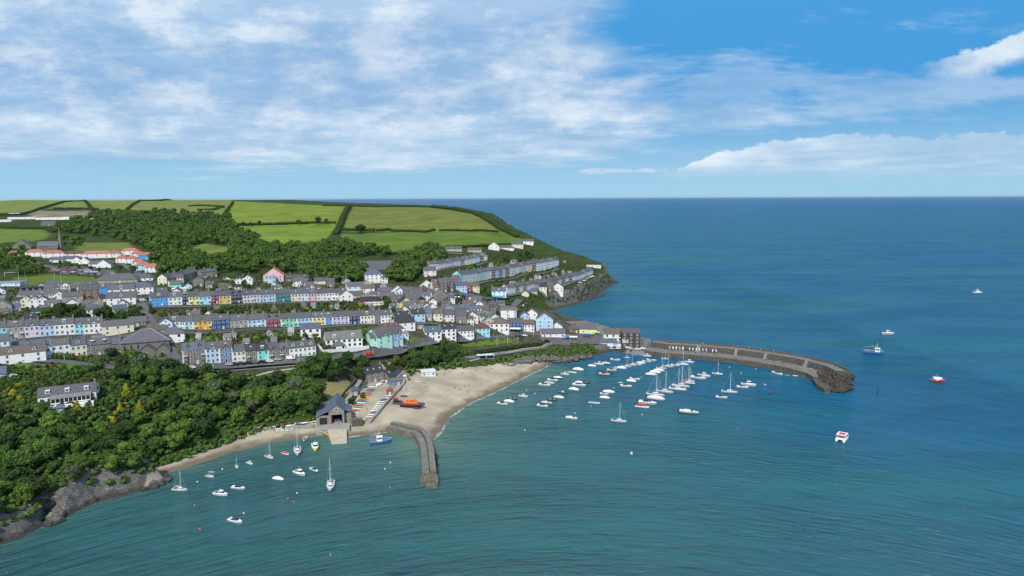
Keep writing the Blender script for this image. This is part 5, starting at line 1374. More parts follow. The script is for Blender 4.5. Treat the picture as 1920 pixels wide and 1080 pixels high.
rwall([(318,624),(390,623),(465,620),(530,616)], .6, .6, SWL, 'grey retaining wall under the orange and dark blue houses', down=5)
rwall([(283,578.5),(355,577),(432,573.5),(500,571)], .6, .5, SWL, 'stone retaining wall under the bright blue end of the top terrace', down=6)
rwall([(515,571),(580,568),(650,566)], .6, .5, SWL, 'dark retaining wall under the teal and pink houses', down=6)
rwall([(597,651),(606,662),(640,659),(692,653)], .5, 1.8, WALLS['white'], 'white terrace wall before the long modern villa', down=3)
rwall([(690,668.5),(660,675),(630,677)], .5, .8, SWL, 'low stone wall along the shore road by the red van', down=4)
rwall([(716,706),(728,690),(738,678),(742,668)], 1.0, 1.2, SWL, 'rough stone wall climbing behind the slate cottages', down=4)
rwall([(790,647),(820,642),(850,640)], .4, 1.2, M_['concrete'], 'pale wall below the modern slate-roofed house', down=3)
rwall([(609,770),(640,745),(658,725),(668,714)], .7, 1.3, SWL, 'curved dark wall beside the dry grass bank', down=2)
rwall([(693,795),(708,778),(730,752),(752,728),(762,712)], 1.1, 1.5, M_['concrete'], 'long sloping stone wall between boat park and beach', down=3, top=M_['concrete'])
rwall([(830,474),(870,476),(905,476)], .5, .6, M_['concrete'], 'pale garden wall below the long low bungalow', down=4)
rwall([(917,474),(950,475),(968,472)], .5, .8, SWL, 'stone terrace wall under the steep white chalet', down=5)

# ------------------------------------------------------------------ stone harbour pier (two levels)
IN = [(1203,664),(1240,670),(1275,672),(1320,675.5),(1370,680.5),(1420,688),(1470,697),(1510,708),(1523,716)]
pin = [WZ(a, b, 0) for a, b in IN]
def offs(P, o):
    out = []
    for i, q in enumerate(P):
        t = (P[min(i + 1, len(P) - 1)] - P[max(i - 1, 0)]); t.z = 0; t.normalize(); n = Vector((-t.y, t.x, 0))
        out.append(q + n * o)
    return out
def resamp(P, step):
    Q = []
    for a, b in zip(P[:-1], P[1:]):
        n = max(1, int((b - a).length / step))
        for i in range(n): Q.append(a + (b - a) * (i / n))
    return Q + [P[-1]]
PI_ = resamp(pin, 5.0)
pier = ob('harbour_pier', None, loc=pin[3], label='curved two-level stone pier sheltering the moored boats', cat='pier')
def strip(prof, m, name, P=None, lab=None):
    b = MB(); P = P or PI_
    L_ = [offs(P, o) for o, z in prof]
    rings = [[(L_[j][i].x - pin[3].x, L_[j][i].y - pin[3].y, prof[j][1] - pin[3].z) for j in range(len(prof))] for i in range(len(P))]
    b.loft(rings); o = ob(name, b.mesh(name, [m]), pier)
    return o
strip([(0, -3), (13.0, -3), (13.0, 3.1), (.6, 3.1)], mat('pier_face', (.035, .032, .025), rough=.9, rgb2=(.15, .13, .10), scale=.8, detail=8, bump=.15), 'lower_quay')
strip([(1.0, 3.104), (12.9, 3.104), (12.9, 3.15), (1.0, 3.15)], M_['pierpave'], 'quay_paving')
strip([(13.002, -3), (24, -3), (23, 6.9), (14.4, 6.9)], SWL, 'upper_wall')
strip([(14.6, 6.904), (20.9, 6.904), (20.9, 6.95), (14.6, 6.95)], M_['pierpave'], 'upper_walkway')
strip([(21.0, 6.904), (22.8, 6.904), (22.6, 8.0), (21.2, 8.0)], SWL, 'parapet')
# stone steps climbing the wall
for k in (0.36, .52, .68, .84):
    i = int(k * (len(PI_) - 1)); q = offs(PI_, 13.2)[i]; t = (PI_[i + 1] - PI_[i - 1]).normalized()
    b = MB()
    for s in range(8): b.box(-.9, -1.8 + s * .35, -.01 * s, .9, -1.8 + (s + 1) * .35 - .002, .5 * (s + 1) - .02)
    ob('stone_steps', b.mesh('stone_steps', [M_['concrete']]), pier, loc=q - pin[3] + Vector((0, 0, 3.15)), rz=math.atan2(t.y, t.x))
# pier head
hd = [WZ(1523,716), WZ(1530,728), WZ(1545,737), WZ(1557,737), WZ(1548,722), WZ(1540,708), offs(PI_, 14)[-1], offs(PI_, 0)[-1]]
b = MB(); hp_ = [(p.x - pin[3].x, p.y - pin[3].y) for p in hd]; b.prism(hp_, -3, 2.6, 0); ob('pier_head', b.mesh('pier_head', [SWL]), pier)
# boulders at the end
def boulders(name, pol, n, s, m, label, z0=0, zr=2.5, seed=1, cat='rocks'):
    rg = random.Random(seed); b = MB(); H = [WZ(*p) for p in pol]; wp = [(h.x, h.y) for h in H]; k = 0
    cx = sum(p[0] for p in wp) / len(wp); cy = sum(p[1] for p in wp) / len(wp); R_ = max(math.hypot(p[0] - cx, p[1] - cy) for p in wp)
    while k < n:
        x = rg.uniform(min(p[0] for p in wp), max(p[0] for p in wp)); y = rg.uniform(min(p[1] for p in wp), max(p[1] for p in wp))
        if not in_poly(x, y, wp): continue
        k += 1; f = 1 - min(1, math.hypot(x - cx, y - cy) / R_)
        z = z0 + zr * f * rg.uniform(.5, 1.1); r = rg.uniform(*s)
        ph = rg.uniform(0, 6.28); rings = []
        sq = rg.uniform(.6, 1.5)
        for i, (hz, rr) in enumerate([(-.7, .7), (-.1, 1.0), (.5 * sq, .75), (.8 * sq, .25)]):
            rings.append([(x + r * rr * rg.uniform(.6, 1.2) * math.cos(ph + a * PI / 3), y + r * rr * rg.uniform(.75, 1.15) * math.sin(ph + a * PI / 3), z + r * hz * .8 + rg.uniform(-.1, .1) * r) for a in range(6)])
        b.loft(rings)
    return ob(name, b.mesh(name, [m]), kind='stuff', label=label, cat=cat)
boulders('rock_armour', [(1528,700),(1545,694),(1570,704),(1604,712),(1592,722),(1600,732),(1575,738),(1552,733),(1537,722)], 1500, (.5, 1.25), M_['armour'], 'heap of dark boulders at the end of the harbour pier', zr=5.4, seed=3)
boulders('rock_armour', [(806,832),(818,850),(824,872),(812,878),(803,860),(801,845)], 60, (.4, 1.0), M_['armour'], 'weedy rocks along the foot of the small pier', zr=.6, seed=5)
boulders('shore_rocks', [(285,905),(300,893),(322,896),(318,906),(290,918),(262,924)], 90, (.5, 1.5), M_['rock'], 'broken rocks at the left end of the narrow sand', zr=1.0, seed=7)
boulders('shore_rocks', [(88,985),(92,966),(120,958),(124,972),(105,982)], 16, (1.6, 3.2), M_['rock'], 'big detached boulders below the cliff', zr=1.6, seed=9)
boulders('shore_rocks', [(1126,529),(1158,527),(1157,531),(1130,536)], 40, (1.2, 3.0), M_['armour'], 'low dark reef under the headland', zr=.5, seed=11)
boulders('shore_rocks', [(1100,560),(1136,551),(1135,555),(1106,564)], 34, (1.0, 2.4), M_['armour'], 'rock ledge in the little bay', zr=.4, seed=12)
boulders('shore_rocks', [(945,693),(1000,684),(1052,679),(1048,672),(985,677),(940,687)], 130, (.9, 2.0), M_['rock'], 'pale rock outcrops at the back of the beach', z0=1.5, zr=1.8, seed=13)
boulders('shore_rocks', [(1036,682),(1064,681),(1110,672),(1106,664),(1070,672),(1040,676)], 120, (1.0, 2.2), M_['rock'], 'flat grey rocks between beach and quay', z0=.3, zr=1.6, seed=14)
boulders('scree', [(440,815),(500,806),(540,796),(520,790),(470,800),(430,822)], 160, (.4, .9), M_['rock'], 'grey scree at the top of the narrow beach', z0=1.2, zr=1.4, seed=15)

# small two-level landing pier
sp_ = [WZ(762,806), WZ(775,820), WZ(784,838), WZ(788,858), WZ(789,880), WZ(790,900)]
sp_top = resamp(sp_, 3)
P0 = sp_[2]
small = ob('landing_pier', None, loc=P0, label='small curved stone landing pier reaching out from the beach', cat='pier')
def strip2(prof, m, name, P):
    b = MB(); L_ = [offs(P, -o) for o, z in prof]
    b.loft([[(L_[j][i].x - P0.x, L_[j][i].y - P0.y, prof[j][1]) for j in range(len(prof))] for i in range(len(P))][::-1])
    ob(name, b.mesh(name, [m]), small)
land_in = resamp([WZ(724,800,3.2), WZ(745,803,3.2), WZ(762,812,2.8)] + [Vector((p.x, p.y, 0)) for p in sp_[1:]], 2.5)
for p in land_in: p.z = 0
for _ in range(3):
    for i in range(1, len(land_in) - 1): land_in[i] = (land_in[i - 1] + land_in[i] * 2 + land_in[i + 1]) / 4
def strip3(prof, m, name, P):
    b = MB(); L_ = [offs(P, o) for o, z in prof]
    b.loft([[(L_[j][i].x - P0.x, L_[j][i].y - P0.y, prof[j][1]) for j in range(len(prof))] for i in range(len(P))])
    return ob(name, b.mesh(name, [m]), small)
PF = mat('landing_face', (.06, .055, .04), rough=.9, rgb2=(.22, .20, .16), scale=1.0, detail=8, bump=.1)
strip3([(-.1, -3), (3.4, -3), (3.4, 2.9), (.3, 2.9)], PF, 'lower_deck', land_in)
strip3([(.5, 2.904), (3.3, 2.904), (3.3, 2.95), (.5, 2.95)], M_['pierpave'], 'deck_paving', land_in)
strip3([(3.402, -3), (6.6, -3), (6.2, 4.1), (3.6, 4.1)], PF, 'upper_deck', land_in)
strip3([(3.7, 4.104), (6.1, 4.104), (6.1, 4.15), (3.7, 4.15)], M_['pierpave'], 'upper_paving', land_in)
e = land_in[-1]; b = MB(); b.box(-.5, -6, -3, 6.8, -.01, 2.2); b.box(1.5, -9, -3, 6.4, -6.002, 1.5); b.box(.2, -2.0, 2.204, 1.5, -.8, 3.2)
tt_ = (land_in[-1] - land_in[-2]).normalized()
ob('pier_steps', b.mesh('pier_steps', [PF]), small, loc=e - P0, rz=math.atan2(tt_.y, tt_.x) + PI / 2)

# ------------------------------------------------------------------ stone boathouse with slipway
bp0 = hit(592, 800); bp1 = hit(662, 797)
def boathouse():
    z = 3.0
    a = WZ(593, 797, z); c = WZ(659, 792, z); rz = math.atan2(c.y - a.y, c.x - a.x); W_ = (c - a).length
    t = ob('boathouse', None, loc=a, rz=rz, label='grey stone boathouse with a steep slate roof and a wide dark doorway', cat='boathouse')
    st = mat('boathouse_stone', (.17, .155, .13), rough=.9, rgb2=(.33, .31, .27), scale=1.2, detail=8, bump=.06)
    m = MB(); mid0, mid1 = W_ * .36, W_ * .80; D = 20.0; H1 = 4.2; H2 = 6.4; cx = (mid0 + mid1) / 2; ap = H2 + 3.4
    # front wall pieces around two openings
    o0, o1 = mid0 + 1.2, mid1 - .9
    m.box(mid0, 0, -3, o0, .6, H2); m.box(o1, 0, -3, mid1, .6, H2); m.box(o0, 0, 4.6, o1, .6, H2)
    m.loft([[(mid0, 0, H2), (mid1, 0, H2), (cx, 0, ap)], [(mid0, .6, H2), (mid1, .6, H2), (cx, .6, ap)]])
    m.box(mid0, .601, -3, mid0 + .5, D, H2); m.box(mid1 - .5, .601, -3, mid1, D, H2); m.box(mid0 + .501, D - .5, -3, mid1 - .501, D, H2)
    m.loft([[(mid0, D - .6, H2), (mid1, D - .6, H2), (cx, D - .6, ap)], [(mid0, D, H2), (mid1, D, H2), (cx, D, ap)]])
    # left aisle
    m.box(.0, .8, -3, 1.6, 1.2, H1); m.box(mid0 - .8, .8, -3, mid0 - .001, 1.2, H1); m.box(1.6, .8, 3.2, mid0 - .8, 1.2, H1); m.box(0, 1.201, -3, .4, D, H1); m.box(.401, D - .4, -3, mid0 - .001, D, H1)
    m.box(mid1 + .001, 2.5, -3, W_, D * .7, H1)
    ob('wall', m.mesh('wall', [st]), t)
    r = MB(); 
    r.slab([(mid0 - 5.6 - .5, .3, H1 - .25), (mid0 + .01, .3, H2 + .1 + .15), (mid0 + .01, D + .3, H2 + .1 + .15), (mid0 - 6.1, D + .3, H1 - .25)], .2)
    r.slab([(mid0 - .4, -.4, H2 - .1), (cx, -.4, ap + .3), (cx, D + .4, ap + .3), (mid0 - .4, D + .4, H2 - .1)], .2)
    r.slab([(cx + .001, -.4, ap + .3), (mid1 + .4, -.4, H2 - .1), (mid1 + .4, D + .4, H2 - .1), (cx + .001, D + .4, ap + .3)], .2)
    r.slab([(mid1 + .05, 2.2, H2 - .1), (W_ + .4, 2.2, H1 + .1), (W_ + .4, D * .7 + .3, H1 + .1), (mid1 + .05, D * .7 + .3, H2 - .1)], .18)
    ob('roof', r.mesh('roof', [roofm('blueslate')]), t)
    d = MB(); d.box(o0 + .01, .25, -.2, o0 + .5, .4, 4.55); d.box(o1 - .5, .25, -.2, o1 - .01, .4, 4.55)
    ob('folding_door', d.mesh('folding_door', [flatmat('dark_timber', (.03, .03, .032))]), t)
    d = MB(); d.box(1.61, .95, -.2, mid0 - .81, 1.05, 3.19); ob('side_door', d.mesh('side_door', [flatmat('dark_timber', (.03, .03, .032))]), t)
    d = MB(); d.box(mid0 - .3, -.08, 4.0, mid0 + .1, -.001, 6.4); 
    ob('window', window_mesh('white'), t, loc=(cx, -.01, H2 + .3), sc=(1.3, 1, .8)); ob('window', window_mesh('white'), t, loc=(W_ - 2, 2.49, 1.4), sc=(.9, 1, 1))
    f = MB(); f.box(o0 + .01, .7, -3, o1 - .01, D - .6, .05); ob('floor', f.mesh('floor', [M_['concrete']]), t)
    # little side balcony
    # slipway
    s = ob('slipway', None, loc=a, rz=rz, label='pale concrete slipway sloping from the boathouse door into the water', cat='slipway')
    q = MB(); q.slab([(0, -.02, -.02), (0, -7.5, -.45), (W_ * .95, -7.5, -.45), (W_ * .95, -.02, -.02)], 4); ob('apron', q.mesh('apron', [M_['concrete']]), s)
    q = MB(); q.slab([(mid0 - .6, -7.52, -.46), (mid0 + 2.4, -25, -3.6), (mid1 + 1.2, -25, -3.6), (mid1 + 1.2, -7.52, -.46)], 5)
    ob('ramp', q.mesh('ramp', [mat('slip_stone', (.34, .29, .21), rough=.9, rgb2=(.50, .44, .34), scale=.5, detail=8)]), s)
    q = MB(); q.slab([(mid0 - 3.6, -7.51, -.5), (mid0 + 1.0, -13.5, -1.55), (mid0 + 1.0, -13.9, -1.62), (mid0 - 3.8, -7.9, -.6)], .35); ob('yellow_edge', q.mesh('yellow_edge', [flatmat('yellow_paint', (.6, .42, .03))]), s)
    q = MB(); q.box(W_ + .2, -1, -3, W_ + 5.5, 3.5, 1.2); o_ = ob('stone_platform', q.mesh('stone_platform', [SWL]), loc=a, rz=rz, label='square stone platform beside the boathouse', cat='platform')
    b2 = MB()
    for i in range(5): b2.tube((W_ + .4 + i * 1.2, -.8, 1.2), (W_ + .4 + i * 1.2, -.8, 2.3), .04)
    b2.tube((W_ + .4, -.8, 2.3), (W_ + 5.2, -.8, 2.3), .04); ob('railing', b2.mesh('railing', [flatmat('galvanised', (.4, .42, .43))]), o_)
    for i, (dx, c_, n_) in enumerate([(.3, (.45, .05, .04), 'red'), (.62, (.03, .12, .30), 'blue')]):
        k = MB(); x0 = o0 + (o1 - o0) * dx
        k.loft([[(x0 - .7, 3, .4), (x0 + .7, 3, .4), (x0 + .8, 3, 1.3), (x0 - .8, 3, 1.3)], [(x0 - .6, 7, .4), (x0 + .6, 7, .4), (x0 + .7, 7, 1.3), (x0 - .7, 7, 1.3)], [(x0 - .05, 9, .9), (x0 + .05, 9, .9), (x0 + .06, 9, 1.4), (x0 - .06, 9, 1.4)]])
        oo = ob('stored_boat', k.mesh('stored_boat', [flatmat('hull_' + n_, c_)]), loc=a, rz=rz, label=f'{n_} boat stored inside the stone boathouse doorway', cat='boat')
boathouse()

# ------------------------------------------------------------------ big hipped chapel
def chapel():
    a = hit(226, 674); c_ = hit(306, 668); rz = R(24); W_ = 25.0
    t = ob('chapel', None, loc=(a.x, a.y, a.z), rz=rz, label='large stone chapel with a big hipped purple slate roof', cat='chapel')
    m = MB(); m.box(0, 6, -5, W_, 24, 8.2)
    ob('wall', m.mesh('wall', [wall('greystone')]), t)
    r = MB(); r.face([(-.6, 5.4, 8), (W_ + .6, 5.4, 8), (W_ * .62, 15, 14), (W_ * .42, 15, 14)]); r.face([(W_ + .6, 5.4, 8), (W_ + .6, 24.6, 8), (W_ * .62, 15, 14)]); r.face([(W_ + .6, 24.6, 8), (-.6, 24.6, 8), (W_ * .42, 15, 14), (W_ * .62, 15, 14)]); r.face([(-.6, 24.6, 8), (-.6, 5.4, 8), (W_ * .42, 15, 14)]); r.box(-.5, 5.5, 7.7, W_ + .5, 24.5, 7.99)
    ro = ob('roof', r.mesh('roof', [roofm('purple')]), t)
    q = MB()
    for p0, p1 in (((-.6, 5.4, 8.1), (W_ * .42, 15, 14.1)), ((W_ + .6, 5.4, 8.1), (W_ * .62, 15, 14.1)), ((W_ * .42, 15, 14.1), (W_ * .62, 15, 14.1))): q.tube(p0, p1, .16)
    ob('ridge_tiles', q.mesh('ridge_tiles', [flatmat('lead', (.42, .42, .44))]), ro)
    for i, x in enumerate((1.0, 4.5, 8)):
        ob('window', window_mesh('greystone'), t, loc=(x + .8, 5.99, 4.2), sc=(.9, 1, 1.7))
    for i in range(4): ob('window', window_mesh('greystone'), t, loc=(W_ + .01, 8 + i * 4.2, 4.2), rz=PI / 2, sc=(.9, 1, 1.7))
    for x0, w_, d_, h_ in ((9, 9, 8, 4), (18.2, 7.5, 8, 4)):
        g = MB(); g.box(x0, -1.5, -5, x0 + w_, 5.99, h_); g.face([(x0, -1.5, h_), (x0 + w_, -1.5, h_), (x0 + w_ / 2, -1.5, h_ + 3.4)])
        o = ob('wing', g.mesh('wing', [wall('greystone')]), t)
        g = MB(); g.slab([(x0 - .3, -1.9, h_ - .1), (x0 + w_ / 2, -1.9, h_ + 3.6), (x0 + w_ / 2, 6.5, h_ + 3.6), (x0 - .3, 6.5, h_ - .1)], .15); g.slab([(x0 + w_ / 2, -1.9, h_ + 3.6), (x0 + w_ + .3, -1.9, h_ - .1), (x0 + w_ + .3, 6.5, h_ - .1), (x0 + w_ / 2, 6.5, h_ + 3.6)], .15)
        ob('wing_roof', g.mesh('wing_roof', [roofm('purple')]), o)
        ob('window', window_mesh('white'), o, loc=(x0 + w_ / 2, -1.51, 1.4), sc=(.9, 1, 1))
    g = MB(); g.box(3.5, 2.6, -5, 8, 5.99, 3); g.face([(3.5, 2.6, 3), (8, 2.6, 3), (5.75, 2.6, 4.6)]); g.slab([(3.2, 2.3, 2.9), (5.75, 2.3, 4.8), (5.75, 6, 4.8), (3.2, 6, 2.9)], .12, 1); g.slab([(5.75, 2.3, 4.8), (8.3, 2.3, 2.9), (8.3, 6, 2.9), (5.75, 6, 4.8)], .12, 1); g.box(4.9, 2.52, 0, 6.6, 2.59, 2.4, 2)
    ob('porch', g.mesh('porch', [wall('greystone'), roofm('purple'), BLACKM]), t)
chapel()

# ------------------------------------------------------------------ parish church with spire (far)
def church():
    p = hit(88, 470); rz = R(14)
    t = ob('church', None, loc=(p.x, p.y, p.z), rz=rz, label='grey stone church with a slender pointed spire above the red roofs', cat='church')
    m = MB(); m.box(-12, 0, -5, 14, 10, 6.5); m.face([(-12, 0, 6.5), (-12, 10, 6.5), (-12, 5, 12.5)][::-1]); m.face([(14, 0, 6.5), (14, 10, 6.5), (14, 5, 12.5)]); m.box(2, -5, -5, 15, -.01, 4)
    ob('nave', m.mesh('nave', [wall('greystone')]), t)
    r = MB(); r.slab([(-12.4, -.5, 6.3), (14.4, -.5, 6.3), (14.4, 5, 12.9), (-12.4, 5, 12.9)], .2); r.slab([(-12.4, 5.01, 12.9), (14.4, 5.01, 12.9), (14.4, 10.5, 6.3), (-12.4, 10.5, 6.3)], .2); r.slab([(1.6, -5.4, 3.9), (15.4, -5.4, 3.9), (15.4, -.02, 6), (1.6, -.02, 6)], .18)
    ob('roof', r.mesh('roof', [roofm('slate')]), t)
    s = MB(); s.box(14.2, 3, -3, 17.4, 6.2, 15); s.loft([[(14.0, 2.8, 15.01), (17.6, 2.8, 15.01), (17.6, 6.4, 15.01), (14.0, 6.4, 15.01)], [(15.75, 4.55, 32), (15.85, 4.55, 32), (15.85, 4.65, 32), (15.75, 4.65, 32)]])
    ob('spire', s.mesh('spire', [wall('greystone')]), t)
    for x in (-8, -4, 0): ob('window', window_mesh('greystone'), t, loc=(x, -.01, 2.4), sc=(1, 1, 1.8))
    ob('window', window_mesh('greystone'), t, loc=(-12.01, 5, 3.5), rz=-PI / 2, sc=(2.6, 1, 2.8))
church()
def spirelet():
    p = hit(806, 556)
    t = ob('church', None, loc=p, rz=R(14), label='small town church with a short pale spire, left of the chapel hall', cat='church')
    m = MB(); m.box(-9, 0, -4, 0, 9, 5); m.face([(-9, 0, 5), (0, 0, 5), (-4.5, 0, 9.5)]); ob('nave', m.mesh('nave', [wall('brownstone')]), t)
    r = MB(); r.slab([(-9.3, -.3, 4.8), (-4.5, -.3, 9.8), (-4.5, 9.3, 9.8), (-9.3, 9.3, 4.8)], .2); r.slab([(-4.5, -.3, 9.8), (.3, -.3, 4.8), (.3, 9.3, 4.8), (-4.5, 9.3, 9.8)], .2); ob('roof', r.mesh('roof', [roofm('slate')]), t)
    s = MB(); s.box(.4, 0, -4, 2.8, 2.4, 7); s.loft([[(.3, -.1, 7.01), (2.9, -.1, 7.01), (2.9, 2.5, 7.01), (.3, 2.5, 7.01)], [(1.55, 1.15, 13.5), (1.65, 1.15, 13.5), (1.65, 1.25, 13.5), (1.55, 1.25, 13.5)]]); ob('spire', s.mesh('spire', [wall('beige')]), t)
spirelet()

# ------------------------------------------------------------------ pier root: dark stone warehouse, cafe, harbour sheds
wh = single(1183,652,35,9,4,-2,'darkstone','purple',gs,'', '', 3, desc='tall dark stone warehouse with small white windows at the pier root', name='warehouse', cat='warehouse', fh=2.75, door=None, pitch=30)
for i, (x, z) in enumerate([(.05, 3.8), (.11, 3.8), (.17, 3.8), (.24, 3.8)]):
    pass
bb = MB()
for x0, x1, z0, z1 in [(.5,.8,4.2,7.6),(1.1,1.5,4.2,7.0),(1.9,2.3,4.2,6.6),(2.7,3.0,4.2,6.6),(3.0,3.5,5.2,5.6),(3.6,4.0,4.2,6.6),(4.3,4.7,4.2,7.0)]: bb.box(x0, -.08, z0 - .6, x1, -.003, z1 - .6)
ob('wall_lettering', bb.mesh('wall_lettering', [WHITE]), wh)
single(1150,640,36,10,2,-2,'white','brown',gs,'beside the dark warehouse','', 3, desc='brown-roofed harbour house', name='building', cat='building', fr='black')
single(1141,650,32,7,1,-2,'white','blueslate',gs,'', '', 4, desc='low slate-roofed harbour kiosk above the quay', name='kiosk', cat='kiosk')
single(1158,652,16,5,1,-2,'lightblue','flat',fl,'between kiosk and dark warehouse','', 1, desc='light blue harbour shed', name='shed', cat='shed')
single(1099,626,40,11,1,-10,'cream','purple',gs,'by the green awnings','', 4, desc='cream seaside cafe with a long slate roof', name='cafe', cat='cafe', fh=3.6)
single(1076,624,20,12,1,-10,'brownstone','brown',hp,'joined to the cream seaside cafe','', 2, desc='stone cafe end with hipped brown roof', name='cafe', cat='cafe', fh=3.2)
def awning(px, py, w, c, rgb, lab, dz=2.2, d=3):
    p = hit(px, py); t = ob('awning', None, loc=p, rz=R(-5), label=lab, cat='awning')
    b = MB(); b.slab([(-w / 2, -d / 2, dz), (w / 2, -d / 2, dz), (w / 2, 0, dz + .8), (-w / 2, 0, dz + .8)], .05); b.slab([(-w / 2, 0, dz + .8), (w / 2, 0, dz + .8), (w / 2, d / 2, dz), (-w / 2, d / 2, dz)], .05)
    ob('canopy', b.mesh('canopy', [flatmat('canvas_' + c, rgb, .9)]), t)
    b = MB()
    for x in (-w / 2 + .1, w / 2 - .1):
        for y in (-d / 2 + .1, d / 2 - .1): b.tube((x, y, 0), (x, y, dz + .1), .05)
    ob('posts', b.mesh('posts', [flatmat('galvanised', (.4, .42, .43))]), t)
awning(1103,630,10,'lime',(.35,.6,.08),'lime green awning before the cream seaside cafe')
awning(1117,628,6,'lime',(.35,.6,.08),'second lime green awning at the seaward end of the cafe')
awning(1100,633,7,'navy',(.02,.06,.25),'dark blue canopy in front of the lime green awning')
awning(1061,636,5,'blue',(.03,.2,.6),'bright blue market canopy on the quay road')
awning(1067,634,3,'brownred',(.3,.1,.06),'small brown-red canopy next to the blue one')
awning(1075,637,6,'white',(.75,.75,.75),'white market canopy on the quay road')
awning(906,618,8,'white',(.75,.75,.75),'white-roofed stall before the shore road inn')
awning(962,622,12,'white',(.75,.75,.75),'big white marquee at the roadside opposite the green', 2.6, 5)
awning(936,562,12,'sky',(.02,.33,.75),'bright blue cafe awning above the car park road', 3.0, 7)
awning(1021,627,14,'magenta',(.55,.03,.22),'magenta shop awning under the tall blue gabled shop', 2.4, 2.5)
# shelter on the beach path
p = hit(912, 673); t = ob('beach_shelter', None, loc=p, rz=R(12), label='flat-roofed beach shelter with a blue and white painted roof on the path', cat='shelter')
b = MB(); b.box(-5.5, 0, -2, 5.5, 3.5, 2.6); ob('wall', b.mesh('wall', [M_['concrete']]), t)
b = MB(); b.box(-6.4, -.6, 2.602, 6.0, 4.2, 2.8); ob('roof', b.mesh('roof', [mat('painted_roof', (.12, .42, .62), rough=.6, rgb2=(.75, .80, .82), scale=.5, lo=.42, hi=.55)]), t)
b = MB(); b.box(-5, -.04, .3, -.4, -.003, 2.3); b.box(.4, -.04, .3, 5, -.003, 2.3); ob('shopfront', b.mesh('shopfront', [GLASS]), t)

# ------------------------------------------------------------------ boat yard cottages
single(704,716,30,9,2,38,'greystone','dark',gs,'', 'sssR', 3, desc='grey stone cottage with roof lights at the top of the boat park', name='cottage', cat='cottage', side='l')
single(740,712,18,9,1,52,'greystone','dark',gs,'', 'ss', 2, desc='low slate cottage behind the yacht club gable', name='cottage', cat='cottage')
single(756,716,22,14,1,30,'greystone','dark',gf,'above the beach boats','B', 2, desc='slate-roofed yacht club with pale gable boards', name='clubhouse', cat='clubhouse', fh=3.4)
single(743,723,16,5,1,40,'slateblue','grey',fl,'','', 2, desc='lean-to with a streaked grey-blue roof before the yacht club', name='shed', cat='shed')
single(731,742,12,4,1,10,'brick','red',gf,'','', 1, desc='little red boat hut at the boat park wall', name='hut', cat='hut', side='')
single(666,742,10,4,1,38,'grey','blueslate',gs,'','', 1, desc='small grey hut in the bushes by the footpath', name='hut', cat='hut')
single(804,706,26,7,1,16,'paleblue','white',fl,'','', 3, desc='white-roofed beach kiosk under the leaning trees', name='kiosk', cat='kiosk', pitch=10)
shore = single(127,752,84,9,1,28,'white','slate',gs,'', 'DwDDR', 8, desc='white shore bungalow with big glass front among the garden shrubs', cat='bungalow', name='bungalow', fr='white', fh=3.0)
b = MB(); b.slab([(5, -3.4, 2.5), (21, -3.4, 2.5), (21, -.05, 3.5), (5, -.05, 3.5)], .15); ob('veranda_roof', b.mesh('veranda_roof', [roofm('grey')]), shore)
b = MB(); b.box(5.3, -3.2, 0, 20.7, -3.05, .5, 0); b.box(5.3, -3.18, .502, 20.7, -3.07, 2.2, 1)
for i in range(10): b.box(5.25 + i * 1.7, -3.3, 0, 5.45 + i * 1.7, -3.02, 2.42, 0)
b.box(4, -6, -4, 22, -3.4, -.2, 0); ob('veranda', b.mesh('veranda', [WHITE, GLASS]), shore)
single(170,742,24,6,1,26,'white','slate',gs,'','', 4, desc='glazed sun lounge at the end of the shore bungalow', cat='sun lounge', name='sun_lounge')
single(114,777,10,3,1,26,'slateblue','blueslate',gs,'','', 1, desc='small dark summer house under the shore bungalow', cat='summer house', name='summer_house')
single(1113,502,26,5,1,-14,'white','white',gs,'','', 3, pitch=10, desc='long low white building on the very tip of the headland', cat='building', name='building')
# ------------------------------------------------------------------ boats
def P_(rgb, name, rough=.35): return flatmat(name, rgb, rough, var=.05, spec=.5)
HW = P_((.80, .80, .79), 'gelcoat_white'); HD = P_((.03, .032, .038), 'hull_black', .5); HN = P_((.02, .045, .14), 'hull_navy'); HB = P_((.02, .16, .48), 'hull_blue'); HR = P_((.42, .03, .03), 'hull_maroon')
HG = P_((.02, .34, .30), 'hull_green'); HY = P_((.72, .60, .03), 'hull_yellow'); CVW = P_((.70, .71, .72), 'cover_grey', .8); CVK = P_((.03, .03, .04), 'cover_black', .8); CVN = P_((.02, .05, .18), 'cover_navy', .8)
CVB = P_((.02, .13, .48), 'cover_blue', .8); CVR = P_((.36, .03, .03), 'cover_red', .8); MST = P_((.66, .67, .68), 'mast_alloy', .35); DK = P_((.52, .50, .45), 'deck_beige', .7); ORG = P_((.80, .16, .02), 'lifeboat_orange'); RED = P_((.65, .04, .02), 'bright_red')
TAN = P_((.42, .30, .14), 'varnish')
def hull_rings(Lh, B, H, full=.9, n=9, bow=.08, dr=.35):
    rs = []
    for i in range(n):
        t = i / (n - 1); x = -Lh / 2 + Lh * t
        w = B / 2 * (full + (1 - full) * math.sin(min(t * 2.2, 1) * PI / 2)) * (1 if t < .5 else math.cos((t - .5) / .5 * PI / 2 * .985) ** .75)
        w = max(w, .03); s = H * (1 + .22 * max(0, t - .45)); k = -dr * (1 - max(0, (t - .6) / .4) ** 2 * 1.6)
        xo = x + (bow * Lh * .6 * max(0, (t - .7) / .3) if True else 0)
        rs.append([(xo, w, s), (xo, w * .93, s * .35), (x, w * .55, k * .6), (x, 0, k), (x, -w * .55, k * .6), (xo, -w * .93, s * .35), (xo, -w, s)])
    return rs
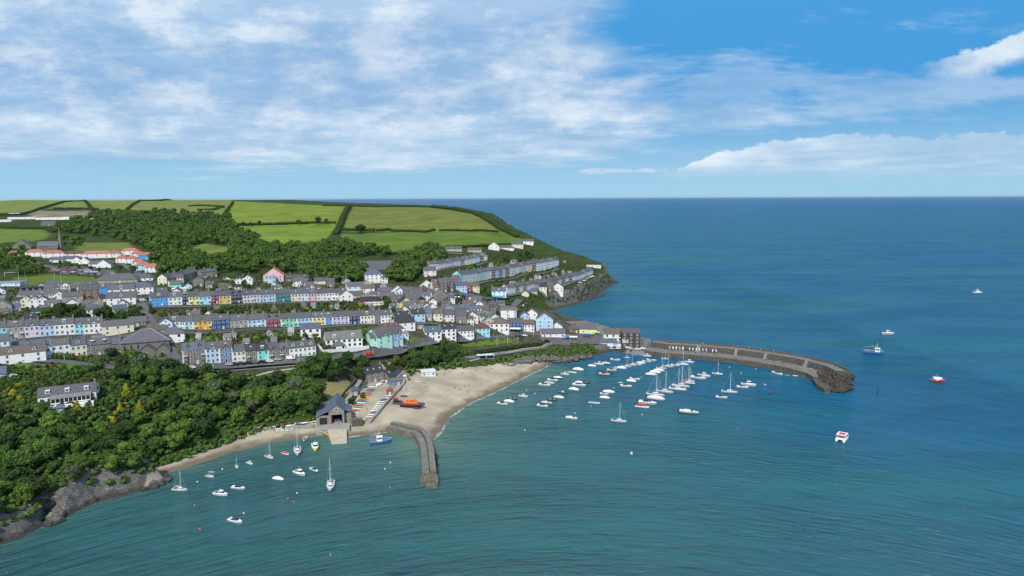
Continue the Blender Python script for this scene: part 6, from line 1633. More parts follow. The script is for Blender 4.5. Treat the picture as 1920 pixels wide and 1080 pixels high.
def hull_mesh(Lh, B, H, m, stripe=None, full=.9, name='hull', deckm=None):
    b = MB(); rs = hull_rings(Lh, B, H, full); b.loft(rs, 0, True, True)
    if stripe:
        rr = []
        for r in rs: rr.append([(r[0][0], r[0][1] * 1.02 + .01, r[0][2] * .8), (r[1][0], r[1][1] * 1.03 + .012, r[0][2] * .55)])
        for s_ in (1, -1):
            for i in range(len(rr) - 1):
                q = [rr[i][0], rr[i][1], rr[i + 1][1], rr[i + 1][0]]; b.face([(a[0], a[1] * s_, a[2]) for a in q], 1)
    return b.mesh(name, [m] + ([stripe] if stripe else []), False)
def inset(Lh, B, H, z, x0, x1, sh, m, name, zt=None):
    "a panel following the plan shape of the hull between two stations"
    rs = hull_rings(Lh, B, H, .9, 13); b = MB()
    pl = [(r[0][0], r[0][1] * sh) for r in rs if x0 * Lh <= r[0][0] <= x1 * Lh]
    pts = [(x, -y, z) for x, y in pl] + [(x, y, z) for x, y in pl[::-1]]
    b.slab(pts, zt or .06); return b.mesh(name, [m])
def cabin_mesh(x0, x1, w, z, h, m, name='cabin', rake=.5):
    b = MB(); b.loft([[(x0, -w, z), (x1, -w * .8, z), (x1, w * .8, z), (x0, w, z)], [(x0 + .15, -w * .86, z + h), (x1 - rake, -w * .7, z + h), (x1 - rake, w * .7, z + h), (x0 + .15, w * .86, z + h)]])
    return b.mesh(name, [m])
def wins_mesh(x0, x1, w, z, h, rake=.5):
    b = MB(); b.loft([[(x0 + .2, -w * .97 - .01, z + h * .3), (x1 - rake * .2 + .02, -w * .78, z + h * .3), (x1 - rake * .2 + .02, w * .78, z + h * .3), (x0 + .2, w * .97 + .01, z + h * .3)], [(x0 + .25, -w * .89, z + h * .8), (x1 - rake * .78 + .02, -w * .735, z + h * .8), (x1 - rake * .78 + .02, w * .735, z + h * .8), (x0 + .25, w * .89, z + h * .8)]], cap=False)
    return b.mesh('cabin_window', [GLASS])
def outboard(Lh):
    b = MB(); b.box(-Lh / 2 - .55, -.2, .5, -Lh / 2 - .1, .2, 1.15); b.box(-Lh / 2 - .42, -.08, -.4, -Lh / 2 - .2, .08, .499); return b.mesh('outboard_motor', [BLACKM])
def make_boat(kind, hm, cm, name='motorboat'):
    t = bpy.data.objects.new(name, None)  # linked on first use
    COL.objects.link(t)
    if kind == 'sail':
        Lh, B, H = 7.5, 2.6, .85
        ob('hull', hull_mesh(Lh, B, H, hm, HN if hm is HW else HW), t)
        ob('deck', inset(Lh, B, H, H + .1, -.5, .55, .93, HW if hm is not HW else DK, 'deck', .3), t)
        ob('cabin', cabin_mesh(-.9, 2.2, .78, H + .1, .5, HW, rake=.9), t); ob('cabin_window', wins_mesh(-.9, 2.2, .78, H + .1, .5, .9), t)
        b = MB(); b.box(-3.2, -.75, H + .101, -1.0, .75, H + .16); ob('cockpit', b.mesh('cockpit', [GLASS]), t)
        b = MB(); b.tube((.6, 0, H), (.6, 0, 10.2), .09, .06, 6); b.tube((.6, -.7, 6.6), (.6, .7, 6.6), .03)
        ms = ob('mast', b.mesh('mast', [MST]), t)
        b = MB(); b.tube((.55, 0, H + 1.15), (-2.6, 0, H + 1.1), .07); ob('boom', b.mesh('boom', [MST]), ms)
        b = MB(); b.tube((.45, 0, H + 1.3), (-2.5, 0, H + 1.22), .2, .12, 7); ob('sail_cover', b.mesh('sail_cover', [cm]), ms)
        b = MB()
        for q in ((3.6, 0, H + .1), (-3.6, 0, H + .1), (.4, 1.2, H), (.4, -1.2, H)): b.tube((.6, 0, 10.0), q, .018, .018, 3)
        ob('rigging', b.mesh('rigging', [MST]), ms)
    elif kind == 'cabin':
        Lh, B, H = 6.6, 2.5, 1.0
        ob('hull', hull_mesh(Lh, B, H, hm, HD if hm is HW else None), t); ob('deck', inset(Lh, B, H, H + .08, -.5, .55, .93, HW, 'deck', .3), t)
        ob('cabin', cabin_mesh(-.7, 1.8, .85, H + .05, 1.15, HW, rake=.7), t); ob('cabin_window', wins_mesh(-.7, 1.8, .85, H + .05, 1.15, .7), t)
        b = MB(); b.box(-2.9, -.8, H + .081, -.8, .8, H + .12); ob('cockpit', b.mesh('cockpit', [GLASS]), t); ob('outboard_motor', outboard(Lh), t)
        b = MB(); b.tube((-.4, 0, H + 1.2), (-.5, 0, H + 2.2), .03); ob('aerial', b.mesh('aerial', [MST]), t)
    elif kind == 'speed':
        Lh, B, H = 6.2, 2.3, .85
        ob('hull', hull_mesh(Lh, B, H, hm, HD if hm is HW else HW), t); ob('deck', inset(Lh, B, H, H + .1, -.5, .56, .93, HW, 'deck', .3), t)
        ob('cockpit_cover', inset(Lh * .95, B * .9, H, H + .42, -.28, .16, .8, cm, 'cockpit_cover', .4), t)
        b = MB(); b.loft([[(1.2, -.8, H + .1), (1.5, 0, H + .1), (1.2, .8, H + .1)], [(.8, -.7, H + .75), (1.0, 0, H + .75), (.8, .7, H + .75)]], cap=False, closed=False); ob('windscreen', b.mesh('windscreen', [GLASS]), t)
        ob('outboard_motor', outboard(Lh), t)
    elif kind == 'covered':
        Lh, B, H = 5.8, 2.2, .75
        ob('hull', hull_mesh(Lh, B, H, hm), t)
        rs = hull_rings(Lh, B * .98, H, .9, 13); b = MB(); rr = []
        for i, r in enumerate(rs):
            k = H + .08 + .75 * math.sin(min(1, i / 7) * PI / 2) * (1 if i < 8 else max(0, (12.2 - i) / 4.6)); x = r[0][0]; w = r[0][1]
            rr.append([(x, -w, H + .02), (x, -w * .55, H + (k - H) * .8), (x, 0, k), (x, w * .55, H + (k - H) * .8), (x, w, H + .02)])
        b.loft(rr, cap=True, closed=True); ob('cover', b.mesh('cover', [cm]), t); ob('outboard_motor', outboard(Lh), t)
    elif kind == 'rib':
        Lh, B, H = 5.8, 2.2, .55
        b = MB(); rs = hull_rings(Lh, B, H, .95, 13); path = [(r[0][0], r[0][1], H) for r in rs] + [(r[0][0], -r[0][1], H) for r in rs[::-1]]
        for a, c in zip(path[:-1], path[1:]): b.tube(a, c, .26, .26, 7)
        ob('inflatable_tube', b.mesh('inflatable_tube', [hm]), t); ob('hull', hull_mesh(Lh * .95, B * .85, H * .8, HD), t); ob('deck', inset(Lh, B * .85, H, H * .9, -.5, .45, .9, DK, 'deck'), t)
        b = MB(); b.box(-.4, -.35, H, .3, .35, H + .95); ob('console', b.mesh('console', [cm]), t); ob('outboard_motor', outboard(Lh), t)
    elif kind == 'dinghy':
        Lh, B, H = 3.6, 1.5, .45
        b = MB(); rs = hull_rings(Lh, B, H, .85, 9, dr=.2)
        b.loft(rs, 0, True, False); b.face([rs[0][i] for i in range(7)][::-1], 0)
        inn = [[(p[0] * .96, p[1] * .88, p[2] + (.06 if p[2] < H * .9 else 0)) for p in r] for r in rs]
        b.loft(inn, 1, True, False)
        for a, c in zip(rs[:-1], rs[1:]):
            for s_ in (0, 6):
                b.face([a[s_], c[s_], (c[s_][0] * .96, c[s_][1] * .88, c[s_][2]), (a[s_][0] * .96, a[s_][1] * .88, a[s_][2])], 0)
        ob('hull', b.mesh('hull', [hm, cm]), t)
        b = MB(); b.box(-.2, -.6, H * .7, .1, .6, H * .76); b.box(-1.3, -.58, H * .7, -1.0, .58, H * .76); ob('thwart', b.mesh('thwart', [TAN]), t)
    return t
_proto = {}; _used = set()
LEN = dict(sail=7.5, cabin=6.6, speed=6.2, covered=5.8, rib=5.8, dinghy=3.6)
KN = dict(sail='sailing_yacht', cabin='cabin_cruiser', speed='speedboat', covered='covered_boat', rib='inflatable_boat', dinghy='dinghy')
HN_ = {HW: 'white', HD: 'black', HN: 'navy', HB: 'blue', HR: 'maroon', HG: 'green', HY: 'yellow', CVW: 'grey', CVK: 'black', CVN: 'navy', CVB: 'blue', CVR: 'red', TAN: 'tan', RED: 'red', ORG: 'orange', DK: 'beige'}
def boat(px, py, kind, lpx, hm=None, cm=None, head=-24, label=None, group=None, z=0.0, onland=False, scz=None):
    hm = hm or HW; cm = cm or (CVK if kind != 'covered' else CVW)
    key = (kind, hm.name, cm.name)
    if key not in _proto: _proto[key] = make_boat(kind, hm, cm, KN[kind])
    pr = _proto[key]
    p = hit(px, py) if onland else WZ(px, py, .3)
    L_ = lpx / FPX * p.y / max(.5, abs(math.cos(R(head) - math.atan2(0, 1)))) if abs(math.cos(R(head))) > .5 else lpx
    s = L_ / LEN[kind]; s = max(.45, min(1.9, s))
    loc = (p.x, p.y, p.z + .15 if onland else z); rz = R(head)
    if key not in _used:
        _used.add(key); o = pr; o.location = loc; o.rotation_euler = (0, 0, rz); o.scale = (s, s, s)
    else: o = copy_tree(pr, loc, rz, sc=s)
    o['label'] = label; o['category'] = {'sail': 'sailing boat', 'cabin': 'motor boat', 'speed': 'motor boat', 'covered': 'motor boat', 'rib': 'inflatable boat', 'dinghy': 'dinghy'}[kind]
    if group: o['group'] = group
    return o
KW = dict(sail='sailing yacht', cabin='cabin cruiser', speed='speedboat', covered='boat under a {c} cover', rib='inflatable', dinghy='dinghy')
def fleet(lst, where, group, head=-24):
    lst = sorted(lst, key=lambda q: q[0]); cnt = {}
    for q in lst:
        px, py, kind, l = q[:4]; hm = q[4] if len(q) > 4 and q[4] else HW; cm = q[5] if len(q) > 5 and q[5] else (CVK if kind != 'covered' else CVW)
        hd_ = q[6] if len(q) > 6 else head + rnd.uniform(-5, 5)
        kw = KW[kind].format(c=HN_[cm]); k = (HN_[hm], kw); cnt[k] = cnt.get(k, 0) + 1
        base = f"{HN_[hm]} {kw}"
        extra = f" with {HN_[cm]} sail cover" if kind == 'sail' and cm is not CVK else (f" with {HN_[cm]} cockpit" if kind == 'speed' and cm is not CVK else '')
        boat(px, py, kind, l, hm, cm, hd_, f"{base}{extra}, {nth(cnt[k])} from left {where}", group)
A_ = 'in the row nearest the beach'; 
fleet([(942,757,'speed',19),(954.6,752.7,'covered',18,HW),(961,747.5,'rib',17,HD,CVK),(981,743,'cabin',16)], 'in the small cluster off the sand', 'boats off the sand')
fleet([(1021,722,'speed',21,HW,CVK),(1030,717.6,'dinghy',16,HW,DK),(1036,713,'speed',19,HW,CVN),(1046,709,'covered',17,HD),(1059,701.7,'cabin',14),(1072.5,698,'dinghy',15,HW,TAN),(1084,693,'covered',18)], 'in the line nearest the beach', 'boats nearest the beach')
fleet([(1017,761,'speed',19),(1025,755.6,'speed',19,HD,CVW),(1036,749.5,'rib',17,HD,CVK),(1048,745,'covered',17),(1055.5,736,'rib',16,HD,HW),(1076,730,'covered',17),(1085.6,722.5,'speed',23,HW,CVN),(1086,717,'covered',14),(1095,717,'rib',20,HD,CVN)], 'in the second line off the beach', 'boats in the second line')
fleet([(1110,686,'covered',14),(1123,683,'cabin',16,DK),(1136,681,'rib',14,CVW,CVW),(1153.5,674.6,'speed',17),(1132.7,702,'speed',19,HR,CVK),(1142,698.5,'rib',15,HD,CVK),(1147,694.4,'speed',17),(1152.5,691.5,'cabin',13,HD)], 'between the rocks and the quay', 'boats by the rocks')
fleet([(1165,690,'covered',16),(1174,687,'sail',17),(1184,684.5,'sail',16),(1194,683.2,'speed',15),(1201,680.8,'covered',15),(1212,677.7,'speed',15),(1221,675.4,'speed',16),(1213,667.3,'cabin',14),(1175.5,670.6,'sail',11,HG,CVB),(1189.5,667.4,'covered',11,HB,CVB)], 'below the stone warehouse', 'boats below the warehouse')
fleet([(1220,702,'covered',18),(1228.5,698,'covered',18,HW,CVW),(1235.5,695,'covered',18,DK),(1240,690.5,'sail',17),(1252,687,'sail',18),(1246.5,672.5,'sail',12),(1266,685,'speed',16,HW,HR),(1279.6,683,'sail',19,CVW,CVW),(1292,679,'cabin',16)], 'in the slipway line', 'boats before the slipway')
fleet([(1203.5,762.5,'covered',24,HW,CVR),(1213.5,756,'speed',30),(1229.6,748,'covered',28,DK),(1228.5,740.5,'sail',29,HW,CVB),(1246,734.6,'sail',27,HW,CVB),(1270,730,'sail',28,DK,CVW),(1276.5,724,'sail',27),(1289,719,'sail',24,HD,CVR),(1292,714.3,'sail',18,HW,CVR),(1308.7,709,'speed',24,HW,CVN),(1319.5,705,'cabin',20)], 'in the long yacht line', 'boats in the long line', -26)
fleet([(1173.3,724,'speed',20),(1183.7,714.4,'covered',16),(1190,710.6,'speed',18),(1163.5,716.8,'dinghy',8,HW,DK),(1141,735,'covered',20),(1132.7,738.5,'speed',15),(1133.7,745.6,'covered',17),(1114,755,'dinghy',20,HW,CVB),(1071.5,784,'speed',21,HW,CVW),(1160,789.5,'sail',27,HW,CVB),(1291,774,'speed',32,HD,CVW)], 'in the middle of the harbour', 'boats mid harbour')
fleet([(1345,701,'sail',17,DK,CVK),(1367,735,'sail',27),(1352.5,745,'speed',20),(1392,726,'speed',20),(1403,722,'cabin',24),(1445,735.5,'rib',10,HD,CVK)], 'in the open water right of the long line', 'boats right of the long line')
fleet([(1457.7,700.5,'speed',11,HW,CVK,-60),(1466,692,'dinghy',11,HW,CVB,30),(1473,693,'dinghy',6,RED,RED),(1458,689.6,'sail',7,DK,CVK),(1476.5,703.5,'dinghy',8,TAN,TAN),(1491,704,'dinghy',8,HW,DK),(1500.4,698,'speed',9),(1512,698.5,'dinghy',13),(1436,684.5,'dinghy',8),(1444.5,686.7,'covered',10),
       (1362,674.6,'dinghy',7),(1367.5,675.2,'dinghy',8,HW,DK),(1372.5,675.6,'dinghy',7),(1378,676,'dinghy',7,CVW,DK),(1383,676.4,'dinghy',7,HW,CVN),(1395.5,679.5,'rib',8,HD,CVK),(1402.5,679.6,'dinghy',9),(1410,680.6,'rib',9,HR,CVK)], 'tied under the pier wall', 'small boats under the pier wall')
boat(1281.5, 667.5, 'cabin', 22, HN, CVN, -12, 'big navy and white cabin boat at the foot of the slip')
NB = 'in the near cove'
for q in [(337,918,'sail',30,HW,CVW,-8,'white yacht with a thin dark mast nearest the cliff, in the near cove'), (396,884,'covered',12,HW,CVB,-10,'small boat under a bright blue cover near the sand'), (393,892.7,'dinghy',17,HW,DK,-20,'small white open boat beside the blue-covered one'),
          (444,875,'sail',8.5,HW,CVB,-60,'white yacht with blue sail cover off the narrow sand'), (468,868.5,'cabin',14,HW,None,-35,'tiny white cabin boat beside the blue-covered yacht'), (505,857,'sail',19,HW,CVR,-38,'white yacht with red gear under the grey scree'),
          (535,850,'dinghy',16,HW,RED,-35,'open white boat with a red interior'), (558,847,'sail',9.5,HW,CVW,-72,'tall two-masted white yacht off the racks of kayaks'), (572,823,'dinghy',5.5,HW,DK,-85,'small white open boat closest to the slipway sand'),
          (591,840,'cabin',8.5,HY,None,-70,'white cabin boat with a yellow hull by the slipway'), (561.6,888,'cabin',25,HW,None,-35,'white cabin cruiser in the middle of the near cove'), (589,881.5,'speed',18,HG,CVN,-42,'green-hulled boat with dark seats in the near cove'),
          (521.7,897.5,'covered',22,HW,CVW,-22,'boat under a pale grey cover in the near cove'), (620,912,'sail',9,HW,CVW,-78,'white yacht farthest out in the near cove, seen bow on'), (413.8,927,'cabin',29,HW,None,-18,'white cabin cruiser with black outboard in the near cove'),
          (446.8,915,'speed',27,HW,CVK,-14,'white speedboat with a long black cover'), (441,977,'speed',30,HW,CVN,-24,'white speedboat with navy seats, alone nearest the camera')]:
    o = boat(q[0], q[1], q[2], q[3], q[4], q[5], q[6], q[7], 'boats in the near cove')
p = WZ(553, 850); o = [c for c in COL.objects if c.get('label', '').startswith('tall two-masted')][0]
b = MB(); b.tube((-2.4, 0, .8), (-2.4, 0, 7.5), .07, .05); ob('mizzen_mast', b.mesh('mizzen_mast', [MST]), o)

# working boats
def fishing(px, py, L_, head, hm, label, people=0, name='fishing_boat', cat='fishing boat'):
    p = WZ(px, py); t = ob(name, None, loc=(p.x, p.y, 0), rz=R(head), label=label, cat=cat); s = L_ / 10; t.scale = (s, s, s)
    ob('hull', hull_mesh(10, 3.6, 1.5, hm), t); ob('deck', inset(10, 3.6, 1.5, 1.2, -.5, .5, .86, DK, 'deck', .1), t)
    x0 = -.5 if people == 0 else 2.0
    b = MB(); b.box(x0 - 1.2, -1.0, 1.2, x0 + 1.4, 1.0, 3.7); b.box(x0 - 1.35, -1.1, 3.702, x0 + 1.6, 1.1, 3.85); ob('wheelhouse', b.mesh('wheelhouse', [HW]), t)
    b = MB(); b.box(x0 - 1.0, -1.03, 2.6, x0 + 1.2, 1.03, 3.3); b.box(x0 + 1.401, -.85, 2.6, x0 + 1.43, .85, 3.4); ob('wheelhouse_window', b.mesh('wheelhouse_window', [GLASS]), t)
    b = MB(); b.tube((x0, 0, 3.85), (x0, 0, 7.0), .08, .05); b.tube((x0, -.8, 5.6), (x0, .8, 5.6), .04); b.tube((x0, 0, 5.0), (-4.4, 0, 4.2), .05); ob('mast', b.mesh('mast', [HW]), t)
    b = MB(); rg = random.Random(4)
    for i in range(7): x = rg.uniform(-4.2, -1.8); y = rg.uniform(-1.1, 1.1); b.box(x - .3, y - .3, 1.21, x + .3, y + .3, 1.7 + rg.random() * .4)
    ob('fish_crates', b.mesh('fish_crates', [RED]), t)
    b = MB()
    rs = hull_rings(10, 3.6, 1.5, .9)
    for s_ in (0, 6):
        for a, c in zip(rs[:-1], rs[1:]): b.tube((a[s_][0], a[s_][1] * .97, a[s_][2] + .7), (c[s_][0], c[s_][1] * .97, c[s_][2] + .7), .035); b.tube((a[s_][0], a[s_][1] * .97, a[s_][2]), (a[s_][0], a[s_][1] * .97, a[s_][2] + .7), .03)
    ob('railing', b.mesh('railing', [HW]), t)
    return t
fishing(713, 832, 9.8, 18, HB, 'blue fishing boat between the slipway and the small pier')
TB = fishing(1637, 664, 12.5, -22, HB, 'blue trip boat crowded with passengers off the pier end', 1, 'trip_boat', 'trip boat')
fishing(1833, 549.5, 10, 4, CVW, 'distant grey fishing boat, most seaward of all', 0)
boat(1664, 626, 'cabin', 22, HW, None, -8, 'white cabin cruiser heading in beyond the pier', None)
t = fishing(1758, 716, 7.6, -14, HR, 'red boat with a white canopy out to sea', 0, 'ferry_boat', 'passenger boat')
b = MB(); b.loft([[(-3.4, -1.6, 2.6), (3.0, -1.4, 2.6), (3.0, 1.4, 2.6), (-3.4, 1.6, 2.6)], [(-3.2, -1.2, 3.95), (2.6, -1.0, 3.95), (2.6, 1.0, 3.95), (-3.2, 1.2, 3.95)]]); ob('canopy', b.mesh('canopy', [HW]), t)
# catamaran
p = WZ(1579, 824); t = ob('catamaran', None, loc=(p.x, p.y, 0), rz=R(52), label='white catamaran with a red and white roof, seen from astern', cat='catamaran')
for s_ in (-1, 1):
    m_ = hull_mesh(8.5, 1.3, 1.1, HW); ob('hull', m_, t, loc=(0, s_ * 1.6, 0))
b = MB(); b.box(-4.0, -2.2, .9, 2.6, 2.2, 1.3); ob('deck', b.mesh('deck', [HW]), t)
b = MB(); b.box(-3.4, -2.1, 2.9, 2.2, 2.1, 3.05, 0); b.box(-2.2, -1.3, 3.051, 1.0, 1.3, 3.09, 1); ob('roof', b.mesh('roof', [HW, RED]), t)
b = MB()
for x in (-3.3, 2.1):
    for y in (-2, 2): b.tube((x, y, 1.3), (x, y, 2.9), .06)
ob('roof_posts', b.mesh('roof_posts', [HW]), t)
b = MB(); b.box(.8, -1.9, 1.301, 2.1, 1.9, 2.6); ob('cabin', b.mesh('cabin', [GLASS]), t)

# buoys and posts
def buoy_mesh(m):
    b = MB(); rs = []
    for i in range(6):
        th = PI * (i + .15) / 5.3; rs.append([(math.sin(th) * .5 * math.cos(a * PI / 4), math.sin(th) * .5 * math.sin(a * PI / 4), .25 + .5 * math.cos(th)) for a in range(8)])
    b.loft(rs[::-1]); b.tube((0, 0, .7), (0, 0, 1.0), .06); return b.mesh('mooring_buoy', [m], True)
BM = {'white': buoy_mesh(HW), 'orange': buoy_mesh(ORG), 'yellow': buoy_mesh(HY)}
bl = [(370,904,'white'),(417,880,'white'),(365,948,'orange'),(375,993,'orange'),(457,963,'white'),(540,936,'orange'),(557,925,'white'),(551,941,'orange'),(722,880,'white'),(732,868,'white'),(731,914,'orange'),(620,1041,'orange'),(987,732,'white'),(1003,738,'white'),(984,807,'white'),
      (1078,775,'white'),(1108,762,'yellow'),(1151,728,'white'),(1203,708,'white'),(1239,663,'white'),(1204,778,'white'),(1174,774,'orange'),(1433,721,'white'),(1436,722,'white'),(1368,689,'white'),(1417,692,'white'),(1383,806,'orange'),(1390,700,'white'),(1184,851.5,'white'),(1107,549,'white')]
cnt = {}
for px, py, c in sorted(bl):
    p = WZ(px, py); cnt[c] = cnt.get(c, 0) + 1
    ob('mooring_buoy', BM[c], loc=(p.x, p.y, 0), sc=1.2 if px == 1184 else .62, label=f"{c} mooring buoy, {nth(cnt[c])} {c} one from the left", cat='buoy', group='mooring buoys')
p = WZ(1645, 741); t = ob('channel_marker', None, loc=(p.x, p.y, 0), label='dark channel marker post standing in the sea', cat='marker post')
b = MB(); b.tube((0, 0, -2), (0, 0, 4.6), .16); ob('post', b.mesh('post', [BLACKM]), t); b = MB(); b.tube((0, 0, 4.6), (0, 0, 5.4), .5, .1, 8); ob('topmark', b.mesh('topmark', [BLACKM]), t)
p = WZ(1557, 741); t = ob('channel_marker', None, loc=(p.x, p.y, 0), label='thin marker post beside the heap of boulders', cat='marker post')
b = MB(); b.tube((0, 0, -2), (0, 0, 4.5), .1); ob('post', b.mesh('post', [BLACKM]), t)

# orange lifeboat on its carriage with the tractor
p = hit(773, 764); t = ob('lifeboat', None, loc=(p.x, p.y, p.z + 1.1), rz=R(-8), label='orange and navy lifeboat sitting on its carriage on the sand', cat='lifeboat')
ob('hull', hull_mesh(13, 4.0, 1.5, HN, RED), t); ob('deck', inset(13, 4, 1.5, 1.55, -.5, .55, .93, HN, 'deck', .3), t)
b = MB(); b.loft([[(-4.5, -1.5, 1.55), (3.4, -1.2, 1.55), (3.4, 1.2, 1.55), (-4.5, 1.5, 1.55)], [(-4.2, -1.4, 2.6), (2.6, -1.0, 2.6), (2.6, 1.0, 2.6), (-4.2, 1.4, 2.6)], [(-3.4, -1.1, 3.4), (1.2, -.8, 3.4), (1.2, .8, 3.4), (-3.4, 1.1, 3.4)]]); cb = ob('wheelhouse', b.mesh('wheelhouse', [ORG]), t)
b = MB()
for x in (-2.6, -1.4, -.2, 1.0): b.box(x, -1.36, 2.75, x + .8, -.9, 3.15); b.box(x, .9, 2.75, x + .8, 1.36, 3.15)
ob('wheelhouse_window', b.mesh('wheelhouse_window', [GLASS]), cb)
t = ob('launching_carriage', None, loc=(p.x, p.y, p.z), rz=R(-8), label='dark tracked carriage under the lifeboat', cat='carriage')
b = MB(); b.box(-6.5, -1.6, .7, 5.5, -1.2, 1.1); b.box(-6.5, 1.2, .7, 5.5, 1.6, 1.1); b.box(-6, -1.2, .75, -5.6, 1.2, 1.05); b.box(4, -1.2, .75, 4.4, 1.2, 1.05); ob('frame', b.mesh('frame', [BLACKM]), t)
for x in (-3.5, 2.5):
    for y in (-1.9, 1.5): b = MB(); b.box(x - 1.8, y - .1, 0, x + 1.8, y + .5, .75); ob('track', b.mesh('track', [flatmat('muddy_rubber', (.09, .075, .06), .95)]), t)
p = hit(745, 757); t = ob('launch_tractor', None, loc=p, rz=R(-8), label='red-roofed launch tractor coupled to the lifeboat carriage', cat='tractor')
for y in (-1.5, .9): b = MB(); b.box(-2.4, y, 0, 2.4, y + .6, 1.1); ob('track', b.mesh('track', [flatmat('muddy_rubber', (.09, .075, .06), .95)]), t)
b = MB(); b.box(-2.2, -.89, .5, 2.6, .89, 1.7); ob('body', b.mesh('body', [BLACKM]), t); b = MB(); b.box(-1.9, -.85, 1.702, .3, .85, 3.0, 0); b.box(-2.0, -1, 3.002, .4, 1, 3.3, 1); ob('cab', b.mesh('cab', [GLASS, RED]), t)

# ------------------------------------------------------------------ cars and vans
CC = dict(white=(.75, .75, .75), silver=(.42, .43, .44), black=(.02, .02, .022), grey=(.13, .135, .14), navy=(.02, .04, .12), blue=(.03, .12, .40), red=(.42, .03, .02), teal=(.02, .18, .18))
CPM = {k: flatmat('car_paint_' + k, v, .3, var=.03, spec=.6) for k, v in CC.items()}
def car_proto(c, van=False):
    t = bpy.data.objects.new('van' if van else 'parked_car', None); COL.objects.link(t)
    b = MB(); L_ = 5.0 if van else 4.3; w = .9
    pr = [(-L_/2, .35), (-L_/2, .95), (-L_/2 + .15, 2.1), (1.3, 2.1), (1.9, 1.15), (L_/2, .95), (L_/2, .35)] if van else [(-L_/2, .35), (-L_/2, .95), (-1.75, 1.05), (-1.25, 1.5), (.35, 1.5), (1.1, 1.0), (2.0, .85), (L_/2, .35)]
    b.loft([[(x, -w * (1 if z < 1.2 else .86), z) for x, z in pr], [(x, w * (1 if z < 1.2 else .86), z) for x, z in pr]]); ob('body', b.mesh('body', [CPM[c]]), t)
    b = MB()
    if van: b.box(.9, -.93, 1.3, 1.5, .93, 1.85); b.loft([[(1.36, -.7, 2.05), (1.93, -.75, 1.2)], [(1.36, .7, 2.05), (1.93, .75, 1.2)]], cap=False, closed=False)
    else: b.loft([[(-1.7, -.89, 1.06), (-1.22, -.80, 1.44), (.33, -.80, 1.44), (1.0, -.89, 1.06)], [(-1.7, .89, 1.06), (-1.22, .80, 1.44), (.33, .80, 1.44), (1.0, .89, 1.06)]])
    ob('windows', b.mesh('windows', [GLASS]), t)
    for x in (-L_ / 2 + .8, L_ / 2 - .8):
        for y in (-.86, .86):
            k = MB(); k.tube((x, y - .1, .33), (x, y + .1, .33), .33, .33, 10); ob('wheel', cached(('wheel', van, x, y), lambda: k.mesh('wheel', [BLACKM])), t)
    return t
_cp = {}; CARN = {}
def car(px, py, rz, c, where, van=False, dz=.1):
    p = hit(px, py); key = (c, van); z = ground(p.x, p.y) + dz + .3
    CARN[(c, van, where)] = CARN.get((c, van, where), 0) + 1; n = CARN[(c, van, where)]
    lab = f"{c} {'van' if van else 'car'} parked {where}, {nth(n)} {c} one from left"
    if key not in _cp:
        o = _cp[key] = car_proto(c, van); o.location = (p.x, p.y, z); o.rotation_euler = (0, 0, R(rz))
    else: o = copy_tree(_cp[key], (p.x, p.y, z), R(rz))
    o['label'] = lab; o['category'] = 'van' if van else 'car'; o['group'] = 'cars ' + where
CL = ['white', 'silver', 'black', 'grey', 'navy', 'blue', 'red', 'white', 'grey', 'silver', 'black']
def cars(pts, rz, where, cols=None, vans=()):
    for i, (px, py) in enumerate(sorted(pts)): car(px, py, rz + rnd.uniform(-3, 3), cols[i % len(cols)] if cols else rnd.choice(CL), where, i in vans)
cars([(360,692),(372,691),(430,686),(440,685),(452,684),(466,683),(478,682),(492,681),(506,680),(521,677)], 12, 'before the lowest terrace', ['white','grey','silver','black','navy','black','grey','black','white','silver'], )
car(545, 675, 12, 'white', 'by the white house of the lowest terrace', True)
car(693, 667, 12, 'red', 'on the shore road by the mint house', True); car(612, 672, 70, 'white', 'in the lane end'); car(757, 652, 40, 'silver', 'beside the tall mint row')
cars([(868,643),(890,640),(905,638),(922,636.5),(952,633),(972,632),(985,631.5)], 8, 'along the shore road by the green', ['blue','black','grey','blue','grey','black','white'])
cars([(94,640),(102,640.5),(112,640),(150,637),(22,643)], 25, 'before the second terrace', ['teal','blue','black','white','grey'])
cars([(10,712),(24,708),(70,690)], 30, 'at the end of the flower garden', ['grey','white','navy'])
cars([(x, y) for y, x0, x1 in ((554.5,846,868),(557,838,880),(559.5,830,890),(562,826,905),(564.5,822,900),(567,820,862)) for x in np.arange(x0, x1, 6.2)], 80, 'in the crowded town car park')
cars([(x + rnd.uniform(-1, 1), y) for y, x0, x1 in ((504,112,160),(508,100,190),(511.5,95,205),(515,135,214)) for x in np.arange(x0, x1, 8.5)], 30, 'in the car park by the sports field')
cars([(x, y) for x, y in zip(np.arange(952, 990, 5), np.arange(594, 570, -3.2))], 70, 'on the steep road above the shore', )
cars([(1088,531.5),(1096,528),(1101,524),(1108,521),(1112,519.5)], 20, 'along the cliff terrace', ['white','white','silver','white','white'])
cars([(1148,656),(1153,653.5),(1160,655.5),(1178,654.5),(1186,657),(1206,655.5),(1213,657.5),(1222,655.5),(1196,657)], 5, 'on the quay below the dark warehouse', ['silver','black','white','white','silver','white','white','black','grey'])
car(1163, 651.5, 3, 'white', 'against the dark warehouse wall', True); car(1172, 651, 3, 'white', 'against the dark warehouse wall', True)
cars([(300,647),(292,640),(322,690)], 60, 'on the steep street', ['black','grey','white'])
car(268, 566, 60, 'white', 'at the top of the steep street', True)

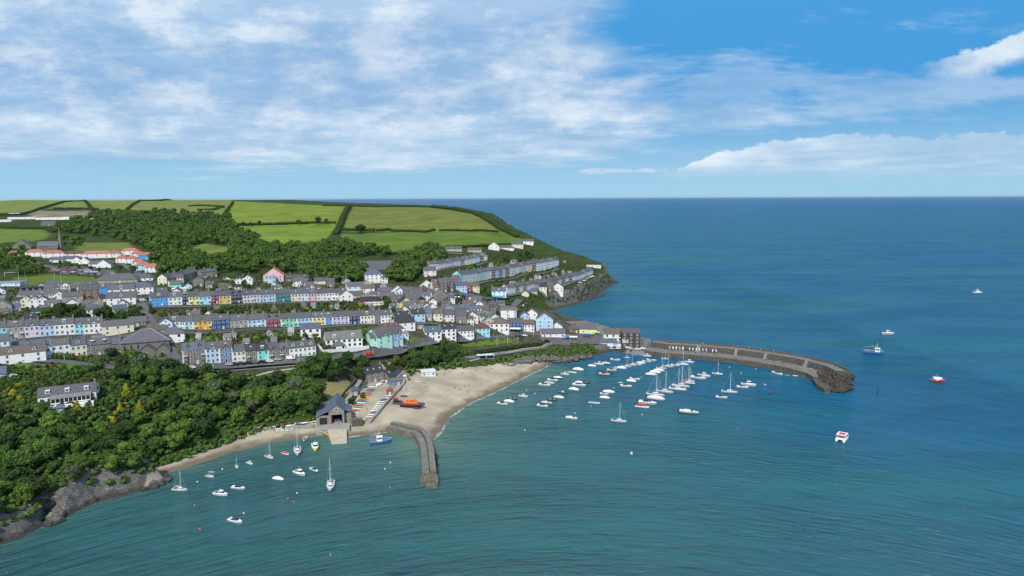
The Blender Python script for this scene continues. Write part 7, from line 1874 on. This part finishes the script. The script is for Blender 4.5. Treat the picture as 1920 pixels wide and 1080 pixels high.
# ------------------------------------------------------------------ small craft ashore
def kayak_mesh(m):
    b = MB(); rs = []
    for i in range(9):
        t = i / 8; x = -2 + 4 * t; w = .38 * math.sin(PI * (.06 + .88 * t)) ** .7; rs.append([(x, w, .25), (x, w * .6, .02), (x, -w * .6, .02), (x, -w, .25), (x, 0, .36)])
    b.loft(rs); return b.mesh('kayak', [m], True)
KY = {n: kayak_mesh(m) for n, m in dict(white=HW, red=RED, blue=HB, yellow=HY, orange=ORG, green=HG, grey=CVW).items()}
def place(name, me, pts, rz, where, cat, group, cols, s=1.0, jit=8):
    cn = {}
    for i, (px, py) in enumerate(pts):
        c = cols[i % len(cols)]; p = hit(px, py); cn[c] = cn.get(c, 0) + 1
        o = ob(name, me[c], loc=(p.x, p.y, ground(p.x, p.y) + .3), rz=R(rz + rnd.uniform(-jit, jit)), sc=s, label=f"{c} {cat} {where}, {nth(cn[c])} {c} one from below", cat=cat, group=group)
place('kayak', KY, [(664,776),(666,771),(669,768),(671,765),(673,761),(676,757),(679,753),(681,750),(684,746),(687,742),(690,738),(693,734),(696,731),(699,727)], -12, 'on the left side of the boat park lane', 'kayak', 'kayaks along the lane', ['grey','red','white','green','red','white','blue','orange','yellow','red','red','blue','blue','grey'], 1.3)
place('kayak', KY, [(697,783),(700,779),(703,775),(705,771),(708,767),(711,763),(713,759),(716,755),(719,751),(721,748),(724,744),(727,741)], 18, 'on the wall side of the boat park lane', 'canoe', 'canoes along the wall', ['grey','grey','blue','white','grey','white','grey','white','blue','grey','white','grey'], 1.35)
place('kayak', KY, [(546,799),(551,798),(557,797),(562,796),(567,795),(573,795),(578,794),(583,793)], 28, 'on the deck left of the boathouse', 'rowing skiff', 'skiffs left of the boathouse', ['white','grey','blue','white','grey','blue','white','white'], 1.7)
place('kayak', KY, [(505,803),(510,802),(518,801),(523,799),(530,797),(534,796),(526,804),(532,803)], 75, 'on the racks above the narrow beach', 'kayak', 'kayaks on the racks', ['yellow','white','red','blue','red','red','white','green'], 1.0, 25)
b = MB()
for x in (0, 2.2, 4.4): b.tube((x, 0, 0), (x, 0, 1.6), .07); b.tube((x + 1, 0, 0), (x + 1, 0, 1.6), .07); b.tube((x, 0, 1.6), (x + 1, 0, 1.6), .07); b.tube((x, 0, .8), (x + 1, 0, .8), .07)
rk = b.mesh('kayak_rack', [WHITE])
for i, (px, py) in enumerate([(495,808),(507,811),(519,812),(527,811)]):
    p = hit(px, py); ob('kayak_rack', rk, loc=(p.x, p.y, ground(p.x, p.y) + .1), rz=R(15), label=f"white tubular kayak rack on the narrow beach, {nth(i + 1)} from the left", cat='rack', group='racks on the narrow beach')
p = hit(545, 806); b = MB(); b.box(-3, 0, -1, 11, 3.4, 1.0); ob('timber_deck', b.mesh('timber_deck', [M_['concrete']]), loc=p, rz=R(14), label='weathered deck carrying the skiffs left of the boathouse', cat='deck')
def rowing_red(px, py, lab): return boat(px, py, 'dinghy', 8, RED, CVW, rnd.uniform(-80, 80), lab, 'small red boats', onland=True)
for i, (px, py) in enumerate([(669,781),(671,786),(690,785),(722,713),(718,717),(744,738)]): rowing_red(px, py, ['upper red dinghy of the pair by the platform','lower red dinghy of the pair by the platform','red dinghy at the foot of the boat park wall','red dinghy by the stone cottage, upper','red dinghy by the stone cottage, lower','red dinghy beside the little red hut'][i])
for q in [(766,726,'cabin',14,HW,CVW,-10,'white cabin boat laid up on the sand under the wall'), (783,717,'dinghy',12,CVW,DK,10,'grey dinghy drawn up near the yacht club'), (757,744,'dinghy',13,HN,CVN,-8,'dark blue dinghy drawn up behind the lifeboat'), (764,740,'dinghy',12,CVW,DK,-6,'pale dinghy drawn up behind the lifeboat'),
          (711,723,'covered',11,HW,CVW,55,'covered white boat parked by the stone cottage'), (482,803,'dinghy',11,HW,DK,20,'white dinghy lying at the scree foot'), (728,716,'covered',10,HW,CVW,50,'small covered white boat before the lean-to'), (683,727,'covered',10,HB,CVB,40,'blue covered boat at the hedge of the lane')]:
    boat(*q[:7], label=q[7], group='boats drawn up ashore', onland=True)
# dinghies leaning on the pier wall
i = 0; pw = offs(PI_, 11.5)
cn = 0
for px in np.arange(1256, 1345, 6.2):
    j = min(range(len(pw)), key=lambda k: abs(PX(pw[k].x, pw[k].y, 3)[0] - px)); q = pw[j]; cn += 1
    t0 = pw[min(j + 1, len(pw) - 1)]; t1 = pw[max(j - 1, 0)]; f = ((px - PX(t1.x, t1.y, 3)[0]) / max(1e-3, PX(t0.x, t0.y, 3)[0] - PX(t1.x, t1.y, 3)[0])); q = t1 + (t0 - t1) * f
    o = ob('kayak', KY[['white','grey','white','grey','grey','white','blue'][cn % 7]], loc=(q.x, q.y + .6, 4.9), sc=(rnd.uniform(.5, .75), 1.2, 1.1), label=f"pale dinghy leaning against the pier wall, {nth(cn)} from the left", cat='dinghy', group='dinghies leaning on the pier wall')
    o.rotation_euler = (R(15), R(-72 + rnd.uniform(-12, 12)), R(90 + rnd.uniform(-35, 35)))
# ladders / rods etc: flagpoles on the green and lamp posts
def pole(px, py, h, lab, flag=None, lamp=False):
    p = hit(px, py); t = ob('flagpole' if not lamp else 'lamp_post', None, loc=p, label=lab, cat='flagpole' if not lamp else 'lamp post')
    b = MB(); b.tube((0, 0, -.5), (0, 0, h), .11, .06); ob('post', b.mesh('post', [HW if not lamp else MST]), t)
    if flag: b = MB(); b.loft([[(.06, 0, h - .2), (.06, 0, h - 1.3)], [(.9, .12, h - .25), (.9, .12, h - 1.35)], [(1.8, -.05, h - .3), (1.8, -.05, h - 1.4)]], cap=False, closed=False); ob('flag', b.mesh('flag', [flag]), t)
    if lamp: b = MB(); b.box(-.1, -.6, h, .1, .2, h + .15); ob('lamp_head', b.mesh('lamp_head', [MST]), t)
pole(932,648,8.5,'white flagpole on the green, nearest the hedge end'); pole(952,645,8.5,'middle white flagpole on the green'); pole(971,641,8.5,'white flagpole on the green, nearest the tall blue shop')
pole(757,733,10,'white flagpole with a pale flag at the yacht club', HW); pole(655,792,7,'flagpole at the corner of the boathouse', HR); pole(1148,522,6,'radio mast on the headland tip') if False else None
for i, (px, py) in enumerate([(49,536),(36,531),(103,534),(115,533)]): pole(px, py, 13, f"tall floodlight mast by the sports field, {nth(i+1)} from the left", lamp=True)
for i, (px, py) in enumerate([(400,697),(560,681),(700,672),(640,676),(860,642),(1000,632),(1121,622),(30,690),(121,676),(172,666)]): pole(px, py, 7, f"street lamp along the shore road, {nth(i+1)} by the list of the road bends", lamp=True)
# goal
p = hit(22, 518); t = ob('goal', None, loc=p, rz=R(20), label='pale goal frame at the end of the sports field', cat='goal'); b = MB(); b.tube((-6, 0, 0), (-6, 0, 4), .15); b.tube((6, 0, 0), (6, 0, 4), .15); b.tube((-6, 0, 4), (6, 0, 4), .15); ob('frame', b.mesh('frame', [WHITE]), t)
# garden tables by the inn
tb = MB(); tb.tube((0, 0, 0), (0, 0, .7), .08); tb.loft([[(1.0 * math.cos(a * PI / 4), 1.0 * math.sin(a * PI / 4), .7) for a in range(8)], [(1.0 * math.cos(a * PI / 4), 1.0 * math.sin(a * PI / 4), .78) for a in range(8)]]); tb.box(-1.2, -1.5, .4, 1.2, -1.2, .46); tb.box(-1.2, 1.2, .4, 1.2, 1.5, .46); tbm = tb.mesh('picnic_table', [flatmat('dark_wood', (.06, .045, .035), .9)])
for i, (px, py) in enumerate([(26,687),(37,682),(86,687),(95,683),(108,684),(100,689),(121,686),(93,693),(101,696),(117,690)]):
    p = hit(px, py); ob('picnic_table', tbm, loc=(p.x, p.y, p.z + .3), rz=R(30), label=f"dark picnic table in the flower garden below the inn, {nth(i+1)} of the scattered tables", cat='table', group='tables in the flower garden')
for i, (px, py) in enumerate([(872,645),(893,644),(922,640),(941,638),(961,637),(978,636),(905,640)]):
    p = hit(px, py); ob('picnic_table', tbm, loc=(p.x, p.y, p.z + .3), rz=R(5), label=f"dark picnic bench on the green by the flagpoles, {nth(i+1)} along", cat='bench', group='benches on the green')

# ------------------------------------------------------------------ people
SKIN = flatmat('skin', (.50, .30, .21), .6); HAIRM = flatmat('dark_hair', (.04, .025, .015), .8)
def body_mesh(pose):
    me = bpy.data.meshes.new('skel')
    sit = pose == 'sit'; st = .22 if pose == 'walk' else .0
    if sit: V = [(0, 0, .12), (0, .0, .35), (0, .05, .58), (0, .06, .68), (0, .06, .82), (.1, 0, .12), (.14, -.42, .38), (.14, -.55, .04), (-.1, 0, .12), (-.14, -.42, .38), (-.14, -.55, .04), (.19, .05, .56), (.26, -.05, .32), (.2, -.25, .2), (-.19, .05, .56), (-.26, -.05, .32), (-.2, -.25, .2)]
    else: V = [(0, 0, .92), (0, 0, 1.15), (0, 0, 1.42), (0, 0, 1.53), (0, -.02, 1.66), (.1, 0, .88), (.11, -st, .48), (.11, -st * 1.1, .06), (-.1, 0, .88), (-.11, st, .48), (-.11, st * 1.5, .08), (.2, 0, 1.40), (.27, .06, 1.12), (.27, -.04, .84), (-.2, 0, 1.40), (-.27, -.06, 1.12), (-.27, -.1, .86)]
    E = [(0, 1), (1, 2), (2, 3), (3, 4), (0, 5), (5, 6), (6, 7), (0, 8), (8, 9), (9, 10), (2, 11), (11, 12), (12, 13), (2, 14), (14, 15), (15, 16)]
    rr = [.15, .14, .15, .055, .1, .09, .07, .045, .09, .07, .045, .06, .045, .035, .06, .045, .035]
    me.from_pydata(V, E, []); o = bpy.data.objects.new('skel', me); COL.objects.link(o)
    o.modifiers.new('skin', 'SKIN'); 
    for i, r in enumerate(rr): me.skin_vertices[0].data[i].radius = (r, r * .8, ) if i < 3 else (r, r)
    me.skin_vertices[0].data[0].use_root = True
    ss = o.modifiers.new('sub', 'SUBSURF'); ss.levels = 1; ss.render_levels = 1
    dg = bpy.context.evaluated_depsgraph_get(); m2 = bpy.data.meshes.new_from_object(o.evaluated_get(dg)); bpy.data.objects.remove(o)
    m2.name = 'body'; m2.materials.clear(); m2.materials.append(SKIN)
    for p_ in m2.polygons: p_.use_smooth = True; p_.material_index = 0
    return m2, V, rr
BODY = {k: body_mesh(k) for k in ('stand', 'walk', 'sit')}
CLO = dict(white=(.7, .7, .7), black=(.02, .02, .025), blue=(.04, .12, .4), red=(.5, .04, .04), navy=(.02, .03, .09), grey=(.2, .2, .2), green=(.06, .16, .07), pink=(.6, .25, .3))
def cloth(pose, part, c):
    def f():
        _, V, rr = BODY[pose]; b = MB(); m = flatmat('cloth_' + c, CLO[c], .9)
        def seg(i, j, k, e=.0):
            p0, p1 = Vector(V[i]), Vector(V[j]); b.tube(p0, p0 + (p1 - p0) * (1 + e), rr[i] * k, rr[j] * k, 8)
        if part == 'shirt': seg(0, 1, 1.12); seg(1, 2, 1.15); seg(11, 12, 1.3); seg(14, 15, 1.3); b.tube(V[11], V[14], .09, .09, 7)
        else: seg(5, 6, 1.25); seg(6, 7, 1.3); seg(8, 9, 1.25); seg(9, 10, 1.3); b.tube((V[0][0], V[0][1], V[0][2] - .1), (V[0][0], V[0][1], V[0][2] + .06), .17, .16, 8)
        return b.mesh(part, [m], True)
    return cached(('cl', pose, part, c), f)
def hair():
    def f():
        b = MB(); b.loft([[(r * math.cos(a), r * math.sin(a) + .015, z) for a in np.arange(0, 6.28, .9)] for z, r in ((-.03, .105), (.04, .115), (.1, .07), (.12, .02))]); return b.mesh('hair', [HAIRM], True)
    return cached('hair', f)
PN = {}
def person(loc, pose, top, legs, where, rz):
    PN[(pose, top, where)] = PN.get((pose, top, where), 0) + 1; n = PN[(pose, top, where)]
    v = {'stand': 'standing', 'walk': 'walking', 'sit': 'sitting'}[pose]
    t = ob('person', None, loc=loc, rz=rz, label=f"person {v} in {top} {where}, {nth(n)} such from left", cat='person', group='people ' + where)
    ob('body', BODY[pose][0], t); ob('shirt', cloth(pose, 'shirt', top), t); ob('trousers', cloth(pose, 'trousers', legs), t)
    ob('hair', hair(), t, loc=Vector(BODY[pose][1][4]) + Vector((0, .02, .03)))
def crowd(pts, where, pose=None):
    ks = list(CLO)
    for px, py in sorted(pts):
        if isinstance(px, Vector): continue
        p = hit(px, py); person((p.x, p.y, ground(p.x, p.y) + .02), pose or rnd.choice(['stand', 'walk', 'walk', 'sit']), rnd.choice(ks), rnd.choice(['navy', 'black', 'grey', 'blue']), where, rnd.uniform(0, 6.28))
crowd([(877,765),(843,790)], 'at the edge of the water', 'stand')
crowd([(967,699),(978,703),(893,696),(853,729),(878,737),(903,722),(810,704),(688,770)], 'on the sand', 'stand')
crowd([(833,703),(834,699),(843,699),(866,702),(867,700),(842,723),(864,731),(872,725),(879,724),(798,726),(803,726),(915,695),(921,692),(366,857),(795,719)], 'sitting on the beach', 'sit')
crowd([(1046,646),(1049,647),(1052,646),(1055,647),(1058,646),(1061,647),(1064,646),(1042,647),(1070,641),(1078,640),(1084,639),(1092,638)], 'on the terrace over the rocks')
crowd([(1000,629),(1008,628),(915,631),(990,630),(940,631),(1030,630)], 'on the pavement by the green')
pu = offs(PI_, 18.0); pl = offs(PI_, 8.0); pp = offs(PI_, 20.3)
def along(P, z, n, where, rgn):
    rg = random.Random(len(where)); ks = list(CLO); fs = sorted(rg.uniform(*rgn) for _ in range(n))
    for f in fs:
        q = f * (len(P) - 1); i = min(int(q), len(P) - 2); p = P[i] + (P[i + 1] - P[i]) * (q - i)
        person((p.x + rg.uniform(-1, 1), p.y + rg.uniform(-1.2, .5), z), rg.choice(['stand', 'walk', 'walk', 'stand']), rg.choice(ks), rg.choice(['navy', 'black', 'grey']), where, rg.uniform(0, 6.28))
along(pp, 6.97, 34, 'on the upper pier walkway', (.05, .99)); along(pl, 3.17, 22, 'on the lower pier quay', (.15, .98))
for i, (x, y) in enumerate([(-2.6, -.9), (-2.6, .9), (-1.6, -1.1), (-1.6, .2), (-.6, 1.0), (-.5, -.8), (.4, .1), (-3.4, 0)]):
    s = 1.4; a = R(-22); ox, oy = x * s, y * s; l = TB.location
    person((l.x + ox * math.cos(a) - oy * math.sin(a), l.y + ox * math.sin(a) + oy * math.cos(a), 1.2 * s), 'stand', list(CLO)[i], 'navy', 'on the blue trip boat', i)

# ------------------------------------------------------------------ thin sea air
b = MB(); b.box(-92000, -2500, -9, 92000, 112000, 134)
hm = bpy.data.materials.new('sea_haze'); hm.use_nodes = True; nt = hm.node_tree
nt.nodes.remove(nt.nodes['Principled BSDF']); pv = nt.nodes.new('ShaderNodeVolumePrincipled')
pv.inputs['Color'].default_value = (.66, .82, .98, 1); pv.inputs['Density'].default_value = 0.8e-5; pv.inputs['Anisotropy'].default_value = .1
nt.links.new(pv.outputs[0], nt.nodes['Material Output'].inputs['Volume'])
hm.cycles.homogeneous_volume = True
ob('haze', b.mesh('haze', [hm]), kind='stuff', label='thin pale sea air over the bay', cat='haze')
